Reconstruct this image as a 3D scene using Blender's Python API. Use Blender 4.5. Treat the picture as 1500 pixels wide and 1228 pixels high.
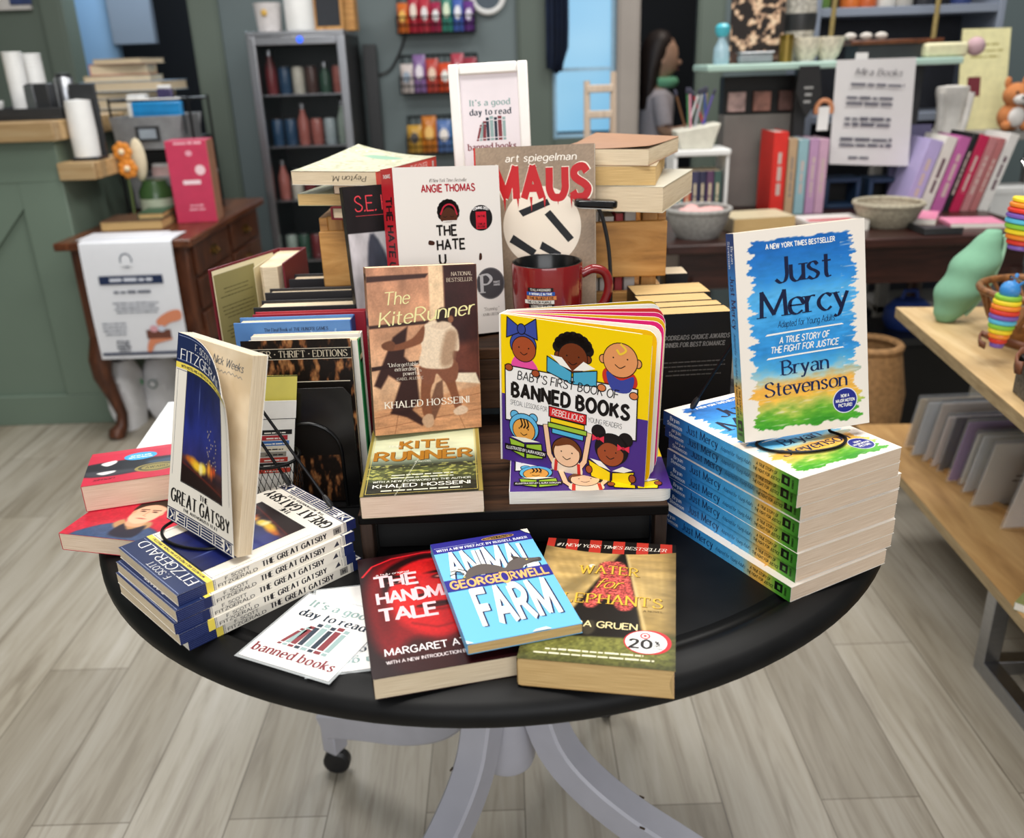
import bpy, math, random
import numpy as np
from mathutils import Matrix, Vector, Euler

for o in list(bpy.data.objects):
    bpy.data.objects.remove(o)
C = bpy.context.scene.collection
sc = bpy.context.scene
random.seed(7)
PI = math.pi

# ------------------------------------------------------------------ camera
FPX, PITCH, ROLL, CAMZ = 1290.0, 0.385, -0.0333, 1.263
cam = bpy.data.cameras.new('camera')
camo = bpy.data.objects.new('camera', cam)
C.objects.link(camo)
cr, sr = math.cos(ROLL), math.sin(ROLL)
_r = Vector((1, 0, 0)); _f = Vector((0, math.cos(PITCH), -math.sin(PITCH))); _u = Vector((0, math.sin(PITCH), math.cos(PITCH)))
_cx = cr * _r + sr * _u
_cy = -sr * _r + cr * _u
camo.matrix_world = Matrix(((_cx.x, _cy.x, -_f.x, 0), (_cx.y, _cy.y, -_f.y, 0), (_cx.z, _cy.z, -_f.z, CAMZ), (0, 0, 0, 1)))
cam.sensor_width = 36.0
cam.sensor_fit = 'HORIZONTAL'
cam.lens = FPX / 1500 * 36.0
cam.clip_start = 0.05
cam.dof.use_dof = True
cam.dof.focus_distance = 0.98
cam.dof.aperture_fstop = 4.7
sc.camera = camo

# ------------------------------------------------------------------ world, lamps, exposure
w = bpy.data.worlds.new('world'); sc.world = w; w.use_nodes = True
w.node_tree.nodes['Background'].inputs[0].default_value = (1.0, 0.985, 0.96, 1)
w.node_tree.nodes['Background'].inputs[1].default_value = 0.27
sc.view_settings.view_transform = 'Standard'
sc.view_settings.look = 'None'
sc.view_settings.gamma = 1.0
sc.view_settings.use_curve_mapping = False
sc.view_settings.exposure = 0.0

def area(name, loc, size, power, col=(1, 1, 1), aim=None):
    l = bpy.data.lights.new(name, 'AREA'); l.shape = 'RECTANGLE'
    l.size, l.size_y = size; l.energy = power; l.color = col
    o = bpy.data.objects.new(name, l); C.objects.link(o); o.location = loc
    if aim is not None:
        d = Vector(aim) - Vector(loc)
        o.rotation_euler = d.to_track_quat('-Z', 'Y').to_euler()
    return o
area('ceiling_panel_light', (-0.5, 0.5, 2.8), (1.2, 0.6), 36, (1, 0.97, 0.92))
area('ceiling_panel_light', (0.9, 1.3, 2.8), (1.2, 0.6), 34, (1, 0.97, 0.92))
area('ceiling_panel_light', (-1.0, 2.6, 2.8), (1.2, 0.6), 32, (1, 0.98, 0.95))
area('ceiling_panel_light', (1.3, 3.2, 2.8), (1.2, 0.6), 32, (1, 0.98, 0.95))
area('front_area_light', (0.3, -2.2, 2.0), (3.0, 1.8), 62, (0.97, 0.98, 1.0), aim=(0.0, 1.2, 0.8))  # large soft area light behind the camera, aimed at the table
area('back_room_light', (-1.75, 4.95, 2.5), (0.5, 0.5), 26, (0.8, 0.9, 1.0))
area('doorway_room_light', (1.35, 5.1, 2.5), (0.4, 0.4), 7, (1.0, 0.9, 0.8))  # unseen lamp, placed to light the child in the dark room

# ------------------------------------------------------------------ colours and materials
def lin(c):
    c = np.asarray(c, float)
    return np.where(c <= 0.04045, c / 12.92, ((c + 0.055) / 1.055) ** 2.4)
def H(h):
    return np.array([int(h[i:i + 2], 16) / 255 for i in (0, 2, 4)])
def L4(h):
    return (*lin(H(h)), 1.0)

class NT:
    def __init__(s, name):
        s.m = bpy.data.materials.new(name); s.m.use_nodes = True
        s.t = s.m.node_tree; s.b = s.t.nodes['Principled BSDF']
    def n(s, typ, **kw):
        nd = s.t.nodes.new(typ)
        for k, v in kw.items():
            if k.startswith('i_'):
                key = k[2:]; key = int(key) if key.isdigit() else key.replace('_', ' ')
                nd.inputs[key].default_value = v
            else:
                setattr(nd, k, v)
        return nd
    def l(s, a, ao, b, bi):
        s.t.links.new(a.outputs[ao], b.inputs[bi])
    def coords(s, scale=(1, 1, 1), kind='Object', loc=(0, 0, 0), rot=(0, 0, 0)):
        tc = s.n('ShaderNodeTexCoord'); mp = s.n('ShaderNodeMapping')
        mp.inputs['Scale'].default_value = scale; mp.inputs['Location'].default_value = loc; mp.inputs['Rotation'].default_value = rot
        s.l(tc, kind, mp, 'Vector'); return mp
    def ramp(s, stops):
        r = s.n('ShaderNodeValToRGB'); e = r.color_ramp.elements
        while len(e) < len(stops): e.new(0.5)
        for i, (p, c) in enumerate(stops):
            e[i].position = p; e[i].color = L4(c) if isinstance(c, str) else c
        return r
    def bump(s, src, out, strength=0.2, dist=0.002):
        bp = s.n('ShaderNodeBump'); bp.inputs['Strength'].default_value = strength; bp.inputs['Distance'].default_value = dist
        s.l(src, out, bp, 'Height'); s.l(bp, 'Normal', s.b, 'Normal')

def M(name, col, rough=0.5, metal=0.0, var=0.08, scale=40, bump=0.0, spec=0.5, coat=0.0, alpha=1.0, trans=0.0, stretch=(1, 1, 1)):
    t = NT(name); c = lin(H(col))
    mp = t.coords(tuple(scale * q for q in stretch)); nz = t.n('ShaderNodeTexNoise', i_Scale=1.0, i_Detail=4.0)
    t.l(mp, 'Vector', nz, 'Vector')
    a = np.clip(c * (1 - var), 0, 1); b = np.clip(c * (1 + var), 0, 1)
    r = t.ramp([(0.3, (*a, 1)), (0.7, (*b, 1))]); t.l(nz, 'Fac', r, 'Fac'); t.l(r, 'Color', t.b, 'Base Color')
    t.b.inputs['Roughness'].default_value = rough; t.b.inputs['Metallic'].default_value = metal
    t.b.inputs['Specular IOR Level'].default_value = spec; t.b.inputs['Coat Weight'].default_value = coat
    t.b.inputs['Alpha'].default_value = alpha; t.b.inputs['Transmission Weight'].default_value = trans
    if bump: t.bump(nz, 'Fac', bump)
    return t.m

def printed(name, rough, coat=0.0):
    t = NT(name); a = t.n('ShaderNodeAttribute', attribute_name='Col'); t.l(a, 'Color', t.b, 'Base Color')
    mp = t.coords((60, 60, 60)); nz = t.n('ShaderNodeTexNoise', i_Scale=1.0, i_Detail=3.0); t.l(mp, 'Vector', nz, 'Vector')
    mr = t.n('ShaderNodeMapRange'); mr.inputs['To Min'].default_value = rough - 0.05; mr.inputs['To Max'].default_value = rough + 0.08
    t.l(nz, 'Fac', mr, 'Value'); t.l(mr, 'Result', t.b, 'Roughness')
    t.b.inputs['Coat Weight'].default_value = coat; t.b.inputs['Specular IOR Level'].default_value = 0.22
    return t.m
PRINT = printed('printed_gloss', 0.36)
PRINTM = printed('printed_matte', 0.6)

def pagemat(name, c1, c2, axis=2, freq=2600):
    t = NT(name)
    s = [25, 25, 25]; s[axis] = freq
    mp = t.coords(tuple(s)); nz = t.n('ShaderNodeTexNoise', i_Scale=1.0, i_Detail=2.0); t.l(mp, 'Vector', nz, 'Vector')
    r = t.ramp([(0.3, c1), (0.68, c2)]); t.l(nz, 'Fac', r, 'Fac'); t.l(r, 'Color', t.b, 'Base Color')
    t.b.inputs['Roughness'].default_value = 0.85; t.bump(nz, 'Fac', 0.25, 0.0006); return t.m
PG_CREAM = pagemat('pages_cream', 'c9b391', 'ead9bc')
PG_PINK = pagemat('pages_pale', 'cfb498', 'ecd8c2')
PG_YEL = pagemat('pages_yellowed', 'b8935a', 'dfbf86')
PG_WHITE = pagemat('pages_white', 'd4cfc4', 'f2eee6')

def woodmat(name, c1, c2, c3, axis=0, sc_=(6, 60, 60), rough=0.5, knots=False, bump=0.15, plank=None, spec=0.5):
    t = NT(name); s = [sc_[1]] * 3; s[axis] = sc_[0]
    mp = t.coords(tuple(s)); nz = t.n('ShaderNodeTexNoise', i_Scale=1.0, i_Detail=6.0, i_Roughness=0.6, i_Distortion=0.6); t.l(mp, 'Vector', nz, 'Vector')
    r = t.ramp([(0.28, c1), (0.5, c2), (0.74, c3)]); t.l(nz, 'Fac', r, 'Fac'); out = (r, 'Color')
    if knots:
        mp2 = t.coords((9, 9, 9)); vo = t.n('ShaderNodeTexVoronoi', i_Scale=1.0); t.l(mp2, 'Vector', vo, 'Vector')
        r2 = t.ramp([(0.0, '5a3418'), (0.06, 'a87a48'), (0.13, 'ffffff')]); t.l(vo, 'Distance', r2, 'Fac')
        mx = t.n('ShaderNodeMixRGB', blend_type='MULTIPLY', i_Fac=0.9); t.l(r, 'Color', mx, 'Color1'); t.l(r2, 'Color', mx, 'Color2'); out = (mx, 'Color')
    if plank:
        ax, step, dark = plank
        tc = t.n('ShaderNodeTexCoord'); sp = t.n('ShaderNodeSeparateXYZ'); t.l(tc, 'Object', sp, 'Vector')
        dv = t.n('ShaderNodeMath', operation='DIVIDE', i_1=step); t.l(sp, 'XYZ'[ax], dv, 0)
        fl = t.n('ShaderNodeMath', operation='FLOOR'); t.l(dv, 0, fl, 0)
        wn = t.n('ShaderNodeTexWhiteNoise', noise_dimensions='1D'); t.l(fl, 0, wn, 'W')
        fr = t.n('ShaderNodeMath', operation='FRACT'); t.l(dv, 0, fr, 0)
        r3 = t.ramp([(0.0, dark), (0.035, 'ffffff'), (0.965, 'ffffff'), (1.0, dark)]); t.l(fr, 0, r3, 'Fac')
        mr = t.n('ShaderNodeMapRange'); mr.inputs['To Min'].default_value = 0.6; mr.inputs['To Max'].default_value = 1.15; t.l(wn, 'Value', mr, 'Value')
        m1 = t.n('ShaderNodeMixRGB', blend_type='MULTIPLY', i_Fac=1.0); t.l(out[0], out[1], m1, 'Color1'); t.l(mr, 'Result', m1, 'Color2')
        m2 = t.n('ShaderNodeMixRGB', blend_type='MULTIPLY', i_Fac=1.0); t.l(m1, 'Color', m2, 'Color1'); t.l(r3, 'Color', m2, 'Color2'); out = (m2, 'Color')
    t.l(out[0], out[1], t.b, 'Base Color'); t.b.inputs['Roughness'].default_value = rough; t.b.inputs['Specular IOR Level'].default_value = spec
    if bump: t.bump(nz, 'Fac', bump, 0.001)
    return t.m

# ------------------------------------------------------------------ mesh builder
class MB:
    def __init__(s):
        s.v = []; s.f = []; s.m = []; s.c = []; s.mats = []; s.sm = []
    def mi(s, m):
        if m not in s.mats: s.mats.append(m)
        return s.mats.index(m)
    def add(s, vs, fs, mat, col=None, smooth=False):
        b = len(s.v); k = s.mi(mat)
        s.v.extend([tuple(map(float, q)) for q in vs])
        for i, f in enumerate(fs):
            s.f.append([b + j for j in f]); s.m.append(k); s.sm.append(smooth)
            s.c.append(col)
        return s
    def addc(s, vs, fs, mat, vcol, smooth=False):      # one colour per vertex
        b = len(s.v); k = s.mi(mat); s.v.extend([tuple(map(float, q)) for q in vs])
        for f in fs:
            s.f.append([b + j for j in f]); s.m.append(k); s.sm.append(smooth); s.c.append([vcol[j] for j in f])
    def box(s, x0, x1, y0, y1, z0, z1, mat, T=None):
        vs = [(x, y, z) for x in (x0, x1) for y in (y0, y1) for z in (z0, z1)]
        if T is not None: vs = [tuple(T @ Vector(q)) for q in vs]
        fs = [(0, 1, 3, 2), (4, 6, 7, 5), (0, 4, 5, 1), (2, 3, 7, 6), (0, 2, 6, 4), (1, 5, 7, 3)]
        return s.add(vs, fs, mat)
    def tube(s, pts, r, mat, n=10, closed=False, caps=True):
        P = [Vector(p) for p in pts]; N = len(P); rs = r if hasattr(r, '__len__') else [r] * N
        vs = []; up = None
        for i in range(N):
            a = P[i - 1] if (i > 0 or closed) else P[i]; b = P[(i + 1) % N] if (i < N - 1 or closed) else P[i]
            t = (b - a).normalized()
            if up is None:
                up = t.orthogonal().normalized()
            up = (up - t * up.dot(t)); up = up.normalized() if up.length > 1e-6 else t.orthogonal().normalized()
            sd = t.cross(up)
            for k in range(n):
                an = 2 * PI * k / n; vs.append(P[i] + (up * math.cos(an) + sd * math.sin(an)) * rs[i])
        fs = []
        for i in range(N if closed else N - 1):
            j = (i + 1) % N
            for k in range(n): fs.append((i * n + k, i * n + (k + 1) % n, j * n + (k + 1) % n, j * n + k))
        if caps and not closed: fs += [tuple(range(n))[::-1], tuple((N - 1) * n + k for k in range(n))]
        return s.add(vs, fs, mat, smooth=True)
    def lathe(s, prof, mat, n=40, c=(0, 0, 0), sx=1, sy=1, T=None, a0=0, a1=2 * PI):
        full = abs(a1 - a0 - 2 * PI) < 1e-6; m = n if full else n + 1
        vs = []
        for r, z in prof:
            for k in range(m):
                a = a0 + (a1 - a0) * k / n
                q = Vector((c[0] + r * sx * math.cos(a), c[1] + r * sy * math.sin(a), c[2] + z)); vs.append(T @ q if T is not None else q)
        fs = []
        for i in range(len(prof) - 1):
            for k in range(n):
                k2 = (k + 1) % m
                fs.append((i * m + k, i * m + k2, (i + 1) * m + k2, (i + 1) * m + k))
        return s.add(vs, fs, mat, smooth=True)
    def prism(s, poly, h0, h1, mat, ax='z', T=None):
        n = len(poly)
        def q(a, b, h): return {'z': (a, b, h), 'y': (a, h, b), 'x': (h, a, b)}[ax]
        vs = [q(a, b, h0) for a, b in poly] + [q(a, b, h1) for a, b in poly]
        if T is not None: vs = [tuple(T @ Vector(p)) for p in vs]
        fs = [tuple(range(n))[::-1], tuple(range(n, 2 * n))] + [(i, (i + 1) % n, n + (i + 1) % n, n + i) for i in range(n)]
        return s.add(vs, fs, mat)
    def ball(s, c, r, mat, n=20, sx=1, sy=1, sz=1, T=None):
        k = n // 2
        prof = [(max(r * math.sin(PI * i / k), 1e-5), -r * math.cos(PI * i / k) * sz) for i in range(k + 1)]
        return s.lathe(prof, mat, n, c, sx, sy, T)
    def mesh(s, name, sharp=35):
        me = bpy.data.meshes.new(name); me.from_pydata(s.v, [], s.f)
        for m in s.mats: me.materials.append(m)
        me.polygons.foreach_set('material_index', s.m)
        me.polygons.foreach_set('use_smooth', [True] * len(s.f))
        if any(c is not None for c in s.c):
            ca = me.color_attributes.new('Col', 'FLOAT_COLOR', 'CORNER'); out = []
            for f, c in zip(s.f, s.c):
                if c is None: out.extend((0.5, 0.5, 0.5, 1.0) * len(f))
                elif isinstance(c, list):
                    for q in c: out.extend((q[0], q[1], q[2], 1.0))
                else: out.extend((c[0], c[1], c[2], 1.0) * len(f))
            ca.data.foreach_set('color', np.array(out, np.float32))
        me.update()
        me.set_sharp_from_angle(angle=math.radians(sharp))
        return me
    def build(s, name, parent=None, bevel=0.0, sub=0, sharp=35, solid=0.0):
        o = bpy.data.objects.new(name, s.mesh(name, sharp)); C.objects.link(o)
        if parent is not None: o.parent = parent
        if bevel:
            md = o.modifiers.new('bevel', 'BEVEL'); md.width = bevel; md.segments = 2; md.limit_method = 'ANGLE'; md.angle_limit = math.radians(40)
        if sub:
            md = o.modifiers.new('sub', 'SUBSURF'); md.levels = sub; md.render_levels = sub
        return o

def tag(o, label=None, cat=None, group=None, kind=None):
    if label: o['label'] = label
    if cat: o['category'] = cat
    if group: o['group'] = group
    if kind: o['kind'] = kind
    return o
def thing(name, label, cat, loc=(0, 0, 0), rot=(0, 0, 0), group=None):
    o = bpy.data.objects.new(name, None); C.objects.link(o); o.empty_display_size = 0.05
    o.location = loc; o.rotation_euler = rot
    return tag(o, label, cat, group)
def solo(name, mb, label, cat, group=None, **kw):
    return tag(mb.build(name, None, **kw), label, cat, group)
def struct(name, mb, **kw):
    return tag(mb.build(name, None, **kw), kind='structure')
def copy_tree(o, parent=None):
    c = o.copy(); C.objects.link(c)
    if parent is not None: c.parent = parent
    for ch in o.children: copy_tree(ch, c)
    return c
def at(px, py, Y):            # the point of the room, on the plane y = Y, that a photo pixel shows
    x, y = px - 750, py - 614; c, s_ = math.cos(-ROLL), math.sin(-ROLL)
    a, b = (x * c - y * s_) / FPX, (x * s_ + y * c) / FPX
    d = Vector((a, math.cos(PITCH) - b * math.sin(PITCH), -math.sin(PITCH) - b * math.cos(PITCH)))
    d *= Y / d.y; return Vector((d.x, d.y, d.z + CAMZ))

# ------------------------------------------------------------------ lettering (stroke glyphs) and print canvases
GL = {}
def _g(txt):
    for ln in txt.strip().split('\n'):
        ch, wd, st = ln.split(' ', 2)
        S = []
        for q in st.split(';'):
            S.append((q[0], [tuple(float(v) / 100 for v in p.split(',')) for p in q[1:].split()]))
        GL[ch] = (float(wd) / 100, S)
_g('''A 70 l0,0 35,100 70,0;l13,34 57,34
B 58 l0,0 0,100;c0,100 30,99 50,77 30,53 0,53;c0,53 36,52 58,27 36,1 0,0
C 68 c68,80 52,98 32,100 8,82 0,50 8,18 32,0 52,2 68,20
D 66 l0,0 0,100;c0,100 32,98 58,82 66,50 58,18 32,2 0,0
E 52 l52,100 0,100 0,0 52,0;l0,52 44,52
F 50 l50,100 0,100 0,0;l0,50 42,50
G 68 c66,82 52,98 32,100 8,82 0,50 8,18 32,0 52,3 66,18;l66,12 66,46 42,46
H 62 l0,0 0,100;l62,0 62,100;l0,52 62,52
I 4 l2,0 2,100
J 40 c40,100 40,60 40,28 32,5 16,0 0,14
K 60 l0,0 0,100;l56,100 0,40;l20,60 60,0
L 50 l0,100 0,0 50,0
M 84 l0,0 4,100 42,12 80,100 84,0
N 64 l0,0 0,100 64,0 64,100
O 74 o37,100 10,84 0,50 10,16 37,0 64,16 74,50 64,84
P 55 l0,0 0,100;c0,100 34,99 55,74 34,48 0,47
Q 74 o37,100 10,84 0,50 10,16 37,0 64,16 74,50 64,84;l46,24 76,-10
R 60 l0,0 0,100;c0,100 34,99 55,75 34,51 0,50;l26,50 60,0
S 58 c54,82 42,98 26,100 8,90 6,70 24,55 44,44 58,27 48,6 28,0 10,4 0,20
T 64 l0,100 64,100;l32,100 32,0
U 60 c0,100 0,60 0,30 12,5 30,0 48,5 60,30 60,60 60,100
V 68 l0,100 34,0 68,100
W 96 l0,100 24,0 48,96 72,0 96,100
X 62 l0,0 62,100;l0,100 62,0
Y 62 l0,100 31,46 62,100;l31,46 31,0
Z 58 l2,100 58,100 0,0 60,0
a 46 c4,54 18,66 36,60 42,44 42,20 44,0;c42,40 22,38 4,30 2,12 14,0 30,5 42,20
b 48 l0,0 0,100;o24,66 6,56 0,33 6,9 24,0 42,9 48,33 42,56
c 42 c42,54 28,66 14,62 0,44 0,22 14,3 28,0 42,12
d 48 l48,0 48,100;o24,66 6,56 0,33 6,9 24,0 42,9 48,33 42,56
e 46 c0,36 24,36 46,37 40,58 24,66 6,56 0,33 6,9 24,0 44,12
f 32 c34,94 24,100 14,92 12,74 12,40 12,0;l0,63 28,63
g 48 o24,66 6,56 0,33 6,11 24,2 42,11 48,33 42,56;c48,66 48,30 48,-8 36,-28 20,-30 4,-22
h 44 l0,0 0,100;c0,42 10,62 26,66 40,56 44,36 44,0
i 4 l2,0 2,64;l2,82 2,90
j 14 c12,64 12,30 12,-10 6,-26 -6,-26;l12,82 12,90
k 42 l0,0 0,100;l40,66 0,26;l14,38 42,0
l 4 l2,0 2,100
m 76 l0,0 0,66;c0,44 8,62 22,66 34,58 38,40 38,0;c38,44 46,62 60,66 72,58 76,40 76,0
n 44 l0,0 0,66;c0,42 10,62 26,66 40,56 44,36 44,0
o 50 o25,66 6,56 0,33 6,10 25,0 44,10 50,33 44,56
p 48 l0,-30 0,66;o24,66 6,56 0,33 6,9 24,0 42,9 48,33 42,56
q 48 l48,-30 48,66;o24,66 6,56 0,33 6,9 24,0 42,9 48,33 42,56
r 30 l0,0 0,66;c0,40 8,58 18,65 30,64
s 40 c36,54 26,66 12,64 4,52 12,40 28,30 38,18 30,3 16,0 2,10
t 30 c12,90 12,50 12,16 18,2 30,4;l0,65 28,65
u 44 c0,66 0,40 2,14 14,0 28,3 44,24;l44,66 44,0
v 44 l0,66 22,0 44,66
w 66 l0,66 17,0 33,62 49,0 66,66
x 42 l0,0 42,66;l0,66 42,0
y 44 l0,66 23,2;c44,66 30,26 16,-18 6,-30 -4,-24
z 40 l0,65 40,65 0,0 42,0
0 56 o28,100 6,82 0,50 6,18 28,0 50,18 56,50 50,82
1 22 l0,80 20,100 20,0
2 54 c2,76 10,96 28,100 46,92 48,70 34,44 0,2;l0,0 54,0
9 52 o26,100 6,90 2,70 10,50 28,44 46,54 50,74 42,92;c50,74 46,30 22,0
% 80 o16,100 4,92 2,76 8,60 20,58 30,70 30,88;o62,42 50,34 48,18 54,2 66,0 76,12 76,30;l68,100 12,0
# 66 l18,0 32,100;l42,0 56,100;l4,34 62,34;l8,68 66,68
. 8 l2,0 8,4
, 8 c6,8 8,-2 2,-14
! 6 l3,30 3,100;l3,0 3,8
' 6 l4,100 2,74
" 18 l4,100 2,76;l16,100 14,76
- 34 l0,44 34,44
+ 10 o5,44 0,49 5,54 10,49
: 6 l3,8 3,14;l3,50 3,56''')
STY = {
 'sans': (.13, .13, 0, 0, 0), 'light': (.08, .08, 0, 0, 0), 'bold': (.21, .21, 0, 0, 0), 'black': (.28, .26, 0, 0, 0),
 'hand': (.125, .11, 0, .12, 0), 'script': (.085, .06, 0, .38, 0), 'pen': (.10, .07, 0, .2, 0),
 'serif': (.14, .045, .10, 0, .22), 'serifb': (.19, .065, .10, 0, .22), 'serifi': (.12, .05, .08, .25, .22), 'seriff': (.10, .05, .08, 0, .22),
 'deco': (.27, .07, 0, 0, 0), 'decol': (.10, .06, 0, 0, 0), 'curly': (.21, .07, .07, 0, .3), 'itbold': (.17, .16, 0, .22, 0), 'slab': (.17, .14, .14, .15, 0)}
def _catmull(P, closed, k=5):
    P = [np.array(p) for p in P]; n = len(P); out = []
    rng = range(n) if closed else range(n - 1)
    for i in rng:
        if closed: a, b, c, d = P[i - 1], P[i], P[(i + 1) % n], P[(i + 2) % n]
        else:
            b, c = P[i], P[i + 1]; a = P[i - 1] if i else 2 * b - c; d = P[i + 2] if i + 2 < n else 2 * c - b
        for j in range(k):
            t = j / k
            out.append(.5 * ((2 * b) + (-a + c) * t + (2 * a - 5 * b + 4 * c - d) * t * t + (-a + 3 * b - 3 * c + d) * t ** 3))
    out.append(out[0] if closed else P[-1])
    return out
def glyph_quads(ch, sty):
    thick, thin, srf, slant, pen = STY[sty]
    wd, S = GL[ch]; Q = []; lay = 0
    def wdt(d):
        a = abs(math.sin(math.atan2(d[1], d[0]) - pen)); return thin + (thick - thin) * a ** 1.2
    if len(ch) == 1 and thick > .16 and ch in '.,!i:j': thin = max(thin, thick * .8)
    for kind, pts in S:
        if kind == 'l':
            for i in range(len(pts) - 1):
                a, b = np.array(pts[i]), np.array(pts[i + 1]); d = b - a; Ln = np.hypot(*d); d = d / max(Ln, 1e-6); w_ = wdt(d) / 2
                nn = np.array([-d[1], d[0]]) * w_
                ea = w_ * .6 if (i > 0 or abs(d[1]) < .3) else 0; eb = w_ * .6 if (i < len(pts) - 2 or abs(d[1]) < .3) else 0
                if Ln < .1: ea = eb = w_ * .8
                a2, b2 = a - d * ea, b + d * eb
                lay += 1; Q.append([a2 - nn, b2 - nn, b2 + nn, a2 + nn, lay])
                if srf and abs(d[1]) > .5:
                    for e, first in ((a, i == 0), (b, i == len(pts) - 2)):
                        if first and min(abs(e[1] - y) for y in (0, 1, .66, -.3)) < .02:
                            up = 1 if e[1] < .3 else -1; h = thin * .9
                            lay += 1; Q.append([e + (-srf - w_, 0), e + (srf + w_, 0), e + (srf + w_, up * h), e + (-srf - w_, up * h), lay])
                if srf and abs(d[1]) < .2 and Ln > .3:
                    for e, first in ((a, i == 0), (b, i == len(pts) - 2)):
                        if first and abs(e[1] - .52) > .1:
                            up = -1 if e[1] > .5 else 1
                            lay += 1; Q.append([e + (-thin / 2, 0), e + (thin / 2, 0), e + (thin / 2, up * .2), e + (-thin / 2, up * .2), lay])
        else:
            cl = kind == 'o'; P = _catmull(pts, cl); n = len(P); Lf = []; Rt = []
            for i in range(n):
                if cl: d = P[(i + 1) % (n - 1)] - P[i - 1 if i else n - 2]
                else: d = P[min(i + 1, n - 1)] - P[max(i - 1, 0)]
                d = d / max(np.hypot(*d), 1e-6); nn = np.array([-d[1], d[0]]) * wdt(d) / 2
                Lf.append(P[i] + nn); Rt.append(P[i] - nn)
            lay += 1
            for i in range(n - 1): Q.append([Rt[i], Rt[i + 1], Lf[i + 1], Lf[i], lay])
    Q = [[np.array([p[0] + slant * p[1], p[1]]) for p in q[:4]] + [q[4]] for q in Q]
    return Q, wd
_gc = {}
def gq(ch, sty):
    if (ch, sty) not in _gc: _gc[(ch, sty)] = glyph_quads(ch, sty)
    return _gc[(ch, sty)]

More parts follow.
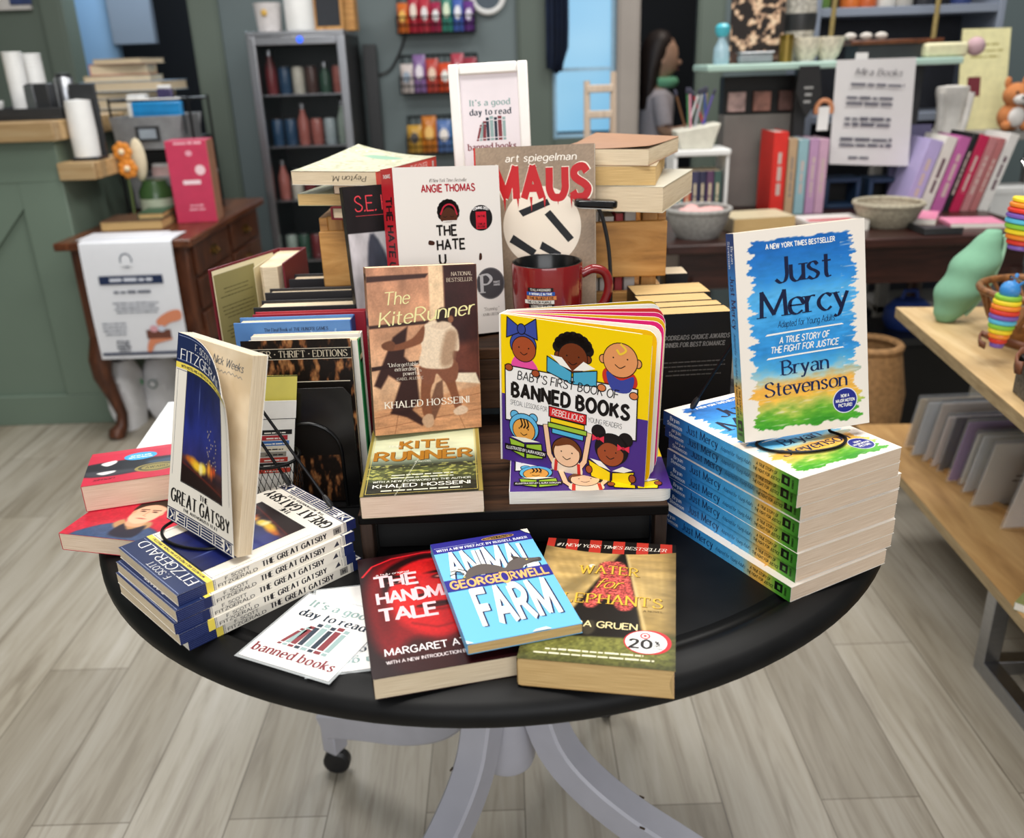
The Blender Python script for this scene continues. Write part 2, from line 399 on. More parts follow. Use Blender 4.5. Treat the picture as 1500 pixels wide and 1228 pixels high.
class Canvas:                       # a printed face: millimetre units, layers of print lie a hair above one another
    def __init__(s, mb, o, ex, ey, deform=None, mat=None, step=0.00006, base=0.00008):
        s.mb = mb; s.o = np.array(o, float); s.ex = np.array(ex, float); s.ey = np.array(ey, float); s.en = np.cross(s.ex, s.ey)
        s.de = deform; s.mat = mat or PRINT; s.st = step; s.ba = base
    def P(s, x, y, k):
        p = s.o + s.ex * x * .001 + s.ey * y * .001
        h = s.ba + s.st * k
        if s.de is None: return p + s.en * h
        q = np.array(s.de(*p)); return q + s.en * h
    def poly(s, pts, col, k=1):
        c = lin(H(col)) if isinstance(col, str) else col
        s.mb.add([s.P(x, y, k) for x, y in pts], [tuple(range(len(pts)))], s.mat, c)
    def rect(s, x0, y0, x1, y1, col, k=1, nx=1, ny=1):
        c = lin(H(col)) if isinstance(col, str) else col
        if s.de is not None: nx, ny = max(nx, int(abs(x1 - x0) / 6) + 1), max(ny, int(abs(y1 - y0) / 12) + 1)
        vs = [s.P(x0 + (x1 - x0) * i / nx, y0 + (y1 - y0) * j / ny, k) for j in range(ny + 1) for i in range(nx + 1)]
        fs = [(j * (nx + 1) + i, j * (nx + 1) + i + 1, (j + 1) * (nx + 1) + i + 1, (j + 1) * (nx + 1) + i) for j in range(ny) for i in range(nx)]
        s.mb.add(vs, fs, s.mat, c)
    def frame(s, x0, y0, x1, y1, t, col, k=1):
        s.rect(x0, y0, x1, y0 + t, col, k); s.rect(x0, y1 - t, x1, y1, col, k); s.rect(x0, y0 + t, x0 + t, y1 - t, col, k); s.rect(x1 - t, y0 + t, x1, y1 - t, col, k)
    def ell(s, cx, cy, rx, ry, col, k=1, n=28, rot=0, a0=0, a1=360):
        pts = []; c_, s_ = math.cos(rot), math.sin(rot)
        for i in range(n):
            a = math.radians(a0 + (a1 - a0) * i / (n if a1 - a0 == 360 else n - 1)); x, y = rx * math.cos(a), ry * math.sin(a)
            pts.append((cx + x * c_ - y * s_, cy + x * s_ + y * c_))
        s.poly(pts, col, k)
    def oell(s, cx, cy, rx, ry, col, ol='15100e', t=1.1, k=1, **kw):
        s.ell(cx, cy, rx + t, ry + t, ol, k, **kw); s.ell(cx, cy, rx, ry, col, k + 1, **kw)
    def opoly(s, pts, col, ol='15100e', t=1.1, k=1):
        s.poly(pts, col, k)
        s.line(pts + [pts[0]], t, ol, k + 1)
    def line(s, pts, w_, col, k=1):
        c = lin(H(col)) if isinstance(col, str) else col
        P = [np.array(p, float) for p in pts]; n = len(P)
        for i in range(n - 1):
            d = P[i + 1] - P[i]; l_ = np.hypot(*d)
            if l_ < 1e-6: continue
            d /= l_; nn = np.array([-d[1], d[0]]) * w_ / 2; a, b = P[i] - d * w_ * .3, P[i + 1] + d * w_ * .3
            m = max(1, int(l_ / 8)) if s.de is not None else 1; kk = k + (i % 5) * .15
            for j in range(m):
                u, v = a + (b - a) * j / m, a + (b - a) * (j + 1) / m
                s.mb.add([s.P(*(u - nn), kk), s.P(*(v - nn), kk), s.P(*(v + nn), kk), s.P(*(u + nn), kk)], [(0, 1, 2, 3)], s.mat, c)
    def curve(s, pts, w_, col, k=1, closed=False):
        s.line([tuple(p) for p in _catmull(pts, closed, 6)], w_, col, k)
    def blob(s, pts, col, k=1):
        s.poly([tuple(p) for p in _catmull(pts, True, 5)[:-1]], col, k)
    def text(s, t, x, y, h, sty='sans', col='000000', k=2, align='c', fit=None, rot=0, arc=0, gap=None):
        c = lin(H(col)) if isinstance(col, str) else col
        thick = STY[sty][0]; g = gap if gap is not None else (.08 + thick * .75 + STY[sty][2] * .55)
        adv = []; X = 0
        for ch in t:
            if ch == ' ': X += .38; adv.append(None); continue
            if ch not in GL: ch = ch.upper()
            adv.append((ch, X)); X += GL[ch][0] + g
        Wd = X - g; sx = h if fit is None else fit / Wd
        off = {'c': -Wd * sx / 2, 'l': 0, 'r': -Wd * sx}[align]
        co, so = math.cos(math.radians(rot)), math.sin(math.radians(rot))
        vs = []; fs = []
        for a in adv:
            if a is None: continue
            for qi, q in enumerate(gq(a[0], sty)[0]):
                b = len(vs); kk = k + q[4] * .2
                for p in q[:4]:
                    u = off + (a[1] + p[0]) * sx; v = p[1] * h
                    if arc: v += arc * (1 - (2 * u / (Wd * sx)) ** 2)
                    vs.append(s.P(x + u * co - v * so, y + u * so + v * co, kk))
                fs.append((b, b + 1, b + 2, b + 3))
        s.mb.add(vs, fs, s.mat, c)
    def bars(s, x, y, wd, n, lead, h, col, k=2, align='c', seed=1):      # lines of print too small to read
        rr = random.Random(seed)
        for i in range(n):
            l_ = wd * rr.uniform(.72, 1); yy = y - i * lead; x0 = x - l_ / 2 if align == 'c' else x; xx = x0
            while xx < x0 + l_:
                q = rr.uniform(1.5, 6) * h; q = min(q, x0 + l_ - xx)
                s.rect(xx, yy, xx + q, yy + h * rr.uniform(.8, 1.1), col, k); xx += q + h * .6
    def art(s, fn, W, Hh, step=0.8, x0=0, y0=0, k=0):
        nx, ny = max(2, int(W / step)), max(2, int(Hh / step))
        u = np.linspace(0, W, nx + 1); v = np.linspace(0, Hh, ny + 1); U, V = np.meshgrid(u, v)
        a = Art(U.ravel(), V.ravel(), W, Hh); fn(a); col = lin(np.clip(a.c, 0, 1))
        vs = [s.P(x0 + x, y0 + y, k) for x, y in zip(a.x, a.y)]; n1 = nx + 1
        fs = [(j * n1 + i, j * n1 + i + 1, (j + 1) * n1 + i + 1, (j + 1) * n1 + i) for j in range(ny) for i in range(nx)]
        s.mb.addc(vs, fs, s.mat, col)

def vnoise(x, y, seed=0, octv=3):
    out = np.zeros_like(x); amp = 1; tot = 0
    for o in range(octv):
        r = np.random.RandomState(seed + o).rand(64, 64); xi, yi = np.floor(x).astype(int), np.floor(y).astype(int)
        fx, fy = x - xi, y - yi; fx = fx * fx * (3 - 2 * fx); fy = fy * fy * (3 - 2 * fy)
        g = lambda a, b: r[a % 64, b % 64]
        out += amp * ((g(xi, yi) * (1 - fx) + g(xi + 1, yi) * fx) * (1 - fy) + (g(xi, yi + 1) * (1 - fx) + g(xi + 1, yi + 1) * fx) * fy)
        tot += amp; amp *= .5; x = x * 2; y = y * 2
    return out / tot
class Art:                          # a picture mixed on a fine grid of printed dots
    def __init__(s, x, y, W, Hh):
        s.x, s.y, s.W, s.H = x, y, W, Hh; s.c = np.ones((len(x), 3)) * .5
    def mix(s, m, col):
        c = H(col) if isinstance(col, str) else col; m = np.clip(m, 0, 1)[:, None]; s.c = s.c * (1 - m) + c * m
    def fill(s, col): s.c[:] = H(col)
    def grad(s, stops, t=None):
        t = s.y / s.H if t is None else t; p = [q[0] for q in stops]; cs = np.array([H(q[1]) for q in stops])
        s.c = np.stack([np.interp(t, p, cs[:, i]) for i in range(3)], 1)
    def gradm(s, m, stops, t):
        p = [q[0] for q in stops]; cs = np.array([H(q[1]) for q in stops]); s.mix(m, np.stack([np.interp(t, p, cs[:, i]) for i in range(3)], 1))
    def pm(s, pts, soft=.5):
        n = len(pts); ins = np.zeros(len(s.x), bool); d = np.full(len(s.x), 1e9)
        for i in range(n):
            (x0, y0), (x1, y1) = pts[i], pts[(i + 1) % n]
            cnd = ((y0 > s.y) != (y1 > s.y)); ins ^= cnd & (s.x < (x1 - x0) * (s.y - y0) / ((y1 - y0) if y1 != y0 else 1e-9) + x0)
            dx, dy = x1 - x0, y1 - y0; t = np.clip(((s.x - x0) * dx + (s.y - y0) * dy) / (dx * dx + dy * dy + 1e-9), 0, 1)
            d = np.minimum(d, np.hypot(s.x - x0 - t * dx, s.y - y0 - t * dy))
        sd = np.where(ins, d, -d); return np.clip(sd / (2 * soft) + .5, 0, 1)
    def poly(s, pts, col, soft=.5, a=1): s.mix(s.pm(pts, soft) * a, col)
    def blob(s, pts, col, soft=.5, a=1): s.poly([tuple(p) for p in _catmull(pts, True, 4)[:-1]], col, soft, a)
    def em(s, cx, cy, rx, ry, soft=.5, rot=0):
        c, q = math.cos(rot), math.sin(rot); x, y = s.x - cx, s.y - cy; u, v = (x * c + y * q) / rx, (-x * q + y * c) / ry
        return np.clip((1 - np.hypot(u, v)) * min(rx, ry) / (2 * soft) + .5, 0, 1)
    def ell(s, cx, cy, rx, ry, col, soft=.5, rot=0, a=1): s.mix(s.em(cx, cy, rx, ry, soft, rot) * a, col)
    def line(s, pts, w_, col, soft=.4, a=1):
        d = np.full(len(s.x), 1e9)
        for (x0, y0), (x1, y1) in zip(pts[:-1], pts[1:]):
            dx, dy = x1 - x0, y1 - y0; t = np.clip(((s.x - x0) * dx + (s.y - y0) * dy) / (dx * dx + dy * dy + 1e-9), 0, 1)
            d = np.minimum(d, np.hypot(s.x - x0 - t * dx, s.y - y0 - t * dy))
        s.mix(np.clip((w_ / 2 - d) / (2 * soft) + .5, 0, 1) * a, col)
    def noise(s, sx, sy, amp, seed=1, octv=3):
        s.c = s.c * (1 + amp * (vnoise(s.x / sx, s.y / sy, seed, octv) - .5))[:, None]

# ------------------------------------------------------------------ books
COVER = M('cover_card', 'e9e4da', .55, var=.03)
def card(name, hexc, rough=.45): return M(name, hexc, rough, var=.05)
def book_meshes(W, L, D, front=None, spine=None, back=None, top=None, cover=COVER, pages=PG_CREAM, hard=False, curl=None, flyleaf=None, r=.0012, edge=None, mat=None, belly=0.0):
    """cover wrap + page block; x from the spine, y up the page, z through the pages (front cover on top)"""
    t = .0022 if hard else .0005; ov = .003 if hard else .0
    mb = MB(); nx = 18 if curl else 2; ny = 14 if curl else 1
    def de(x, y, z):
        if curl is None or z < D * .6: return (x, y, z)
        return curl(x, y, z)
    outer = [(W - W * i / nx * (1 - r / W), D) for i in range(nx)] + [(r, D)]
    if hard: outer = [(W, D), (W * .5, D), (.004, D)]
    arc = [(r - r * math.sin(a), D - r + r * math.cos(a)) for a in (PI / 6, PI / 3, PI / 2)]
    arc2 = [(r - r * math.cos(a), r - r * math.sin(a)) for a in (0, PI / 6, PI / 3)]
    outer += arc + arc2 + [(r, 0), (W, 0)]
    n = len(outer); inner = []
    for i, (x, z) in enumerate(outer):
        zz = D - t if z > D - 1e-9 else (t if z < 1e-9 else min(max(z, t), D - t)); xx = max(x, t); inner.append((xx, zz))
    vs = []
    for j in range(ny + 1):
        y = L * j / ny
        for (x, z), (xi, zi) in zip(outer, inner):
            vs.append(de(x, y, z))
        for (x, z), (xi, zi) in zip(outer, inner):
            if z > D * .6 and curl: q = de(x, y, z); vs.append((q[0] + xi - x, q[1], q[2] - t))
            else: vs.append((xi, y, zi))
    fs = []; row = 2 * n
    for j in range(ny):
        for i in range(n - 1):
            a = j * row + i; fs.append((a + 1, a, a + row, a + row + 1)); b = a + n; fs.append((b, b + 1, b + row + 1, b + row))
        for i in (0, n - 1):
            a = j * row + i; q = (a, a + n, a + n + row, a + row); fs.append(q if i == 0 else q[::-1])
    for j in (0, ny):
        for i in range(n - 1):
            a = j * row + i; q = (a, a + 1, a + n + 1, a + n); fs.append(q if j == 0 else q[::-1])
    mb.add(vs, fs, cover, smooth=True)
    if front: front(Canvas(mb, (0, 0, D), (1, 0, 0), (0, 1, 0), de if curl else None, mat))
    if spine: spine(Canvas(mb, (0, L, 0), (0, -1, 0), (0, 0, 1), None, mat))
    if back: back(Canvas(mb, (W, 0, 0), (-1, 0, 0), (0, 1, 0), None, mat))
    pb = MB(); x1 = W - ov - .0004; y0, y1 = ov + .0003, L - ov - .0003; z0, z1 = t + .0001, D - t - .0001
    nb = 6
    for pmat in (pages,):
        vs = []
        for y in (y0, y1):
            vs += [(t + .0002, y, z0)] + [(x1 - belly * (1 - (2 * i / nb - 1) ** 2) - (.0006 if i in (0, nb) else 0), y, z0 + (z1 - z0) * i / nb) for i in range(nb + 1)] + [(t + .0002, y, z1)]
        m = nb + 3
        fs = [tuple(range(m)), tuple(range(m, 2 * m))[::-1]] + [(i, m + i, m + (i + 1) % m, (i + 1) % m) for i in range(m)]
        pb.add(vs, fs, pmat)
    if flyleaf: flyleaf(Canvas(pb, (0, 0, z1), (1, 0, 0), (0, 1, 0), None, PRINTM))
    if top: top(Canvas(pb, (0, y1, z0), (1, 0, 0), (0, 0, 1), None, PRINTM))
    if edge: edge(Canvas(pb, (x1, 0, z0), (0, 1, 0), (0, 0, 1), None, PRINTM))
    return mb.mesh('cover', 40), pb.mesh('page_block', 40)
def place_book(name, label, meshes, loc, yaw=0, tilt=0, spin=0, group=None, cat='book'):
    o = thing(name, label, cat, loc, (0, 0, 0), group)
    o.rotation_euler = (Matrix.Rotation(math.radians(yaw), 3, 'Z') @ Matrix.Rotation(math.radians(tilt), 3, 'X') @ Matrix.Rotation(math.radians(spin), 3, 'Z')).to_euler()
    for nm, me in zip(('cover', 'page_block'), meshes):
        p = bpy.data.objects.new(nm, me); C.objects.link(p); p.parent = o
    return o
# ------------------------------------------------------------------ the setting
def floormat():
    t = NT('vinyl_planks')
    mp = t.coords((1, 1, 1), rot=(0, 0, PI / 2))
    br = t.n('ShaderNodeTexBrick', i_Scale=1.0); br.offset = 0.37; br.squash = 1
    br.inputs['Brick Width'].default_value = 1.22; br.inputs['Row Height'].default_value = 0.18; br.inputs['Mortar Size'].default_value = 0.0012
    br.inputs['Color1'].default_value = L4('a7a298'); br.inputs['Color2'].default_value = L4('c8c4bb'); br.inputs['Mortar'].default_value = L4('7d766b'); br.inputs['Bias'].default_value = 0.0
    t.l(mp, 'Vector', br, 'Vector')
    m2 = t.coords((34, 2.2, 1)); nz = t.n('ShaderNodeTexNoise', i_Scale=1.0, i_Detail=8.0, i_Roughness=0.62, i_Distortion=0.9); t.l(m2, 'Vector', nz, 'Vector')
    r = t.ramp([(0.25, 'b8b0a6'), (0.5, 'ebe8e2'), (0.75, 'ffffff')]); t.l(nz, 'Fac', r, 'Fac')
    m3 = t.coords((5, 0.8, 1)); n3 = t.n('ShaderNodeTexNoise', i_Scale=1.0, i_Detail=3.0); t.l(m3, 'Vector', n3, 'Vector')
    r3 = t.ramp([(0.3, 'dfdad0'), (0.7, 'ffffff')]); t.l(n3, 'Fac', r3, 'Fac')
    a = t.n('ShaderNodeMixRGB', blend_type='MULTIPLY', i_Fac=1.0); t.l(br, 'Color', a, 'Color1'); t.l(r, 'Color', a, 'Color2')
    b = t.n('ShaderNodeMixRGB', blend_type='MULTIPLY', i_Fac=1.0); t.l(a, 'Color', b, 'Color1'); t.l(r3, 'Color', b, 'Color2')
    t.l(b, 'Color', t.b, 'Base Color'); t.b.inputs['Roughness'].default_value = 0.45; t.bump(nz, 'Fac', 0.08, 0.001)
    return t.m
GREEN = M('sage_wall_paint', '647066', .55, var=.04, scale=3)
GREEN2 = M('deep_green_paint', '566259', .5, var=.04, scale=3)
SLATE = M('slate_green_paint', '677476', .55, var=.04, scale=3)
mb = MB(); mb.box(-3.4, 3.6, -2.6, 7.2, -.05, 0, floormat()); struct('floor', mb)
TZ = 0.75
BLACKP = M('black_table_paint', '0c0c0d', .5, var=.35, scale=25, bump=.05, spec=.22)
LAV = M('lavender_grey_paint', 'b9b9c3', .42, var=.06, scale=14, bump=.05)
CHIP = M('chipped_wood', '4a3a28', .7)
DKMETAL = M('black_wire', '111113', .35, .6, spec=.5)
RUB = M('black_rubber', '18181a', .45)
DARKW = woodmat('dark_walnut_planks', '1c120c', '3a2618', '573b28', 0, (5, 70, 70), .6, spec=.15, plank=(1, .062, '0a0604'))
DARKF = woodmat('dark_walnut_board', '20150e', '3a281c', '523c2c', 0, (5, 70, 70), .5, spec=.2, plank=(2, .043, '0a0604'))
DARKL = woodmat('dark_walnut_post', '1d130d', '33231a', '463227', 2, (6, 90, 90), .5)
VOID = M('matte_black', '0b0a0a', .6)  # plain black; also the painted shade under the riser's lower step
PINE = woodmat('golden_pine', 'a06c34', 'c9924f', 'dfae6c', 0, (7, 70, 70), .5, knots=True)
PINEK = woodmat('knotty_pine', '8a6030', 'bb8746', 'd6a564', 0, (7, 45, 45), .55, knots=True)
PINEP = woodmat('pine_post', '9a662f', 'c08c4b', 'd6a566', 2, (7, 70, 70), .5)

TC = (-.026, 1.132)
tb = thing('pedestal_table', 'round black topped table on grey curved pedestal legs, books all over it', 'table', (TC[0], TC[1], 0))
mb = MB()
prof = [(.0005, TZ), (.44, TZ), (.466, TZ), (.468, TZ - .004), (.472, TZ - .006), (.477, TZ - .005), (.482, TZ - .0005), (.490, TZ + .0005), (.498, TZ - .003), (.508, TZ - .006), (.515, TZ - .011), (.518, TZ - .017), (.518, TZ - .026), (.513, TZ - .032), (.50, TZ - .034), (.0005, TZ - .034)]
mb.lathe(prof, BLACKP, 120); mb.build('tabletop', tb, sharp=50)
mb = MB(); mb.lathe([(.0005, .2), (.03, .2), (.043, .206), (.046, .216), (.046, .60), (.07, .63), (.07, TZ - .036), (.0005, TZ - .036)], LAV, 40); mb.build('pedestal', tb)
mb = MB(); mb.box(-.16, .16, -.16, .16, TZ - .062, TZ - .035, LAV); mb.build('mounting_plate', tb, bevel=.004)
lp = [(.030, .46), (.05, .44), (.088, .345), (.112, .285), (.155, .242), (.225, .205), (.31, .178), (.385, .152), (.405, .143)]
lp = [tuple(p) for p in _catmull(lp, False, 4)]
for az in (-30, -121, 149, 59):
    mb = MB(); a = math.radians(az); ca, sa = math.cos(a), math.sin(a); n = len(lp); vs = []
    prof = [(-.025, -.004), (-.021, 0), (.021, 0), (.025, -.004), (.025, -.048), (.021, -.052), (-.021, -.052), (-.025, -.048)]
    for i in range(n):
        p0, p1 = np.array(lp[max(i - 1, 0)]), np.array(lp[min(i + 1, n - 1)]); d = (p1 - p0) / np.hypot(*(p1 - p0)); nn = np.array([-d[1], d[0]])
        if nn[1] < 0 and nn[0] < 0: nn = -nn
        for w_, h in prof:
            r, z = np.array(lp[i]) + nn * (h if True else 0) * 1.0
            vs.append((r * ca - w_ * sa * 1.0, r * sa + w_ * ca, z))
    m = 8; fs = [(i * m + k, i * m + (k + 1) % m, (i + 1) * m + (k + 1) % m, (i + 1) * m + k) for i in range(n - 1) for k in range(m)]
    fs += [tuple(range(m))[::-1], tuple((n - 1) * m + k for k in range(m))]
    mb.add(vs, fs, LAV)
    rr = random.Random(az)
    for _ in range(2):
        i = rr.randrange(12, n - 6); sgn = rr.choice((-1, 1)); r, z = lp[i]; T = Matrix.Translation((r * ca - sgn * .0245 * sa, r * sa + sgn * .0245 * ca, z - .002)) @ Matrix.Rotation(a, 4, 'Z')
        mb.box(-.004, .004, -.001, .001, -.0012, .0012, CHIP, T)
    lg = mb.build('leg', tb, sharp=25)
    mb = MB(); x, y = .388 * ca, .388 * sa
    mb.box(-.016, .016, -.018, .018, .055, .115, LAV, Matrix.Translation((x, y, 0)) @ Matrix.Rotation(a, 4, 'Z')); mb.build('caster_bracket', lg, bevel=.003)
    mb = MB(); T = Matrix.Translation((x, y, .026)) @ Matrix.Rotation(a + .5, 4, 'Z') @ Matrix.Rotation(PI / 2, 4, 'X')
    mb.lathe([(.001, -.012), (.02, -.012), (.0255, -.008), (.026, 0), (.0255, .008), (.02, .012), (.001, .012)], RUB, 28, T=T); mb.tube([(x, y, .026), (x, y, .06)], .006, DKMETAL); mb.build('caster_wheel', lg)

# stepped display riser
Z1, Z2 = .810, .920
rs = thing('display_riser', 'two step dark walnut display riser in the middle of the black table', 'riser', (0, .852, TZ))
def rb(name, x0, x1, y0, y1, z0, z1, m, bevel=.0015):
    mb = MB(); mb.box(x0, x1, y0 - .852, y1 - .852, z0 - TZ, z1 - TZ, m); return mb.build(name, rs, bevel=bevel)
rb('lower_shelf', -.172, .168, .852, 1.14, Z1 - .012, Z1, DARKW)
rb('leg', -.172, -.158, .858, .878, TZ, Z1 - .012, DARKL); rb('leg', .154, .168, .858, .878, TZ, Z1 - .012, DARKL)
rb('back_or_shade_panel', -.158, .154, .885, .897, TZ, Z1 - .012, VOID)  # black sheet painting in the shade of the open space under the step
rb('front_board', -.178, .178, 1.09, 1.104, Z2 - .083, Z2 - .014, DARKF)
rb('upper_shelf', -.18, .18, 1.09, 1.56, Z2 - .014, Z2, DARKW)
for x in (-.18, .166):
    for y in (1.142, 1.54): rb('leg', x, x + .014, y, y + .02, TZ, Z2 - .014, DARKL)

# pine crate on the riser
CX0, CX1, CY0, CY1, CZ0 = -.268, .232, 1.272, 1.55, Z2
crt = thing('wooden_crate', 'open slatted pine crate on the riser holding books between two book piles', 'crate', (0, CY0, CZ0))
def cb(name, x0, x1, y0, y1, z0, z1, m):
    mb = MB(); mb.box(x0, x1, y0 - CY0, y1 - CY0, z0 - CZ0, z1 - CZ0, m); return mb.build(name, crt, bevel=.0015)
cb('front_slat', CX0, CX1, CY0, CY0 + .012, .966, 1.046, PINEK); cb('front_slat', CX0, CX1, CY0, CY0 + .012, CZ0, .944, PINE)
cb('back_slat', CX0, CX1, CY1 - .012, CY1, .966, 1.046, PINE); cb('back_slat', CX0, CX1, CY1 - .012, CY1, CZ0, .944, PINE)
for x in (CX0, CX1 - .012):
    cb('side_slat', x, x + .012, CY0 + .012, CY1 - .012, .966, 1.064, PINE); cb('side_slat', x, x + .012, CY0 + .012, CY1 - .012, CZ0, .944, PINE)
for x in (CX0 + .012, CX1 - .034):
    for y in (CY0 + .012, CY1 - .034): cb('corner_post', x, x + .022, y, y + .022, CZ0, 1.0655, PINEP)
cb('base_board', CX0 + .012, CX1 - .012, CY0 + .012, CY1 - .012, CZ0, CZ0 + .008, PINEP)
# ------------------------------------------------------------------ printed covers
NAVY = '1d2a52'; INK = '14130f'
def jm_grad(a, x0, x1):
    y = a.y / a.H
    n = vnoise(a.x / 9, a.y / 3.2, 3, 4) - .5; n2 = vnoise(a.x / 22, a.y / 18, 8, 3) - .5
    a.grad([(0, '2f7d22'), (.05, '3f9a2c'), (.10, '6aae35'), (.14, 'b9bf5a'), (.19, 'eeb54a'), (.25, 'f0b04c'), (.30, '9fc7cf'), (.34, '4fa9dc'), (.42, '2f88cc'), (.55, '3c9bdc'), (.68, '55aee6'), (.76, '2f86cf'), (.9, '1f6bb8'), (1, '1a5fae')], np.clip(y + n * .05 + n2 * .06, 0, 1))
    a.c = a.c * (1 + n * .22)[:, None]
def jm_front(cv):
    def f(a):
        jm_grad(a, 0, 140); c = a.c.copy(); a.fill('ece3d8')
        jag = lambda v, s: (vnoise(v * 0 + s, v / 5.0, s, 2) - .5) * 16 + (vnoise(v * 0 + s, v / 1.3, s + 4, 1) - .5) * 5
        top = (vnoise(a.x / 6, a.x * 0, 21, 2) - .5) * 3
        m = np.clip((a.x - 13 - jag(a.y, 11)) / .8, 0, 1) * np.clip((127 + jag(a.y, 17) - a.x) / .8, 0, 1) * np.clip((200 + top - a.y) / .8, 0, 1) * np.clip((a.y - 9 - top * 2 - (a.x - 20) * -.02) / .8, 0, 1)
        m *= 1 - .8 * np.clip(vnoise(a.x / 14, a.y / 1.1, 31, 2) * 4 - 2.75, 0, 1) * ((a.y < 55) | (a.x > 112))
        a.mix(m, c)
    cv.art(f, 140, 210, .9)
    cv.text('A NEW YORK TIMES BESTSELLER', 70, 191, 4.6, 'bold', 'f2f0ea', 3, fit=74)
    cv.text('Just', 72, 157, 25, 'serif', '141d3c', 3, fit=60, gap=.15); cv.text('Mercy', 72, 124, 25, 'serif', '141d3c', 3, fit=94, gap=.13)
    cv.text('Adapted for Young Adults', 73, 112.5, 6.4, 'pen', '141d3c', 3, fit=62)
    for y, s in ((107, 1), (83, -1)): cv.poly([(28, y - 1.6), (60, y - .6), (114, y + .2), (112, y + 1.6), (60, y + .9), (30, y + .2)], 'f2efe8', 2)
    cv.text('A TRUE STORY OF', 70, 96.5, 6.2, 'itbold', 'f4f1ea', 3, fit=54); cv.text('THE FIGHT FOR JUSTICE', 70, 87.5, 6.2, 'itbold', 'f4f1ea', 3, fit=74)
    cv.text('Bryan', 70, 64, 14.5, 'serif', '16264e', 3, fit=50, gap=.16); cv.text('Stevenson', 70, 43.5, 14.5, 'serif', '16264e', 3, fit=90, gap=.16)
    cv.ell(113, 28, 14, 13.4, 'd9dce8', 3); cv.ell(113, 28, 13, 12.4, '272f86', 4)
    for i, t in enumerate(('NOW A', 'MAJOR MOTION', 'PICTURE!')): cv.text(t, 113, 31.5 - i * 5, 3.1, 'bold', 'f2f0ea', 5, fit=(9, 21, 15)[i])
def jm_spine(cv, D=17.2):
    def f(a):
        y = 1 - a.x / 210; n = vnoise(a.x / 3, a.y / 8, 5, 3) - .5
        a.grad([(0, '2f6d22'), (.09, '57a035'), (.14, 'a9b24a'), (.19, 'e6b04c'), (.26, 'dcae58'), (.33, '6bb4d8'), (.45, '48a2dc'), (.6, '3d97d6'), (.8, '2b78bf'), (.93, '1d3f78'), (1, '1b3a70')], np.clip(y + n * .03, 0, 1)); a.c = a.c * (1 + n * .15)[:, None]
    cv.art(f, 210, D, .9)
    cv.text('Bryan', 21, D * .57, 4.8, 'serif', 'e8eef4', 2, fit=16); cv.text('Stevenson', 21, D * .18, 4.8, 'serif', 'e8eef4', 2, fit=26)
    cv.text('Just Mercy', 68, D * .27, 9.4, 'serif', '15224a', 2, fit=52); cv.text('Adapted for Young Adults', 122, D * .33, 4.6, 'script', '15224a', 2, fit=46)
    cv.text('A TRUE STORY OF', 167, D * .58, 3.3, 'itbold', '1b2a1c', 2, fit=29); cv.text('THE FIGHT FOR JUSTICE', 167, D * .22, 3.3, 'itbold', '1b2a1c', 2, fit=38)
    cv.rect(188, D * .25, 199, D * .82, '10150f', 2); cv.rect(192, D * .38, 196, D * .66, '4f8f38', 3); cv.text('EMBER', 204, D * .5, 2.2, 'bold', '14240f', 2, rot=90)
JM = book_meshes(.14, .21, .0172, jm_front, jm_spine, pages=PG_PINK)

def gg_picture(a):
    a.grad([(0, '160a0c'), (.1, '3a1512'), (.17, '2a1522'), (.23, '5a3030'), (.27, '2c2a66'), (.5, '232c78'), (1, '161d4c')], a.y / a.H)
    W, h = a.W, a.H; n = vnoise(a.x / 12, a.y / 25, 4, 4)
    a.c = a.c * (.75 + .5 * n)[:, None]
    for cx, cy, rx, ry, c in ((22, 27, 9, 4.5, 'e0902a'), (32, 24, 10, 5, 'f6c52e'), (45, 25, 7, 5.5, 'f8d84a'), (40, 23, 4, 6, 'fff0a0'), (58, 28, 4, 7, 'f0a030'), (64, 26, 3, 6, 'e86a28'), (70, 29, 2.5, 4, 'd8501e'), (12, 28, 4, 2.5, 'c8641e')): a.ell(cx, cy, rx, ry, c, 2.2)
    for i in range(26):
        x = 52 + 22 * math.sin(i * 7.3) ** 2; y = 32 + (i * 5.7) % 38; a.ell(x, y, .7, .7, 'f0d898', .6)
    a.poly([(0, 20), (W, 6), (W, 0), (0, 0)], '1c0b0b', 2, .9); a.line([(0, 21), (W, 8)], 1.4, '6a2418', 1)
    a.ell(30, 95, .8, 12, '8f9fd8', .8, a=.6)
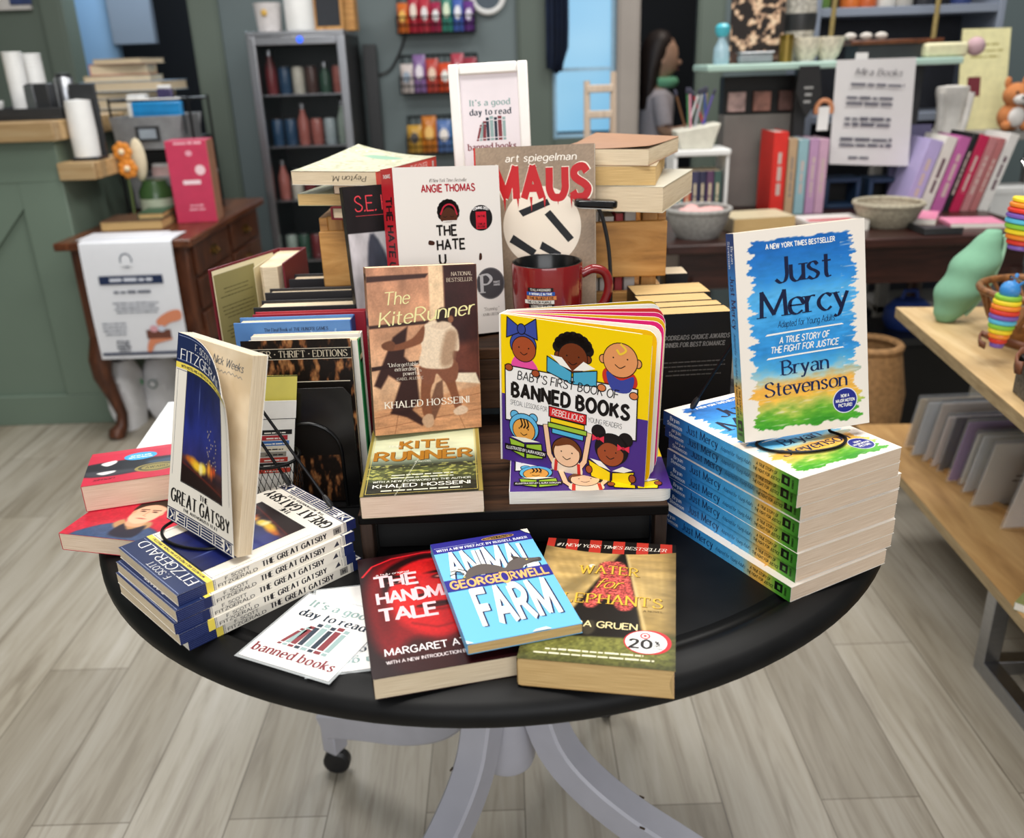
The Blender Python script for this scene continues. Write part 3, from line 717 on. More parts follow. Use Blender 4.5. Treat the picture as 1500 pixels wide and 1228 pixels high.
def gg_front(cv, W=133, seal=True):
    cv.rect(0, 0, W, 203, 'ece5d8', 0); cv.rect(0, 173, W, 203, NAVY, 1)
    for y in (176, 200.5): cv.line([(2, y), (W - 2, y)], .5, '8f9bc0', 2)
    cv.rect(0, 167, W, 173, 'f0d95a', 1)
    cv.text('F. SCOTT', 58, 190.5, 7, 'decol', 'f4f2ee', 3, fit=42); cv.text('FITZGERALD', W / 2, 176.2, 11, 'decol', 'f4f2ee', 3, fit=116)
    cv.text('WITH NOTES AND A PREFACE BY MATTHEW J. BRUCCOLI', W / 2, 168.6, 2.5, 'bold', '2a2a38', 3, fit=112)
    cv.line([(2, 165.5), (W - 2, 165.5)], .5, NAVY, 2); cv.line([(5, 165), (5, 52)], .4, NAVY, 2); cv.line([(W - 5, 165), (W - 5, 52)], .4, NAVY, 2)
    cv.art(gg_picture, 88, 117, 1.0, 23, 49, 2); cv.frame(22, 48, 112, 167, .9, '15131a', 3)
    cv.text('THE', 72, 39.5, 5.6, 'deco', '171415', 3, fit=17); cv.text('GREAT GATSBY', W / 2, 23.5, 13.5, 'deco', '171415', 3, fit=120)
    cv.text('THE AUTHORIZED TEXT', W / 2, 18, 3, 'deco', '171415', 3, fit=70)
    cv.rect(0, 0, W, 15.5, 'ece5d8', 2); cv.rect(0, 14, W, 15.2, NAVY, 3); cv.rect(0, 0, W, 1, NAVY, 3)
    for i in range(4): cv.rect(20 + (i % 2) * 3, 2.2 + i * 3, W - 20 - (i % 2) * 3, 4.2 + i * 3, NAVY, 3)
    for x in (35, W / 2 - 3, W - 41): cv.rect(x, 2.2, x + 6, 13.2, 'ece5d8', 4); cv.rect(x + 1.5, 2.2, x + 4.5, 13.2, NAVY, 5)
    for x in (3, W - 17):
        cv.rect(x, 2, x + 14, 13.5, NAVY, 3); cv.poly([(x + 2, 3), (x + 7, 7.7), (x + 2, 12.5), (x + 4.5, 12.5), (x + 10, 7.7), (x + 4.5, 3)], 'ece5d8', 4); cv.rect(x + 10.5, 3.5, x + 12, 12, 'ece5d8', 4)
    if seal:
        cv.ell(104, 78, 14, 14, 'd8b23c', 5, n=40)
        for i in range(20): cv.ell(104 + 14 * math.cos(i * PI / 10), 78 + 14 * math.sin(i * PI / 10), 1.6, 1.6, 'd8b23c', 5, n=8)
        cv.ell(104, 78, 11.5, 11.5, 'c03a20', 6); cv.ell(104, 78, 9.5, 9.5, 'e6cf7a', 7); cv.ell(104, 78, 6.5, 6.5, 'd2301c', 8)
def gg_spine(cv, D, mark, strip=True):
    def f(a):
        a.fill('e9e2d4'); a.noise(30, 6, .08)
    cv.art(f, 203, D, 3)
    cv.rect(0, 0, 29, D, '202a58', 1)
    for i in range(5): cv.line([(1, D * (.15 + i * .17)), (28, D * (.15 + i * .17))], .25, '5f6ca0', 2)
    cv.rect(29, 0, 36, D, 'f0d95a' if strip else '202a58', 1); cv.line([(36.6, 0), (36.6, D)], .6, NAVY, 2); cv.line([(38.2, 0), (38.2, D)], .4, NAVY, 2)
    cv.text('F. SCOTT', 62, D * .56, D * .29, 'sans', '1b1a20', 2, fit=26); cv.text('FITZGERALD', 62, D * .14, D * .29, 'sans', '1b1a20', 2, fit=42)
    cv.text('THE GREAT GATSBY', 127, D * .25, D * .5, 'deco', '16151c', 2, fit=76)
    if mark: cv.rect(174, D * .2, 184, D * .85, '8a867f', 2); cv.text('H', 179, D * .32, D * .38, 'bold', '1a1a1e', 3)
    else: cv.poly([(176, D * .25), (183, D * .3), (181, D * .75)], '3a3a44', 2); cv.line([(185, D * .2), (185, D * .8)], .4, '3a3a44', 2)
    cv.line([(188, 0), (188, D)], .4, NAVY, 2); cv.line([(189.6, 0), (189.6, D)], .6, NAVY, 2); cv.rect(191, 0, 203, D, '202a58', 1)

def hm_front(cv):
    def f(a):
        a.fill('1d070a')
        a.blob([(10, 40), (4, 120), (14, 176), (42, 200), (84, 204), (116, 184), (128, 130), (122, 60), (94, 24), (40, 20)], '7a0c12', 7)
        a.line([(3, 168), (14, 186), (36, 197), (70, 201), (100, 197)], 2.2, 'd8202a', .8)
        a.blob([(24, 110), (26, 160), (44, 186), (72, 194), (104, 182), (120, 150), (116, 100), (96, 60), (66, 48), (40, 66)], 'b8171b', 5)
        a.blob([(20, 120), (24, 168), (44, 190), (72, 198), (106, 186), (122, 156), (108, 176), (72, 188), (44, 176), (32, 150)], '1c0608', 2.5)
        a.ell(88, 120, 13, 22, 'e2322c', 8, a=.9); a.ell(40, 124, 9, 18, 'cc241f', 7, a=.8); a.ell(74, 168, 26, 9, 'cc221f', 7, a=.7); a.ell(18, 104, 7, 40, '4c080c', 6, a=.8)
        for cx in (36, 84):
            a.ell(cx, 160, 14, 2.4, '1c0506', 1.4, .07 if cx > 60 else -.07); a.ell(cx, 150, 11, 4.6, '2c0708', 1.3); a.ell(cx, 150, 7.5, 2.6, 'e09088', .8); a.ell(cx, 150.3, 2.9, 2.7, '100404', .5)
        a.line([(56, 152), (58, 128), (62, 121)], 2.6, '6c0a0e', 1.6, .9); a.ell(60, 119, 9, 2.8, '2c0406', 1.3)
        a.ell(72, 100, 20, 5, '3c0609', 1.1); a.line([(52, 101), (92, 101)], 1.5, '140103', .5); a.ell(72, 91, 14, 2.4, '6c0c10', 2, a=.8); a.line([(44, 74), (66, 62), (92, 66), (108, 80)], 1.6, '5c0a0e', 2, .7)
        a.blob([(20, 8), (40, 50), (70, 40), (100, 50), (124, 8), (70, -6)], '2c0709', 6, .9)
        a.c = a.c * (.92 + .16 * vnoise(a.x / 2, a.y / 2, 3, 2))[:, None]
    cv.art(f, 132, 205, .9)
    cv.text('a hulu original', 34, 166, 3.4, 'sans', 'd8c8c8', 3, fit=34)
    for t, y, fw in (('THE', 143, 42), ("HANDMAID'S", 113, 108), ('TALE', 83, 54)): cv.text(t, 15, y, 20, 'bold', 'e9bcc0', 3, align='l', fit=fw, gap=.16)
    cv.text('MARGARET ATWOOD', 14, 29, 10, 'sans', 'f2eaea', 3, align='l', fit=108); cv.text('WITH A NEW INTRODUCTION BY THE AUTHOR', 14, 17, 4.4, 'sans', 'e6dada', 3, align='l', fit=108)
def af_front(cv):
    cv.rect(0, 0, 107, 182, '6cb7e6', 0); cv.rect(0, 160, 107, 182, '2d2a86', 1)
    cv.ell(72, 175, 18, 3.6, 'd9a95a', 2); cv.ell(72, 175, 17, 2.9, '2a1c14', 3); cv.text('Signet Classic', 72, 173.5, 3, 'serif', 'd9a95a', 4, fit=28)
    cv.line([(2, 171), (48, 171)], .4, 'c8d0ee', 2); cv.text('WITH A NEW PREFACE BY RUSSELL BAKER', 53, 163.5, 4.4, 'serifb', 'f0f2f8', 3, fit=98)
    def big(t, x, y, wd, h):
        cv.text(t, x + 1.6, y - 1.2, h, 'bold', '16204a', 2, fit=wd, gap=.24); cv.text(t, x, y, h, 'bold', 'eef0ea', 5, fit=wd, gap=.24)
    big('ANIMAL', 54, 109, 88, 47); big('FARM', 58, 22, 72, 58)
    cv.rect(0, 86, 107, 106, '2d2a86', 9)
    cv.text('GEORGE', 30, 89.5, 13, 'bold', 'e9b26a', 11, fit=50); cv.text('O', 59.5, 86.5, 20, 'bold', 'e9b26a', 11, fit=9); cv.text('RWELL', 84, 89.5, 13, 'bold', 'e9b26a', 11, fit=38)
    g = '5b5350'
    cv.blob([(22, 110), (30, 122), (44, 126), (58, 118), (64, 112), (70, 121), (80, 127), (89, 124), (97, 122), (103, 121), (103, 115), (94, 114), (84, 111), (76, 105), (40, 107), (30, 106), (24, 102), (18, 104)], g, 13)
    for p in ([(22, 112), (14, 116), (8, 114)], [(22, 114), (15, 121), (10, 121)], [(26, 118), (18, 124)]): cv.curve(p, 1.0, '2c2624', 14)
    cv.ell(21, 107, 1.2, .9, 'e8d060', 15, n=10); cv.ell(89, 120.5, 1.2, .9, 'e8d060', 15, n=10); cv.curve([(90, 114.5), (96, 116), (102, 116)], .8, '2c2624', 15); cv.poly([(76, 124), (75, 133), (83, 127)], '453e3b', 14); cv.ell(102, 118, 1.6, 3, '453e3b', 14, n=12)
    for p in ([(99, 182), (107, 182), (107, 171), (103, 175)], [(60, 0), (78, 0), (74, 4), (64, 3)], [(0, 0), (6, 0), (0, 5)]): cv.poly(p, 'e8e2d6', 16)
def we_front(cv):
    W, Hh = 137, 212
    def f(a):
        a.grad([(0, '6d6a3a'), (.14, '8a8448'), (.22, '6a6236'), (.26, 'a78b52'), (.6, 'c0a267'), (1, 'b18f55')], a.y / a.H)
        n = vnoise(a.x / 25, a.y / 10, 2, 4); a.c = a.c * (.72 + .5 * n)[:, None]
        a.poly([(0, 46), (137, 46), (137, 0), (0, 0)], '60652c', 5, .55); n2 = vnoise(a.x / 2.5, a.y / 2.5, 6, 2); a.c = a.c * np.where(a.y < 48, .7 + .6 * n2, 1)[:, None]
        a.poly([(84, 200), (108, 42), (26, 38), (54, 120)], '17130f', 1.6); a.poly([(84, 196), (40, 110), (18, 108), (70, 178)], '7d6a44', 4, .8)
        for i in range(6): a.line([(6 + i * 10, 185 - i * 2), (30 + i * 9, 130 - i * 3)], 3, '8f743f', 2.5, .35); a.line([(96 + i * 7, 180), (108 + i * 6, 60)], 2.2, '9b8048', 2.2, .3)
        a.line([(84, 200), (112, 40)], 2.6, 'd0b67e', 1.2, .8)
        m = a.pm(_pts([(62, 135), (60, 165), (82, 170), (92, 140), (98, 92), (84, 84), (72, 104), (60, 86), (50, 92)]), 1.4); sp = vnoise(a.x / 1.3, a.y / 1.3, 9, 1)
        a.mix(m, 'b04a44'); a.c = np.where((m > .4)[:, None], a.c * (.45 + 1.1 * sp)[:, None], a.c)
        a.ell(52, 160, 3, 3, 'e6e0d0', 1); a.blob([(50, 48), (54, 62), (62, 64), (64, 50), (58, 42)], '3a3428', 1.5)
        a.em(0, 0, 1, 1)
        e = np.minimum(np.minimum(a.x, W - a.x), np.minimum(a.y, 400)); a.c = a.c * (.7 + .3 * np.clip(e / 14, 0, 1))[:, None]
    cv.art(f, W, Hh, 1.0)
    for i in range(12):
        x0, x1 = i * W / 11 - 4, (i + 1) * W / 11 - 4
        x0, x1 = max(x0, 0), min(x1, W); y = lambda x: 186 + 10 * (2 * x / W - 1) ** 2
        cv.poly([(x0, y(x0)), ((x0 + x1) / 2, y((x0 + x1) / 2)), (x1, y(x1)), (x1, Hh), (x0, Hh)], 'b83428' if i % 2 == 0 else '17120f', 1)
    cv.text('#1 NEW YORK TIMES BESTSELLER', W / 2, 196, 6, 'serifi', 'f0e8d8', 3, fit=116)
    G = 'dcae3c'
    for dx, dy, c, k in ((.7, -.7, '4a2c0c', 3), (0, 0, G, 4)):
        cv.text('WATER', 70 + dx, 144 + dy, 15, 'serif', c, k, fit=58, arc=2); cv.text('for', 70 + dx, 120 + dy, 17, 'script', c, k, fit=24); cv.text('ELEPHANTS', 72 + dx, 91 + dy, 15.5, 'serif', c, k, fit=104, arc=2)
    cv.text('A NOVEL', 116, 84, 2.4, 'serif', '4a3a1c', 3, fit=18); cv.text('SARA GRUEN', 66, 54, 9.2, 'sans', 'ecd9a0', 3, fit=72)
    cv.ell(115.5, 37.5, 18, 17.5, 'c8323a', 4); cv.ell(111, 37, 20, 17.5, 'c8323a', 5); cv.ell(111, 37, 18.6, 16.2, 'f4f2ee', 6)
    cv.text('20', 106, 28, 12, 'bold', '23201f', 7, fit=19); cv.text('%', 121, 34, 5, 'bold', '23201f', 7); cv.text('OFF', 121, 30.5, 2.6, 'bold', '23201f', 7); cv.text('LIST PRICE', 121, 27.5, 1.8, 'bold', '23201f', 7, fit=9)
    for r, c, k in ((4.6, 'c8323a', 7), (3.1, 'f4f2ee', 8), (1.6, 'c8323a', 9)): cv.ell(110, 46, r, r, c, k)
    cv.bars(66, 16, 110, 2, 6, 2.2, 'e6dfc0', 3, seed=4)
def _pts(p): return [tuple(q) for q in _catmull(p, True, 4)[:-1]]
def kr_front(cv):
    def f(a):
        a.fill('b98d6c'); n = vnoise(a.x / 14, a.y / 20, 5, 4)
        a.gradm(np.ones_like(a.x), [(0, 'b98a62'), (.3, 'd8ac86'), (.6, 'c99470'), (1, 'bd8566')], a.y / a.H)
        a.poly([(74, 70), (92, 70), (92, 203), (74, 203)], 'e6c49c', 1); a.poly([(92, 64), (133, 58), (133, 203), (92, 203)], '351a18', 1.4)
        a.poly([(96, 74), (133, 66), (133, 110), (100, 108)], '6e3a2a', 5, .7)
        a.c = a.c * (.78 + .44 * n)[:, None]
        for y0, y1 in ((187, 194),): a.poly([(0, y0 - 1), (70, y0 + 2), (74, y1), (0, y1 - 1)], '3f2620', .8)
        a.poly([(0, 131), (72, 134), (72, 138), (0, 135)], '3a231c', .8); a.poly([(0, 80), (60, 86), (60, 90), (0, 85)], '2a1712', .7)
        a.poly([(95, 72), (128, 70), (133, 56), (92, 62)], 'e2d2b8', 1)
        a.poly([(0, 30), (133, 54), (133, 0), (0, 0)], 'bf8a62', 2); a.c = a.c * np.where(a.y < 42, .8 + .4 * vnoise(a.x / 20, a.y / 3, 8, 3), 1)[:, None]
        for l in ([(0, 22), (133, 44)], [(0, 8), (133, 24)], [(30, 28), (24, 0)], [(96, 40), (112, 0)]): a.line(l, .7, '7a4c30', .4, .8)
        a.poly([(2, 62), (28, 120), (46, 132), (40, 96), (54, 80), (56, 40), (40, 22), (20, 26), (34, 64), (20, 74), (10, 58)], '2a120e', 1.4, .95)
        a.poly([(20, 28), (46, 30), (64, 12), (58, 8), (40, 20)], '2a120e', 1.2, .95)
        a.poly([(66, 28), (78, 60), (86, 64), (86, 40), (74, 14), (62, 14)], '4a2a1e', 1, .7)
        sk = '7c4a30'
        a.blob([(62, 72), (58, 44), (60, 22), (66, 18), (71, 24), (70, 48), (76, 72)], sk, .8); a.blob([(86, 72), (94, 48), (100, 28), (106, 24), (109, 30), (104, 50), (98, 74)], sk, .8)
        a.blob([(58, 14), (64, 22), (72, 20), (72, 8), (64, 5)], 'b99678', .8); a.blob([(98, 24), (108, 30), (116, 26), (114, 20), (102, 18)], 'd0b49a', .8)
        a.blob([(60, 86), (62, 62), (74, 60), (79, 72), (90, 60), (104, 64), (102, 88)], '7d4c36', .9)
        a.blob([(58, 84), (62, 104), (60, 122), (72, 136), (92, 134), (106, 124), (108, 100), (100, 98), (98, 80), (78, 78)], 'e2ccb0', 1); a.blob([(84, 84), (92, 122), (106, 122), (104, 100), (98, 82)], '9c7a5e', 3, .8)
        a.blob([(66, 132), (52, 118), (36, 112), (24, 110), (22, 104), (36, 104), (54, 108), (64, 114)], sk, .9); a.blob([(26, 104), (16, 106), (14, 112), (24, 116), (30, 112)], '6b4029', .8)
        a.ell(90, 142, 10, 10.5, '2a1a14', 1); a.ell(99, 138, 3.4, 4.4, '8d5a3e', .8); a.blob([(74, 130), (88, 136), (100, 132), (90, 126)], 'd6bda2', 1)
        a.c = a.c * (.93 + .14 * vnoise(a.x / 1.6, a.y / 1.6, 3, 2))[:, None]
    cv.art(f, 133, 203, .8)
    cv.text('NATIONAL', 127, 190, 4.4, 'seriff', 'dcc8b0', 3, align='r', fit=25); cv.text('BESTSELLER', 127, 183, 4.4, 'seriff', 'dcc8b0', 3, align='r', fit=31)
    Y = 'e9dfa0'
    cv.text('The', 34, 159, 15, 'pen', Y, 3, fit=30, rot=3); cv.text('KiteRunner', 70, 138, 17, 'pen', Y, 3, fit=116, rot=5)
    for i, t in enumerate(('"Unforgettable...', 'extraordinary...', 'powerful."')): cv.text(t, 60, 84 - i * 5.6, 4.6, 'seriff', 'efe6d6', 3, align='r', fit=(40, 32, 22)[i])
    cv.text('ISABEL ALLENDE', 62, 67, 3.2, 'seriff', 'd8ccba', 3, align='r', fit=32); cv.text('KHALED HOSSEINI', 66, 33, 8.2, 'serif', 'efe6d6', 3, fit=104)
def kr_spine(cv, D=28):
    def f(a):
        a.fill('9a6f55'); a.noise(30, 9, .5); a.poly([(7, 0), (15, 0), (15, D), (7, D)], '3f2620'); a.poly([(60, 0), (70, 0), (70, D), (60, D)], '3f2620'); a.poly([(78, 3), (200, 3), (200, D * .7), (78, D * .7)], '4a332a', 2); a.noise(5, 3, .4, 4)
    cv.art(f, 203, D, 1.5); cv.text('THE KITE RUNNER', 120, 6, 8, 'serif', 'c9a98a', 2, fit=84)
def krl_front(cv):
    def f(a):
        a.grad([(0, '1c1d14'), (.13, '24261a'), (.2, '3f4528'), (.3, '5d6438'), (.36, '2f3626'), (.42, '6d7864'), (.5, 'b9bfa0'), (.7, 'c9cba8'), (1, '8a8c68')], a.y / a.H)
        n = vnoise(a.x / 5, a.y / 3, 5, 3); a.c = np.where((a.y < 78)[:, None], a.c * (.35 + 1.3 * n)[:, None], a.c * (.9 + .2 * vnoise(a.x / 30, a.y / 12, 2, 3))[:, None])
        m = (n > .62) & (a.y > 40) & (a.y < 78); a.mix(m * .7, 'b9b45c'); a.line([(38, 0), (48, 40), (62, 100)], .8, 'd8d6c4', .3, .8)
        a.poly([(0, 0), (4, 0), (4, 203), (0, 203)], '8a7a34', .6); a.poly([(128, 0), (133, 0), (133, 203), (128, 203)], '8f7c3a', .6)
    cv.art(f, 133, 203, 1.0); cv.frame(5.5, 5, 127, 198, .6, 'c9b45a', 2)
    for dx, c, k in ((.8, '3a1d06', 3), (0, 'a06a1e', 4)):
        cv.text('KITE', 66 + dx, 122 - dx, 23, 'bold', c, k, fit=56); cv.text('RUNNER', 66 + dx, 90 - dx, 24, 'bold', c, k, fit=112)
    cv.text('THE', 30, 128, 5, 'sans', 'd8d6c4', 4, fit=16); cv.text('A NOVEL', 66, 82, 3.2, 'sans', 'd8d6c4', 3, fit=20)
    cv.bars(66, 48, 70, 2, 7, 2.6, 'cfd0bc', 3, seed=2); cv.text('WITH A NEW FOREWORD BY THE AUTHOR', 66, 32, 4.4, 'sans', 'dfe0d2', 3, fit=108)
    cv.text('KHALED HOSSEINI', 66, 19, 8, 'sans', 'eceadc', 3, fit=106); cv.bars(66, 10, 112, 1, 5, 3, 'c9c9b6', 3, seed=3)
def kid(cv, x, y, r, skin, k=3, hair=None, eyes=True):
    cv.oell(x, y, r, r * .98, skin, k=k, t=1.0)
    for s in (-1, 1): cv.ell(x + s * r * .42, y + r * .12, .9, .9, '15100e', k + 3, n=10)
    cv.curve([(x - r * .3, y - r * .28), (x, y - r * .45), (x + r * .3, y - r * .28)], .9, '15100e', k + 3)
def bb_front(cv, W=178):
    O = '15100e'
    cv.rect(0, 0, W, 178, '4b2e83', 0); cv.poly([(0, 84), (W, 84), (W, 178), (0, 178)], 'f5cf00', 1)
    # banner
    cv.opoly([(5, 119), (165, 117), (166, 58), (140, 56), (5, 52)], 'efece8', k=9, t=1.4)
    # girl with bow
    cv.blob([(14, 118), (20, 134), (34, 134), (46, 118)], 'e64f9c', 3); sk = 'a34a26'
    cv.ell(28, 146, 17, 16, O, 3); cv.ell(28, 146, 16, 15, '3a4a9a', 4); kid(cv, 29, 141, 14.5, sk, 5)
    cv.opoly([(8, 176), (24, 166), (24, 160), (7, 152)], '3a4a9a', k=6); cv.opoly([(44, 178), (28, 167), (28, 160), (46, 154)], '3a4a9a', k=6); cv.oell(26, 164, 4.5, 5.5, '34438e', k=8)
    # boy with book
    for i in range(9):
        a_ = math.radians(10 + i * 20); cv.ell(89 + 18 * math.cos(a_), 148 + 15 * math.sin(a_), 7, 7, '1a1210', 3, n=14)
    for s in (-1, 1): cv.oell(89 + s * 18, 141, 3.5, 4, '6e3216', k=3)
    kid(cv, 89, 140, 17, '6e3216', 5); cv.opoly([(58, 138), (88, 124), (88, 110), (58, 120)], '4aa5c6', k=11); cv.opoly([(118, 130), (90, 124), (90, 110), (118, 112)], '4aa5c6', k=11)
    cv.poly([(62, 140), (76, 139), (88, 126), (74, 130)], 'f3efe4', 13); cv.poly([(116, 132), (102, 138), (90, 126), (104, 128)], 'f3efe4', 13)
    # baby
    sk = 'e0955e'
    for s in (-1, 1): cv.oell(144 + s * 20, 145, 3.4, 4.2, sk, k=3)
    kid(cv, 144, 146, 19, sk, 5); cv.blob([(124, 126), (130, 136), (158, 134), (164, 120), (150, 110), (132, 112)], 'c8321e', 3); cv.blob([(129, 132), (136, 112), (156, 112), (160, 130), (145, 124)], '3b4596', 12); cv.curve([(144, 164), (150, 158), (144, 153), (140, 157)], 2.4, 'f0c63a', 9)
    for x, y in ((10, 117), (44, 115), (124, 112), (161, 109)): cv.oell(x, y, 4.4, 3.6, 'a34a26' if x < 60 else 'd57c48', k=12, n=16)
    # lettering
    cv.text("BABY'S FIRST BOOK OF", 82, 103.5, 9.8, 'hand', O, 12, fit=122, rot=-1); cv.text('BANNED BOOKS', 85, 82, 15.5, 'black', O, 12, fit=142, rot=-1)
    cv.text('SPECIAL LESSONS FOR', 35, 72, 5.6, 'light', O, 12, fit=47, rot=-1); cv.text('YOUNG READERS', 129, 69, 5.6, 'light', O, 12, fit=40, rot=-1)
    cv.opoly([(61, 79), (107, 77), (107, 65), (61, 67)], 'd6262a', k=12); cv.text('REBELLIOUS', 84, 68.6, 7, 'hand', 'f4ece4', 14, fit=38, rot=-2)
    # stacked books and girl under them
    for i, (c, x0, x1) in enumerate((('f3cf1a', 63, 105), ('9cbf3a', 60, 108), ('4fb0d6', 65, 104))): cv.opoly([(x0, 66 - i * 6.5), (x1, 64 - i * 6.5), (x1, 58 - i * 6.5), (x0, 60 - i * 6.5)], c, k=11)
    sk = 'f2c6a0'
    for s in (-1, 1): cv.line([(84 + s * 27, 54), (84 + s * 22, 20), (84 + s * 12, 4)], 7.4, O, 10); cv.line([(84 + s * 27, 54), (84 + s * 22, 20), (84 + s * 12, 4)], 5.4, sk, 11)
    cv.blob([(68, 0), (70, 18), (98, 18), (102, 0)], 'f0dfc6', 12); cv.line([(70, 0), (71, 14)], 4, 'd6362e', 13); cv.line([(100, 0), (99, 14)], 4, 'd6362e', 13)
    cv.oell(84, 28, 18, 16, '6e3a1c', k=12); kid(cv, 84, 25, 16, sk, 14); cv.blob([(70, 32), (78, 44), (94, 42), (100, 30), (88, 37)], '6e3a1c', 18)
    # tiger hood child
    for x in (17, 41): cv.oell(x, 60, 5, 5, '62b6e0', k=11)
    cv.oell(29, 46, 18.5, 17, '62b6e0', k=12); kid(cv, 29, 43, 14, 'e5a24a', 14)
    for dx in (-4, 0, 4): cv.curve([(29 + dx, 57), (31 + dx, 50), (29 + dx, 46)], 1.8, O, 18)
    cv.opoly([(10, 30), (30, 26), (30, 8), (13, 14)], '9cc23a', k=17); cv.opoly([(52, 30), (32, 26), (32, 8), (54, 12)], '9cc23a', k=17); cv.poly([(12, 32), (29, 28), (50, 32), (31, 34)], 'f1efdc', 19)
    cv.rect(4, 14, 58, 22, O, 20); cv.text('ILLUSTRATED BY LAURA KORZON', 31, 16, 3.6, 'itbold', 'f2f0ec', 21, fit=50)
    # girl with pom-poms
    for x in (122, 154): cv.oell(x, 60 - (x - 122) * .12, 7.5, 7.5, '1a1210', k=10)
    cv.oell(138, 42, 19, 18, '1a1210', k=11); sk = '9c4a26'; kid(cv, 137, 37, 15.5, sk, 13); cv.blob([(120, 38), (126, 54), (150, 54), (156, 38), (142, 48), (130, 48)], '1a1210', 17)
    for x, y in ((122, 52), (152, 46)): cv.poly([(x, y), (x - 7, y + 4), (x - 7, y - 4)], 'e0324a', 19); cv.poly([(x, y), (x + 7, y + 4), (x + 7, y - 4)], 'e0324a', 19); cv.ell(x, y, 2, 2, 'b81e36', 20, n=10)
    cv.opoly([(111, 24), (138, 14), (138, -0), (115, 4)], 'f3d512', k=17); cv.opoly([(166, 20), (140, 14), (140, 0), (162, 0)], 'f3d512', k=17); cv.poly([(113, 26), (126, 25), (138, 16), (124, 19)], 'f3efe4', 19); cv.poly([(164, 22), (152, 24), (140, 16), (154, 17)], 'f3efe4', 19)
    for x in (112, 164): cv.oell(x, 12, 3.6, 4.4, sk, k=19, n=14)
def th_front(cv):
    W, Hh = 147, 218
    cv.rect(0, 0, W, Hh, 'dcd6d0', 0)
    cv.text('#1 New York Times Bestseller', 74, 199, 4.2, 'serifi', '5c5450', 2, fit=52); cv.text('ANGIE THOMAS', 74, 187, 8.6, 'bold', 'a32430', 2, fit=74)
    for i in range(16):
        a_ = math.radians(i * 22.5 - 20); 
        if 215 < (i * 22.5 - 20) % 360 < 325: continue
        cv.ell(72 + 11 * math.cos(a_), 162 + 11 * math.sin(a_), 5, 5, '161211', 2, n=12)
    cv.ell(72, 162, 12, 11, '161211', 2); cv.blob([(62, 150), (62, 160), (72, 167), (83, 160), (82, 150)], '4c2819', 3); cv.curve([(61, 159), (66, 168), (73, 171), (80, 168), (84, 158)], 2, 'b02638', 4); cv.line([(64, 150), (82, 150)], 1.4, 'dcd6d0', 4)
    for s in (-1, 1): cv.curve([(72 + s * 5 - 2.4, 156), (72 + s * 5, 155), (72 + s * 5 + 2.4, 156)], .7, '161211', 5)
    for t, y, wd, x in (('THE', 132, 27, 68), ('HATE', 114, 38, 73), ('U', 96, 8, 60), ('GIVE', 78, 36, 74)): cv.text(t, x, y, 12.5, 'bold', '17120f', 2, fit=wd)
    cv.blob([(42, 122), (43, 127), (50, 125), (49, 121)], '3c2116', 3); cv.blob([(112, 98), (113, 106), (116, 106), (116, 99)], '3c2116', 3)
    cv.ell(118, 152, 16.5, 16.5, '1a1618', 2, n=36); cv.rect(110.5, 138, 125.5, 160, 'c01f30', 3); cv.text('COMING 2021', 118, 161.5, 3, 'bold', 'f0ecea', 3, fit=22, arc=2)
    for y in (153, 143, 139.5): cv.text('ON THE' if y > 150 else 'COME UP' if y > 140 else 'ROSE', 118, y, 2.4, 'bold', '1a1012', 4, fit=11)
    cv.ell(127, 66, 21, 21, '5e5c5e', 2, n=40); cv.ell(127, 66, 19.4, 19.4, '3e3c3f', 3, n=40); cv.text('P', 121, 54, 24, 'serifb', 'a9a7a8', 4, fit=14); cv.text('PRINTZ', 136, 66, 2.4, 'bold', 'b9b7b8', 4, fit=9); cv.text('AWARD', 136, 62.5, 2.4, 'bold', 'b9b7b8', 4, fit=9)
    cv.text('"Stunning."', 126, 30, 4.4, 'serifi', '7c7470', 2, fit=22); cv.text('-JOHN GREEN', 124, 23, 3.6, 'serif', '5c5450', 2, fit=26)
def th_spine(cv, D=35):
    cv.rect(0, 0, 218, D, 'c0202c', 0); cv.text('THOMAS', 12, D * .5, 4.4, 'bold', 'f2eaea', 2, fit=26, rot=90); cv.text('THE HATE U GIVE', 100, D * .26, D * .5, 'bold', '1a1012', 2, fit=128)
def ma_front(cv):
    W, Hh = 165, 235
    def f(a): a.fill('97836f'); a.noise(1.6, 1.6, .2, 2, 2); a.noise(40, 40, .12, 5)
    cv.art(f, W, Hh, 2.0); cv.rect(0, 0, 2.4, Hh, 'b8302c', 1)
    cv.text('art spiegelman', 92, 215, 9.5, 'hand', 'efe6da', 3, fit=96, gap=.2)
    cv.ell(92, 128, 54, 54, 'e6d9c8', 1, n=60)
    def maus(t, x, wd):
        cv.text(t, x, 165, 42, 'black', 'efe2d2', 2, fit=wd + 3); cv.text(t, x, 166, 40, 'black', 'b81f24', 3, fit=wd)
    maus('MAUS', 92, 128)
    for i in range(14):
        x = 32 + i * 9.2; 
        if i % 2: cv.poly([(x - 2, 168), (x + 2, 168), (x + .4, 156 - (i * 7) % 9)], 'b81f24', 3)
    B = '17171a'
    cv.poly([(60, 150), (100, 165), (104, 157), (66, 142)], B, 2); cv.poly([(104, 150), (136, 112), (128, 106), (96, 144)], B, 2); cv.poly([(52, 118), (84, 96), (78, 88), (46, 108)], B, 2); cv.poly([(92, 108), (118, 92), (114, 84), (88, 98)], B, 2)
    for x, y, rx in ((84, 82, 14), (112, 84, 8)): cv.ell(x, y, rx, 9, '5c5c66', 2)
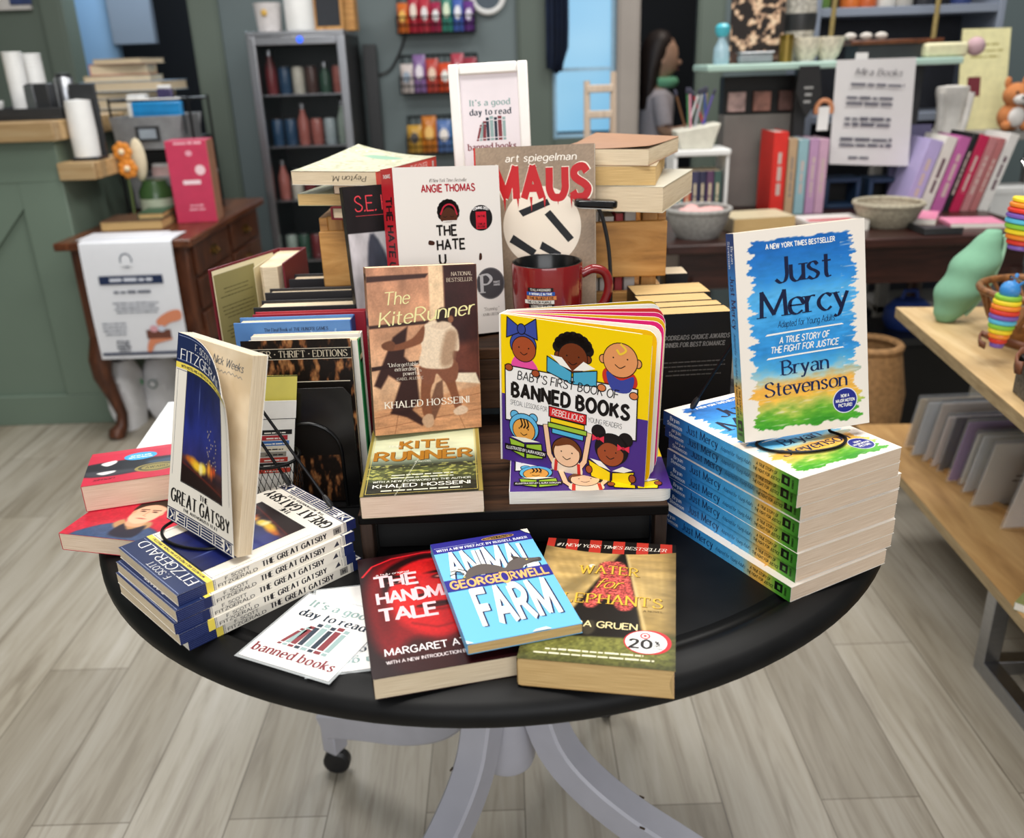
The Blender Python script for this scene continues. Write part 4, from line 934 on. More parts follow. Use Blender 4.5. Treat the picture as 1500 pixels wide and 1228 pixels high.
def ho_front(cv):
    def f(a):
        a.fill('1a1516'); a.poly([(0, 0), (120, 0), (120, 140), (0, 140)], 'b9b6b8'); a.blob([(10, 0), (18, 60), (30, 138), (52, 100), (70, 0)], '3a3d48', 2); a.blob([(60, 0), (64, 70), (100, 140), (132, 120), (130, 0)], '24262e', 3); a.noise(12, 30, .5, 3)
    cv.art(f, 133, 200, 1.6); cv.text('S.E. HINTON', 14, 168, 19, 'light', 'd8404a', 2, align='l', fit=104); cv.line([(14, 162), (120, 162)], .7, 'b83a42', 2)
def dv_front(cv):
    def f(a):
        a.fill('1b120d'); n = vnoise(a.x / 6, a.y / 16, 7, 4); a.mix(np.clip((n - .52) * 8, 0, 1), '8a5430'); a.mix(np.clip((n - .64) * 9, 0, 1), 'b9804e'); a.c = a.c * (.6 + .5 * vnoise(a.x / 2, a.y / 3, 3, 2))[:, None]
    cv.art(f, 133, 210, 1.1); cv.rect(0, 186, 133, 199, '14100d', 1); cv.line([(0, 186), (133, 186)], .7, 'd9cdb8', 2); cv.line([(0, 199), (133, 199)], .7, 'd9cdb8', 2)
    cv.text('DOVER + THRIFT + EDITIONS', 66, 188.5, 8, 'serif', 'cbbfa8', 3, fit=124); cv.rect(4, 62, 129, 158, '14100d', 1); cv.rect(4, 157, 129, 158, 'd9cdb8', 2)
def ls_front(cv):
    def f(a):
        a.fill('bd1f3a'); a.noise(40, 40, .12)
        a.blob([(-5, 60), (40, 66), (100, 62), (140, 70), (140, 20), (90, 26), (30, 20), (-5, 30)], '17171c', 2); a.blob([(70, 50), (100, 56), (140, 60), (140, 40), (100, 34)], '3c5570', 3, .7); a.blob([(0, 40), (40, 36), (90, 30), (60, 24), (10, 24)], '4c4c52', 3, .6)
        a.blob([(16, 62), (32, 68), (34, 60), (24, 52)], 'e6e2de', 1); a.blob([(14, 34), (34, 36), (34, 30), (22, 26)], 'd8d4d0', 1)
    cv.art(f, 140, 90, 1.0); cv.ell(62, 72, 20, 12, '3ba0d8', 3); cv.text('NOW A MAJOR', 62, 76, 3.4, 'bold', 'f0f4f8', 4, fit=24, rot=180); cv.text('MOTION PICTURE', 62, 70, 3.4, 'bold', 'f0f4f8', 4, fit=28, rot=180)
    cv.ell(84, 30, 26, 13, '8f8248', 3, n=36); cv.ell(84, 30, 22, 10.5, '4a4630', 4, n=36); cv.ell(84, 30, 18, 8.4, '8f8248', 5, n=36); cv.text('AWARD', 84, 27, 6, 'serif', '3a3626', 6, fit=26)
    cv.text('simon', 24, 10, 7, 'pen', '4a0e18', 3, fit=24)
def face_front(cv):
    def f(a):
        a.fill('b81f33'); a.noise(30, 30, .12)
        a.blob([(20, -4), (30, 22), (58, 36), (90, 34), (118, 20), (124, -4)], '34486a', 2); a.noise(3, 3, .2, 4, 2)
        a.blob([(50, 30), (56, 44), (70, 34), (92, 44), (98, 30), (76, 14)], 'b0845a', 2); a.blob([(60, 8), (62, 34), (76, 22), (92, 34), (92, 6)], '1b1c2c', 2); a.blob([(62, 40), (68, 30), (84, 30), (88, 42), (84, 54), (66, 54)], 'd09a78', 1.5)
        a.blob([(56, 62), (60, 44), (76, 36), (90, 46), (94, 64), (92, 82), (74, 88), (58, 80)], 'e3b090', 1.5); a.blob([(54, 66), (54, 86), (72, 97), (94, 92), (98, 68), (92, 78), (76, 84), (62, 78)], '2c1c16', 1.2)
        for cx in (67, 83): a.ell(cx, 66, 3.4, 1.4, '3a2620', .7); a.line([(cx - 5, 70), (cx + 5, 71)], 1.6, '2c1c16', .6)
        a.line([(75, 66), (73, 56), (77, 55)], 1, 'b57c5e', .8); a.ell(75, 49, 6, 1.4, 'a9584c', .7); a.ell(57, 63, 2, 4, 'd09a78', .8); a.ell(94, 63, 2, 4, 'd09a78', .8)
    cv.art(f, 140, 110, .9)
def gv_front(cv):
    def f(a):
        a.fill('cfcbb4'); n = vnoise(a.x / 8, a.y / 8, 4, 4); a.mix(np.clip((n - .5) * 5, 0, 1), 'a9ab8c'); a.mix(np.clip((n - .68) * 8, 0, 1), 'eeece0'); a.ell(70, 150, 30, 16, '93b79f', 3)
    cv.art(f, 133, 203, 1.6)
# ------------------------------------------------------------------ things on the black table
rad = math.radians
def L2(p, yaw, x, y): c, s = math.cos(rad(yaw)), math.sin(rad(yaw)); return (p[0] + c * x - s * y, p[1] + s * x + c * y)
# the blue stack, bottom to top
jr = [(-.0, 0, 28.6), (.006, .008, 27.8), (.005, .006, 27.4), (.005, .008, 27.6), (.004, .007, 27.3), (.005, .010, 27.0), (-.002, .004, 26.6), (-.004, -.002, 27.2)]
jl = ['lowest blue paperback of the stack at the right of the table', 'second blue paperback from the bottom of the right stack', 'third blue paperback from the bottom of the right stack', 'fourth blue paperback from the bottom of the right stack', 'fourth blue paperback from the top of the right stack', 'third blue paperback from the top of the right stack', 'second blue paperback from the top of the right stack', 'topmost blue paperback of the right stack, a wire easel on it']
for i, (dx, dy, yw) in enumerate(jr):
    place_book('paperback_book', jl[i], JM, (.2735 + dx, .749 + dy, TZ + .0002 + i * .0174), yw, group='blue paperbacks stacked on the right')
JZ = TZ + 8 * .0174 + .0004
place_book('paperback_book', 'blue and green paperback facing out on a wire easel on the right stack', JM, (.233, .836, JZ + .0035), 11.1, 79.6, 2.5)

# the cream and navy stack, bottom to top
G0 = (-.316, .702); gy = 44.4
GA = book_meshes(.133, .203, .0118, gg_front, lambda cv: gg_spine(cv, 11.8, True), pages=PG_CREAM)
GB = book_meshes(.133, .203, .0118, lambda cv: gg_front(cv, seal=False), lambda cv: gg_spine(cv, 11.8, False, False), pages=PG_CREAM)
GC = book_meshes(.133, .203, .0118, lambda cv: gg_front(cv, seal=False), lambda cv: gg_spine(cv, 11.8, False), pages=PG_CREAM)
GW = book_meshes(.133, .203, .0118, lambda cv: gg_front(cv, seal=False), lambda cv: gg_spine(cv, 11.8, True), pages=PG_WHITE)
gl = ['lowest navy and cream paperback of the left stack, white pages', 'second navy and cream paperback from the bottom of the left stack', 'middle navy and cream paperback of the left stack of five', 'second navy and cream paperback from the top of the left stack', 'topmost navy and cream paperback of the left stack, gold seal on its cover']
for i, me in enumerate((GW, GC, GB, GB, GA)):
    dx, dy, dw = [(0, 0, 0), (-.008, -.001, .6), (-.010, -.002, -.3), (-.006, .0, .3), (0, .004, 0)][i]
    x, y = L2((G0[0], G0[1]), gy, .203 + dx, dy)
    place_book('paperback_book', gl[i], me, (x, y, TZ + .0002 + i * .0120), gy + 90 + dw, group='navy and cream paperbacks stacked on the left')
GZ = TZ + 5 * .0120 + .0004
def gcurl(x, y, z):
    u, v = max(x - .012, 0) / .121, y / .203
    t = max(0.0, v - .55) / .45
    return (x - .004 * u * u * v, y - .040 * u ** 2.2 * t ** 2, z + (.004 + .024 * v) * u ** 1.8)
def scribble(cv):
    cv.text('Nick Weeks', 92, 184, 8, 'pen', '4a5560', 2, fit=52, rot=-2)
    for x0 in (66, 92): cv.curve([(x0 + i * 3.2, 178 + (i % 2) * 2 - i * .2) for i in range(9)], .5, '6a7680', 2)
GS = book_meshes(.133, .203, .017, lambda cv: gg_front(cv, seal=False), None, pages=PG_CREAM, curl=gcurl, flyleaf=scribble)
place_book('paperback_book', 'navy and cream paperback with curling cover standing on a wire easel', GS, (-.365, .858, GZ + .0035), -41.1, 75.7, -.3)

def easel(label, base, ring, legs, tips, up):
    e = thing('wire_easel', label, 'easel', base)
    b = Vector(base); rel = lambda P: [tuple(Vector(p) - b) for p in P]
    mb = MB(); mb.tube(rel([tuple(q) for q in _catmull(ring, False, 6)]), .0016, DKMETAL, 8); mb.build('front_loop', e)
    for lg in legs:
        mb = MB(); mb.tube(rel(lg), .0018, DKMETAL, 8); l = mb.build('rear_leg', e)
        a, c = Vector(lg[-2]) - b, Vector(lg[-1]) - b; d = (c - a).normalized(); mb = MB(); mb.tube([c - d * .016, c - d * .012, c - d * .003, c], [.002, .0033, .0036, .002], RUB, 10); mb.build('rubber_tip', l)
    mb = MB(); mb.tube(rel(up), .0016, DKMETAL, 8); mb.build('back_support', e)
z = GZ + .0018
easel('black wire easel holding the curled navy and cream paperback', (-.33, .84, GZ), [(-.345, .885, z), (-.366, .858, z), (-.377, .835, z), (-.368, .812, z), (-.345, .794, z), (-.315, .787, z), (-.29, .797, z), (-.278, .812, z)],
      [[(-.285, .915, z + .115), (-.202, .868, z + .0012)], [(-.312, .935, z + .10), (-.262, .928, z + .0012)]], 0, [(-.345, .885, z), (-.335, .905, z + .03), (-.318, .932, z + .115), (-.285, .915, z + .115), (-.284, .87, z + .03), (-.278, .812, z)])
z = JZ + .0018
easel('black wire easel holding the blue and green paperback', (.3, .83, JZ), [(.262, .842, z), (.25, .825, z), (.262, .808, z), (.295, .803, z), (.33, .813, z), (.345, .835, z), (.335, .853, z)],
      [[(.262, .90, z + .13), (.204, .928, z + .0012)], [(.31, .91, z + .13), (.36, .925, z + .0012)]], 0, [(.262, .842, z), (.27, .878, z + .05), (.262, .90, z + .13), (.31, .91, z + .13), (.325, .885, z + .05), (.335, .853, z)])

# flat books in front
HMm = book_meshes(.132, .205, .022, hm_front, lambda cv: cv.rect(0, 0, 205, 22, '2a0a0e', 1), pages=PG_CREAM, cover=card('dark_red_card', '2a0a0e'), r=.004)
place_book('paperback_book', 'dark red paperback with a face on its cover, flat at the table front', HMm, (-.128, .622, TZ + .0002), 12.2)
WEm = book_meshes(.137, .212, .029, we_front, lambda cv: cv.rect(0, 0, 212, 29, '3a2a18', 1), pages=PG_YEL, cover=card('tan_card', 'a08050'), r=.004, belly=.004)
place_book('paperback_book', 'thick tan paperback with round discount sticker flat at the table front', WEm, (-.003, .636, TZ + .0002), -10.6)
AFm = book_meshes(.107, .182, .0105, af_front, lambda cv: cv.rect(0, 0, 182, 10.5, '6cb7e6', 1), pages=PG_YEL, cover=card('sky_card', '6cb7e6'))
place_book('paperback_book', 'small sky blue paperback lying across the red and tan books', AFm, (-.046, .642, TZ + .0298), 14.4)

# laminated cards
CLEAR = M('clear_film', 'e9eef0', .12, var=.0, alpha=.28)
GOODC = ('8ea6a4', '24303e', '7c2f36')
def goodday(cv, W, Hh, s=1.0, cx=None, top=None):
    cx = W / 2 if cx is None else cx; top = Hh if top is None else top
    cv.text("It's a good", cx, top - 18 * s, 10.5 * s, 'curly', GOODC[0], 2, fit=72 * s); cv.text('day to read', cx, top - 34 * s, 10.5 * s, 'curly', GOODC[1], 2, fit=74 * s)
    x = cx - 28 * s; y0 = top - 79 * s
    for c, wd, h, ln in (('7c2f36', 4, 28, .28), ('8ea6a4', 5, 32, .2), ('7c2f36', 6, 34, .05), ('24303e', 5.5, 40, 0), ('8ea6a4', 6.5, 42, 0), ('24303e', 5.5, 40, 0), ('7c2f36', 7, 42, 0), ('8ea6a4', 5.5, 40, 0)):
        wd, h = wd * s, h * s
        for a, b in ((0, .1), (.14, .84), (.88, 1)): cv.poly([(x + ln * h * a, y0 + h * a), (x + wd + ln * h * a, y0 + h * a), (x + wd + ln * h * b, y0 + h * b), (x + ln * h * b, y0 + h * b)], c, 2)
        x += wd + 1.4 * s
    cv.text('banned books', cx, top - 95 * s, 11.5 * s, 'curly', GOODC[2], 2, fit=88 * s)
def lam_card(label, loc, yaw, W, Hh, s):
    o = thing('laminated_card', label, 'card', loc, (0, 0, rad(yaw)), 'laminated reading cards')
    mb = MB(); mb.box(-.003, W + .003, -.003, Hh + .003, 0, .0003, CLEAR); mb.build('clear_sleeve', o)
    mb = MB(); mb.box(0, W, 0, Hh, .00035, .0008, card('white_card', 'f1eeea')); goodday(Canvas(mb, (0, 0, .0008), (1, 0, 0), (0, 1, 0)), W * 1000, Hh * 1000, s); mb.build('printed_card', o)
lam_card('laminated white reading card upside down, half under the dark red book', (-.116, .812, TZ + .0002), 188, .098, .142, .98)
lam_card('laminated white reading card lying on top beside the navy stack', (-.266, .692, TZ + .0013), -25.5, .103, .110, 1.04)

# riser: lower step
KRL = book_meshes(.133, .205, .0265, krl_front, lambda cv: cv.rect(0, 0, 205, 26, '3a3a22', 1), pages=PG_PINK, cover=card('olive_card', '4a4a2c'), r=.003)
place_book('paperback_book', 'olive green paperback lying flat on the riser under the brown one', KRL, (-.166, .843, Z1 + .0003), 3.1)
KRS = book_meshes(.133, .203, .026, kr_front, lambda cv: kr_spine(cv, 26), pages=PG_CREAM, cover=card('brown_card', '8a6046'), r=.005)
place_book('paperback_book', 'brown paperback with a running boy leaning upright on the riser', KRS, (-.174, 1.018, Z1 + .0305), 14.5, 82.0, -2.6)
BOARD = card('white_board', 'eeeae2')
def rounded(W, Hh, r, n=5):
    p = [(0, 0)]
    p += [(W - r + r * math.sin(a), r - r * math.cos(a)) for a in np.linspace(0, PI / 2, n)] + [(W - r + r * math.cos(a), Hh - r + r * math.sin(a)) for a in np.linspace(0, PI / 2, n)] + [(0, Hh)]
    return p
def board_book(label, loc, yaw, tilt, spin, opening=None, D=.015):
    o = thing('board_book', label, 'board book', loc, (0, 0, 0), 'yellow and purple board books')
    o.rotation_euler = (Matrix.Rotation(rad(yaw), 3, 'Z') @ Matrix.Rotation(rad(tilt), 3, 'X') @ Matrix.Rotation(rad(spin), 3, 'Z')).to_euler()
    W = .178; pg = rounded(W, W, .013)
    if opening is None:
        mb = MB(); mb.prism(pg, .0012, D - .0012, PG_WHITE); mb.build('page_block', o)
        mb = MB(); mb.prism(pg, 0, .001, BOARD); mb.prism(pg, D - .001, D, BOARD); mb.box(-.0008, 0, 0, W, 0, D, BOARD); cv = Canvas(mb, (0, 0, D), (1, 0, 0), (0, 1, 0)); bb_front(cv); mb.build('cover', o)
    else:
        cols = opening[1]
        for i, an in enumerate(opening[0]):
            mb = MB(); zc = D * (1 - i / (len(cols) - 1)) - .0018 if i else D - .0018
            T = Matrix.Translation((0, 0, zc)) @ Matrix.Rotation(rad(an), 4, 'Y')
            mb.prism(pg, 0, .0011, BOARD, T=T)
            ex = T.to_3x3() @ Vector((1, 0, 0)); org = T @ Vector((0, 0, .0011)); cv = Canvas(mb, org, ex, (0, 1, 0))
            if i == 0: bb_front(cv)
            else:
                q = [(x * 1000, y * 1000) for x, y in rounded(W - .0005, W, .0125)]; cv.poly(q, cols[i], 1)
            mb.build('cover' if i == 0 else 'board_page', o)
        mb = MB(); mb.box(-.0016, 0, 0, W, -.001, D + .001, BOARD); mb.build('spine', o)
board_book('yellow and purple board book lying flat on the riser', (-.005, .867, Z1 + .0003), -1.6, 0, 0)
bang = [0, 5, 10, 15, 20, 25.5, 31, 36.5, 41]
board_book('yellow and purple board book standing with its pages fanned open', (-.004, .968, Z1 + .0165), -29.5, 90, -1.5, (bang, ['', 'e8b400', 'efe4d4', 'd81e70', 'd9a90c', 'd01f6c', 'c93030', 'e8e4dc', 'c7a415']), D=.018)

# riser: upper step
place_book('paperback_book', 'black paperback with red author lettering behind the white book', book_meshes(.133, .200, .014, ho_front, lambda cv: cv.rect(0, 0, 200, 14, '1c1718', 1), cover=card('black_card', '1a1617')), (-.206, 1.152, Z2 + .0005), 26, 82, -1)
TH = book_meshes(.147, .218, .044, th_front, lambda cv: th_spine(cv, 44), pages=PG_WHITE, cover=card('ivory_card', 'dcd6d0'), hard=False, r=.002)
place_book('hardback_book', 'white book with red spine and round grey medal standing on the riser', TH, (-.155, 1.134, Z2 + .005), 27, 82, -3.2)
MS = book_meshes(.165, .235, .018, ma_front, None, pages=PG_WHITE, cover=card('taupe_card', '97836f'))
place_book('paperback_book', 'tan book with dripping red title leaning against the crate', MS, (-.038, 1.237, Z2 + .0005), -9.6, 81.6, 1.3)
# mug
RED = M('oxblood_glaze', '7d1719', .16, var=.05, scale=8, coat=.4); INB = M('black_glaze', '0c0c0d', .22)
mug = thing('coffee_mug', 'red mug with black inside and book spines printed on it', 'mug', (.053, 1.154, Z2 + .0003))
mb = MB(); mb.lathe([(.0005, 0), (.036, 0), (.041, .003), (.0445, .012), (.0465, .05), (.0468, .0955), (.0462, .098)], RED, 56)
cvm = None
mb.build('body', mug, sharp=60)
mb = MB(); mb.lathe([(.0462, .098), (.0448, .0985), (.0436, .097), (.043, .05), (.040, .012), (.034, .008), (.0005, .008)], INB, 56); mb.build('inside_glaze', mug, sharp=60)
mb = MB(); ha = rad(8); hp = [(.0462, .078), (.062, .084), (.078, .078), (.084, .06), (.078, .038), (.064, .024), (.0448, .022)]
mb.tube([(p[0] * math.cos(ha), p[0] * math.sin(ha), p[1]) for p in _catmull([np.array(q) for q in hp], False, 5)], .0062, RED, 14); mb.build('handle', mug)
def mugprint(mb):
    def de(x, y, z):
        a = rad(-104) + x / .0472; R = .0469 + z; return (R * math.cos(a), R * math.sin(a), y)
    cv = Canvas(mb, (0, 0, 0), (1, 0, 0), (0, 1, 0)); cv.de = lambda x, y, z: de(x, y, z); cv.base = 0
    def P(x, y, k): return np.array(de(x * .001, y * .001, .0002 + k * .00008))
    cv.P = P
    for i, (t, c, tc, w_, ox) in enumerate((('TO KILL A MOCKINGBIRD', '17171a', 'd8d4cc', 34, 0), ('A WRINKLE IN TIME', '2456a8', 'f0f0f0', 38, 0), ('THE BLUEST EYE', 'd8884e', '2a1a10', 40, 1), ('THE COLOR PURPLE', 'e4e0da', '1a1a1a', 40, -2), ('LOOKING FOR ALASKA', '17171a', 'd8d4cc', 34, 1), ('THE KITE RUNNER', 'c8423a', 'f0e0d8', 38, -1), ('GEORGE', '4a8a3a', 'f0f0e8', 32, 0))):
        y1 = 73 - i * 5.4; cv.rect(ox - w_ / 2, y1 - 4.8, ox + w_ / 2, y1, c, 1, nx=8); cv.text(t, ox, y1 - 3.8, 2.8, 'bold', tc, 3, fit=w_ * .8)
mb = MB(); mugprint(mb); mb.build('printed_book_stack', mug)
# clip reading light
lt = thing('reading_light', 'black clip reading light with a bent neck beside the mug', 'lamp', (.142, 1.2, Z2 + .0003))
mb = MB(); mb.box(-.012, .012, -.02, .02, 0, .012, RUB); mb.build('clip', lt, bevel=.003)
mb = MB(); mb.tube([tuple(q) for q in _catmull([np.array(p) for p in ((0, 0, .01), (.001, 0, .05), (-.002, 0, .1), (-.01, -.002, .14), (-.017, -.005, .158))], False, 6)], .0028, RUB, 10); mb.build('flexible_neck', lt)
GLB = M('gloss_black_plastic', '0e0e10', .2)
mb = MB(); T = Matrix.Translation((-.021, -.008, .1645)) @ Matrix.Rotation(rad(4), 4, 'Y'); hp = []
for sx, x in ((1, .021), (-1, -.021)):
    for k in range(7):
        a = rad(-90 + 30 * k) if sx > 0 else rad(90 + 30 * k); hp.append((x + .008 * math.cos(a), .011 * math.sin(a)))
mb.prism(hp, -.0045, .0055, GLB, T=T); mb.build('lamp_head', lt, bevel=.0025)
mb = MB(); mb.prism([(a * .86, b * .75) for a, b in hp], -.0056, -.0047, M('frosted_lens', 'd8d8d4', .4), T=T); mb.build('lens', lt)

# books in and on the crate
cc = ['c9c4bf', 'b03a40', 'dcd8d2', 'd6cfc8', '9a9896', 'e2ddd6', 'c8a6a0', '7a3038', 'c4c0ba', 'a03038', 'd8d2cc', '56606a', 'e0dad2']
cd = ['white', 'red', 'off-white', 'pale grey', 'grey', 'ivory', 'pink', 'maroon', 'light grey', 'crimson', 'chalk white', 'blue grey', 'bone white']
x = CX1 - .04
for i, c in enumerate(cc):
    D = (.016, .011, .02, .018, .014, .02, .012)[i % 7]; x -= D + .0025
    place_book('packed_book', f'{cd[i]} paperback packed upright inside the pine crate', book_meshes(.12, .13 - .004 * (i % 3), D, None, None, cover=card('packed_card', c), pages=PG_CREAM), (x, CY0 + .02, CZ0 + .009), 90, 90, 0, group='books packed in the crate')
BR = card('brown_kraft_card', 'a3795a')
place_book('paperback_book', 'thick bottom book of the pile on the crate right of the sign', book_meshes(.14, .208, .0345, None, None, cover=card('cream_card', 'c4bfae'), pages=PG_CREAM, r=.002), (.085, 1.268, 1.0662), -22.2, group='books piled on the right of the crate')
place_book('paperback_book', 'middle book of the pile on the crate right of the sign', book_meshes(.15, .22, .026, None, None, cover=card('sand_card', 'bfae90'), pages=PG_YEL), (.06, 1.262, 1.1012), -13, group='books piled on the right of the crate')
def lift(x, y, z): u = max(0, (x / .133 - .2) / .8); v = y / .203; return (x, y, z + .0045 * u * u * (1 - v) ** 2 + .012 * (1 - x / .133) * (v > .5) * (v - .5))
place_book('paperback_book', 'top book of the crate right pile with a lifted brown cover', book_meshes(.133, .203, .022, None, None, cover=BR, pages=PG_CREAM, curl=lift), (.072, 1.276, 1.1275), -21.9, group='books piled on the right of the crate')
MAR = card('maroon_cloth', '6c1624')
place_book('hardback_book', 'maroon hardback at the bottom of the pile left of the sign', book_meshes(.15, .22, .018, None, None, cover=MAR, pages=PG_CREAM, hard=True), (-.243, 1.25, 1.0662), -14, group='books piled on the left of the crate')
place_book('paperback_book', 'yellowed thin paperback jutting left on the maroon hardback', book_meshes(.14, .21, .0165, None, None, cover=card('sage_card', 'a9a98c'), pages=PG_YEL), (-.291, 1.268, 1.0845), -12, group='books piled on the left of the crate')
place_book('paperback_book', 'small cream paperback under the curled pale green one', book_meshes(.11, .18, .0125, None, None, cover=card('plum_card', '5a2a2e'), pages=PG_PINK), (-.236, 1.252, 1.1012), -14, group='books piled on the left of the crate')
def gvcurl(x, y, z): u = 1 - x / .131; v = y / .203; return (x, y, z + .018 * u ** 2 * v ** 1.3)
GV = book_meshes(.131, .203, .0185, gv_front, lambda cv: None, cover=card('coral_card', 'd64a3c'), pages=PG_CREAM, curl=lambda x, y, z: (x, y, z))
# the pale green book: its spine faces right, page top faces the camera
def gvm():
    W, L, D = .131, .203, .0185
    mb = MB(); nx = 14; CO = card('coral_card', 'd64a3c')
    vs = []; 
    for j in range(nx + 1):
        for i in range(nx + 1):
            x, y = W * i / nx, L * j / nx; vs.append(gvcurl(x, y, D))
    vs2 = [(p[0], p[1], p[2] - .0005) for p in vs]; m = nx + 1
    fs = [(j * m + i, j * m + i + 1, (j + 1) * m + i + 1, (j + 1) * m + i) for j in range(nx) for i in range(nx)]
    mb.add(vs, fs, CO, smooth=True); mb.add(vs2, [f[::-1] for f in fs], COVER, smooth=True)
    mb.box(0, W, 0, L, 0, .0005, COVER); mb.box(W - .0002, W + .0008, 0, L, 0, D, CO)
    gv_front(Canvas(mb, (0, 0, D), (1, 0, 0), (0, 1, 0), gvcurl))
    cv = Canvas(mb, (W + .0008, 0, 0), (0, 1, 0), (0, 0, 1)); cv.text('LOIS LOWRY', 58, 5, 8.5, 'light', 'f0e2da', 2, fit=68); cv.text('THE GIVER', 138, 5, 8.5, 'light', 'f0e2da', 2, fit=60); cv.rect(186, 5, 192, 13, 'f0e2da', 2)
    pb = MB(); pb.box(.0005, W - .0006, .0004, L - .0004, .0006, D - .0006, PG_CREAM)
    cv = Canvas(pb, (W, 0, 0), (-1, 0, 0), (0, 0, 1)); cv.en = np.array((0, -1.0, 0)); cv.o = np.array((W - .004, .0004, 0)); cv.text('Peyton M.', 34, 13, 6.5, 'pen', '1c1a1a', 2, fit=50, rot=180) if False else None
    cv2 = Canvas(pb, (0, .0004, 0), (1, 0, 0), (0, 0, 1)); cv2.text('Peyton M.', 90, 12.5, 7, 'pen', '1c1a1a', 2, fit=52, rot=180)
    return mb.mesh('cover', 40), pb.mesh('page_block', 40)
place_book('paperback_book', 'pale green paperback with coral spine and curled cover on top of the left pile', gvm(), (-.295, 1.262, 1.1142), -19.3, group='books piled on the left of the crate')
for nm in ('cover', 'page_block'): pass
# framed sign
fr = thing('framed_sign', 'white framed reading sign standing on the crate between the book piles', 'sign', (-.014, 1.385, 1.052))
fr.rotation_euler = (rad(-4), rad(-1.4), rad(-2))
WF = M('white_frame_paint', 'ece8e4', .4, var=.02)
mb = MB(); W, h = .117, .212
for x0, x1, z0, z1 in ((-W / 2, -W / 2 + .0155, 0, h), (W / 2 - .0155, W / 2, 0, h), (-W / 2 + .0155, W / 2 - .0155, h - .0155, h), (-W / 2 + .0155, W / 2 - .0155, 0, .0155)): mb.box(x0, x1, -.008, .008, z0, z1, WF)
mb.build('frame', fr, bevel=.0025)
mb = MB(); mb.box(-W / 2 + .0145, W / 2 - .0145, -.002, .0, .0145, h - .0145, M('print_paper', 'e2d8dc', .4, var=.02)); cv = Canvas(mb, (-W / 2 + .0155, -.002, .0155), (1, 0, 0), (0, 0, 1)); goodday(cv, 86, 181, .82, 43, 152); mb.build('print', fr)
mb = MB(); mb.box(-W / 2 + .014, W / 2 - .014, .001, .004, .014, h - .014, VOID); mb.build('backing', fr)
mb = MB(); mb.box(-.02, .02, .008, .011, .004, .15, VOID); mb.build('stand_flap', fr)

# red paperbacks at the left edge
RC = card('crimson_card', 'bd1f3a')
LSm = book_meshes(.14, .10, .034, ls_front, None, cover=RC, pages=PG_PINK)
FCm = book_meshes(.14, .112, .022, face_front, None, cover=RC, pages=PG_PINK)
place_book('paperback_book', 'red paperback showing a young man in a denim jacket, at the left rim', FCm, (-.531, .905, TZ + .0002), -14, group='red paperbacks at the left rim')
place_book('paperback_book', 'red paperback with blue sticker on top at the left rim', LSm, (-.520, .955, TZ + .0228), 16, group='red paperbacks at the left rim')
WHm = book_meshes(.15, .22, .018, None, None, cover=card('chalk_card', 'e4e6e6'), pages=PG_CREAM, hard=True)
place_book('hardback_book', 'white topped book behind the red paperbacks at the left rim', WHm, (-.535, 1.125, TZ + .0002), 6)

# standing rows behind
def upright(label, x, y, W, Hh, D, hexc, yaw=0, tilt=88, pages=PG_CREAM, hard=True, front=None, group='books standing in the left row', name='hardback_book', spine=None, z=TZ, flip=False):
    me = book_meshes(W, Hh, D, front, spine, cover=card('cloth', hexc), pages=pages, hard=hard, r=.002)
    return place_book(name, label, me, (x, y, z + .0008), yaw, tilt, 0, group=group)
DVm = book_meshes(.133, .206, .010, dv_front, None, cover=card('umber_card', '17110d'))
place_book('paperback_book', 'brown and black thin paperback at the front of the left row', DVm, (-.325, 1.016, TZ + .0008), -1, 85, 0, group='books standing in the left row', cat='book')
def rbox(label, x, y, W, Hh, D, tilt, spinecol, frontcol, hard=True, pages=PG_CREAM, fr_=None, topc=None, yaw=0):
    """upright book whose spine is on its right side (its back board faces the camera)"""
    o = thing('hardback_book' if hard else 'paperback_book', label, 'book', (x, y, TZ + .0006), (0, 0, 0), 'books standing in the left row')
    o.rotation_euler = (Matrix.Rotation(rad(yaw), 3, 'Z') @ Matrix.Rotation(rad(tilt), 3, 'X')).to_euler()
    t = .0024 if hard else .0006; mb = MB(); A, B = card('board', frontcol), card('spine_cloth', spinecol)
    mb.box(0, W - .0015, 0, Hh, D - t, D, A); mb.box(0, W - .0015, 0, Hh, 0, t, A); mb.box(W - .0015, W, 0, Hh, 0, D, B)
    if fr_: fr_(Canvas(mb, (0, 0, D), (1, 0, 0), (0, 1, 0)), Canvas(mb, (W, 0, D), (0, 0, -1), (0, 1, 0)))
    mb.build('cover', o, bevel=.0006)
    ov = .004 if hard else .0005; mb = MB(); mb.box(ov, W - .003, ov, Hh - ov, t, D - t, pages); mb.build('page_block', o)
    return o
rbox('thin book with a green and cream spine behind the brown and black paperback', -.323, 1.040, .139, .203, .018, 86.5, '1f7a42', 'e2ddd2', hard=False, fr_=lambda f, s: (s.rect(0, 174, 18, 184, 'e9dfb2', 1), s.rect(0, 0, 18, 178, '1f8a48', 1)))
rbox('white paper covered book before the blue hardback', -.322, 1.062, .137, .205, .014, 87, 'ebe7de', 'e9e4da', hard=False)
def mock(f, s): f.text('The Final Book of THE HUNGER GAMES', 78, 206, 4.2, 'serifb', '23304a', 2, fit=80); f.curve([(112 + 16 * math.cos(a), 210 + 16 * math.sin(a)) for a in np.linspace(-2.9, -.2, 12)], 2.2, '7ea4d2', 1)
rbox('blue hardback with white lettering row in the left row', -.346, 1.098, .148, .218, .031, 88, '24427c', '4d7db8', fr_=mock)['label'] = 'light blue hardback with small dark lettering in the left row'
rbox('crimson hardback standing behind the light blue one', -.336, 1.136, .149, .215, .017, 88, '5e1420', 'a01e30')
rbox('thick black hardback with cream pages behind the crimson one', -.341, 1.189, .139, .217, .045, 88, '141416', '161618')
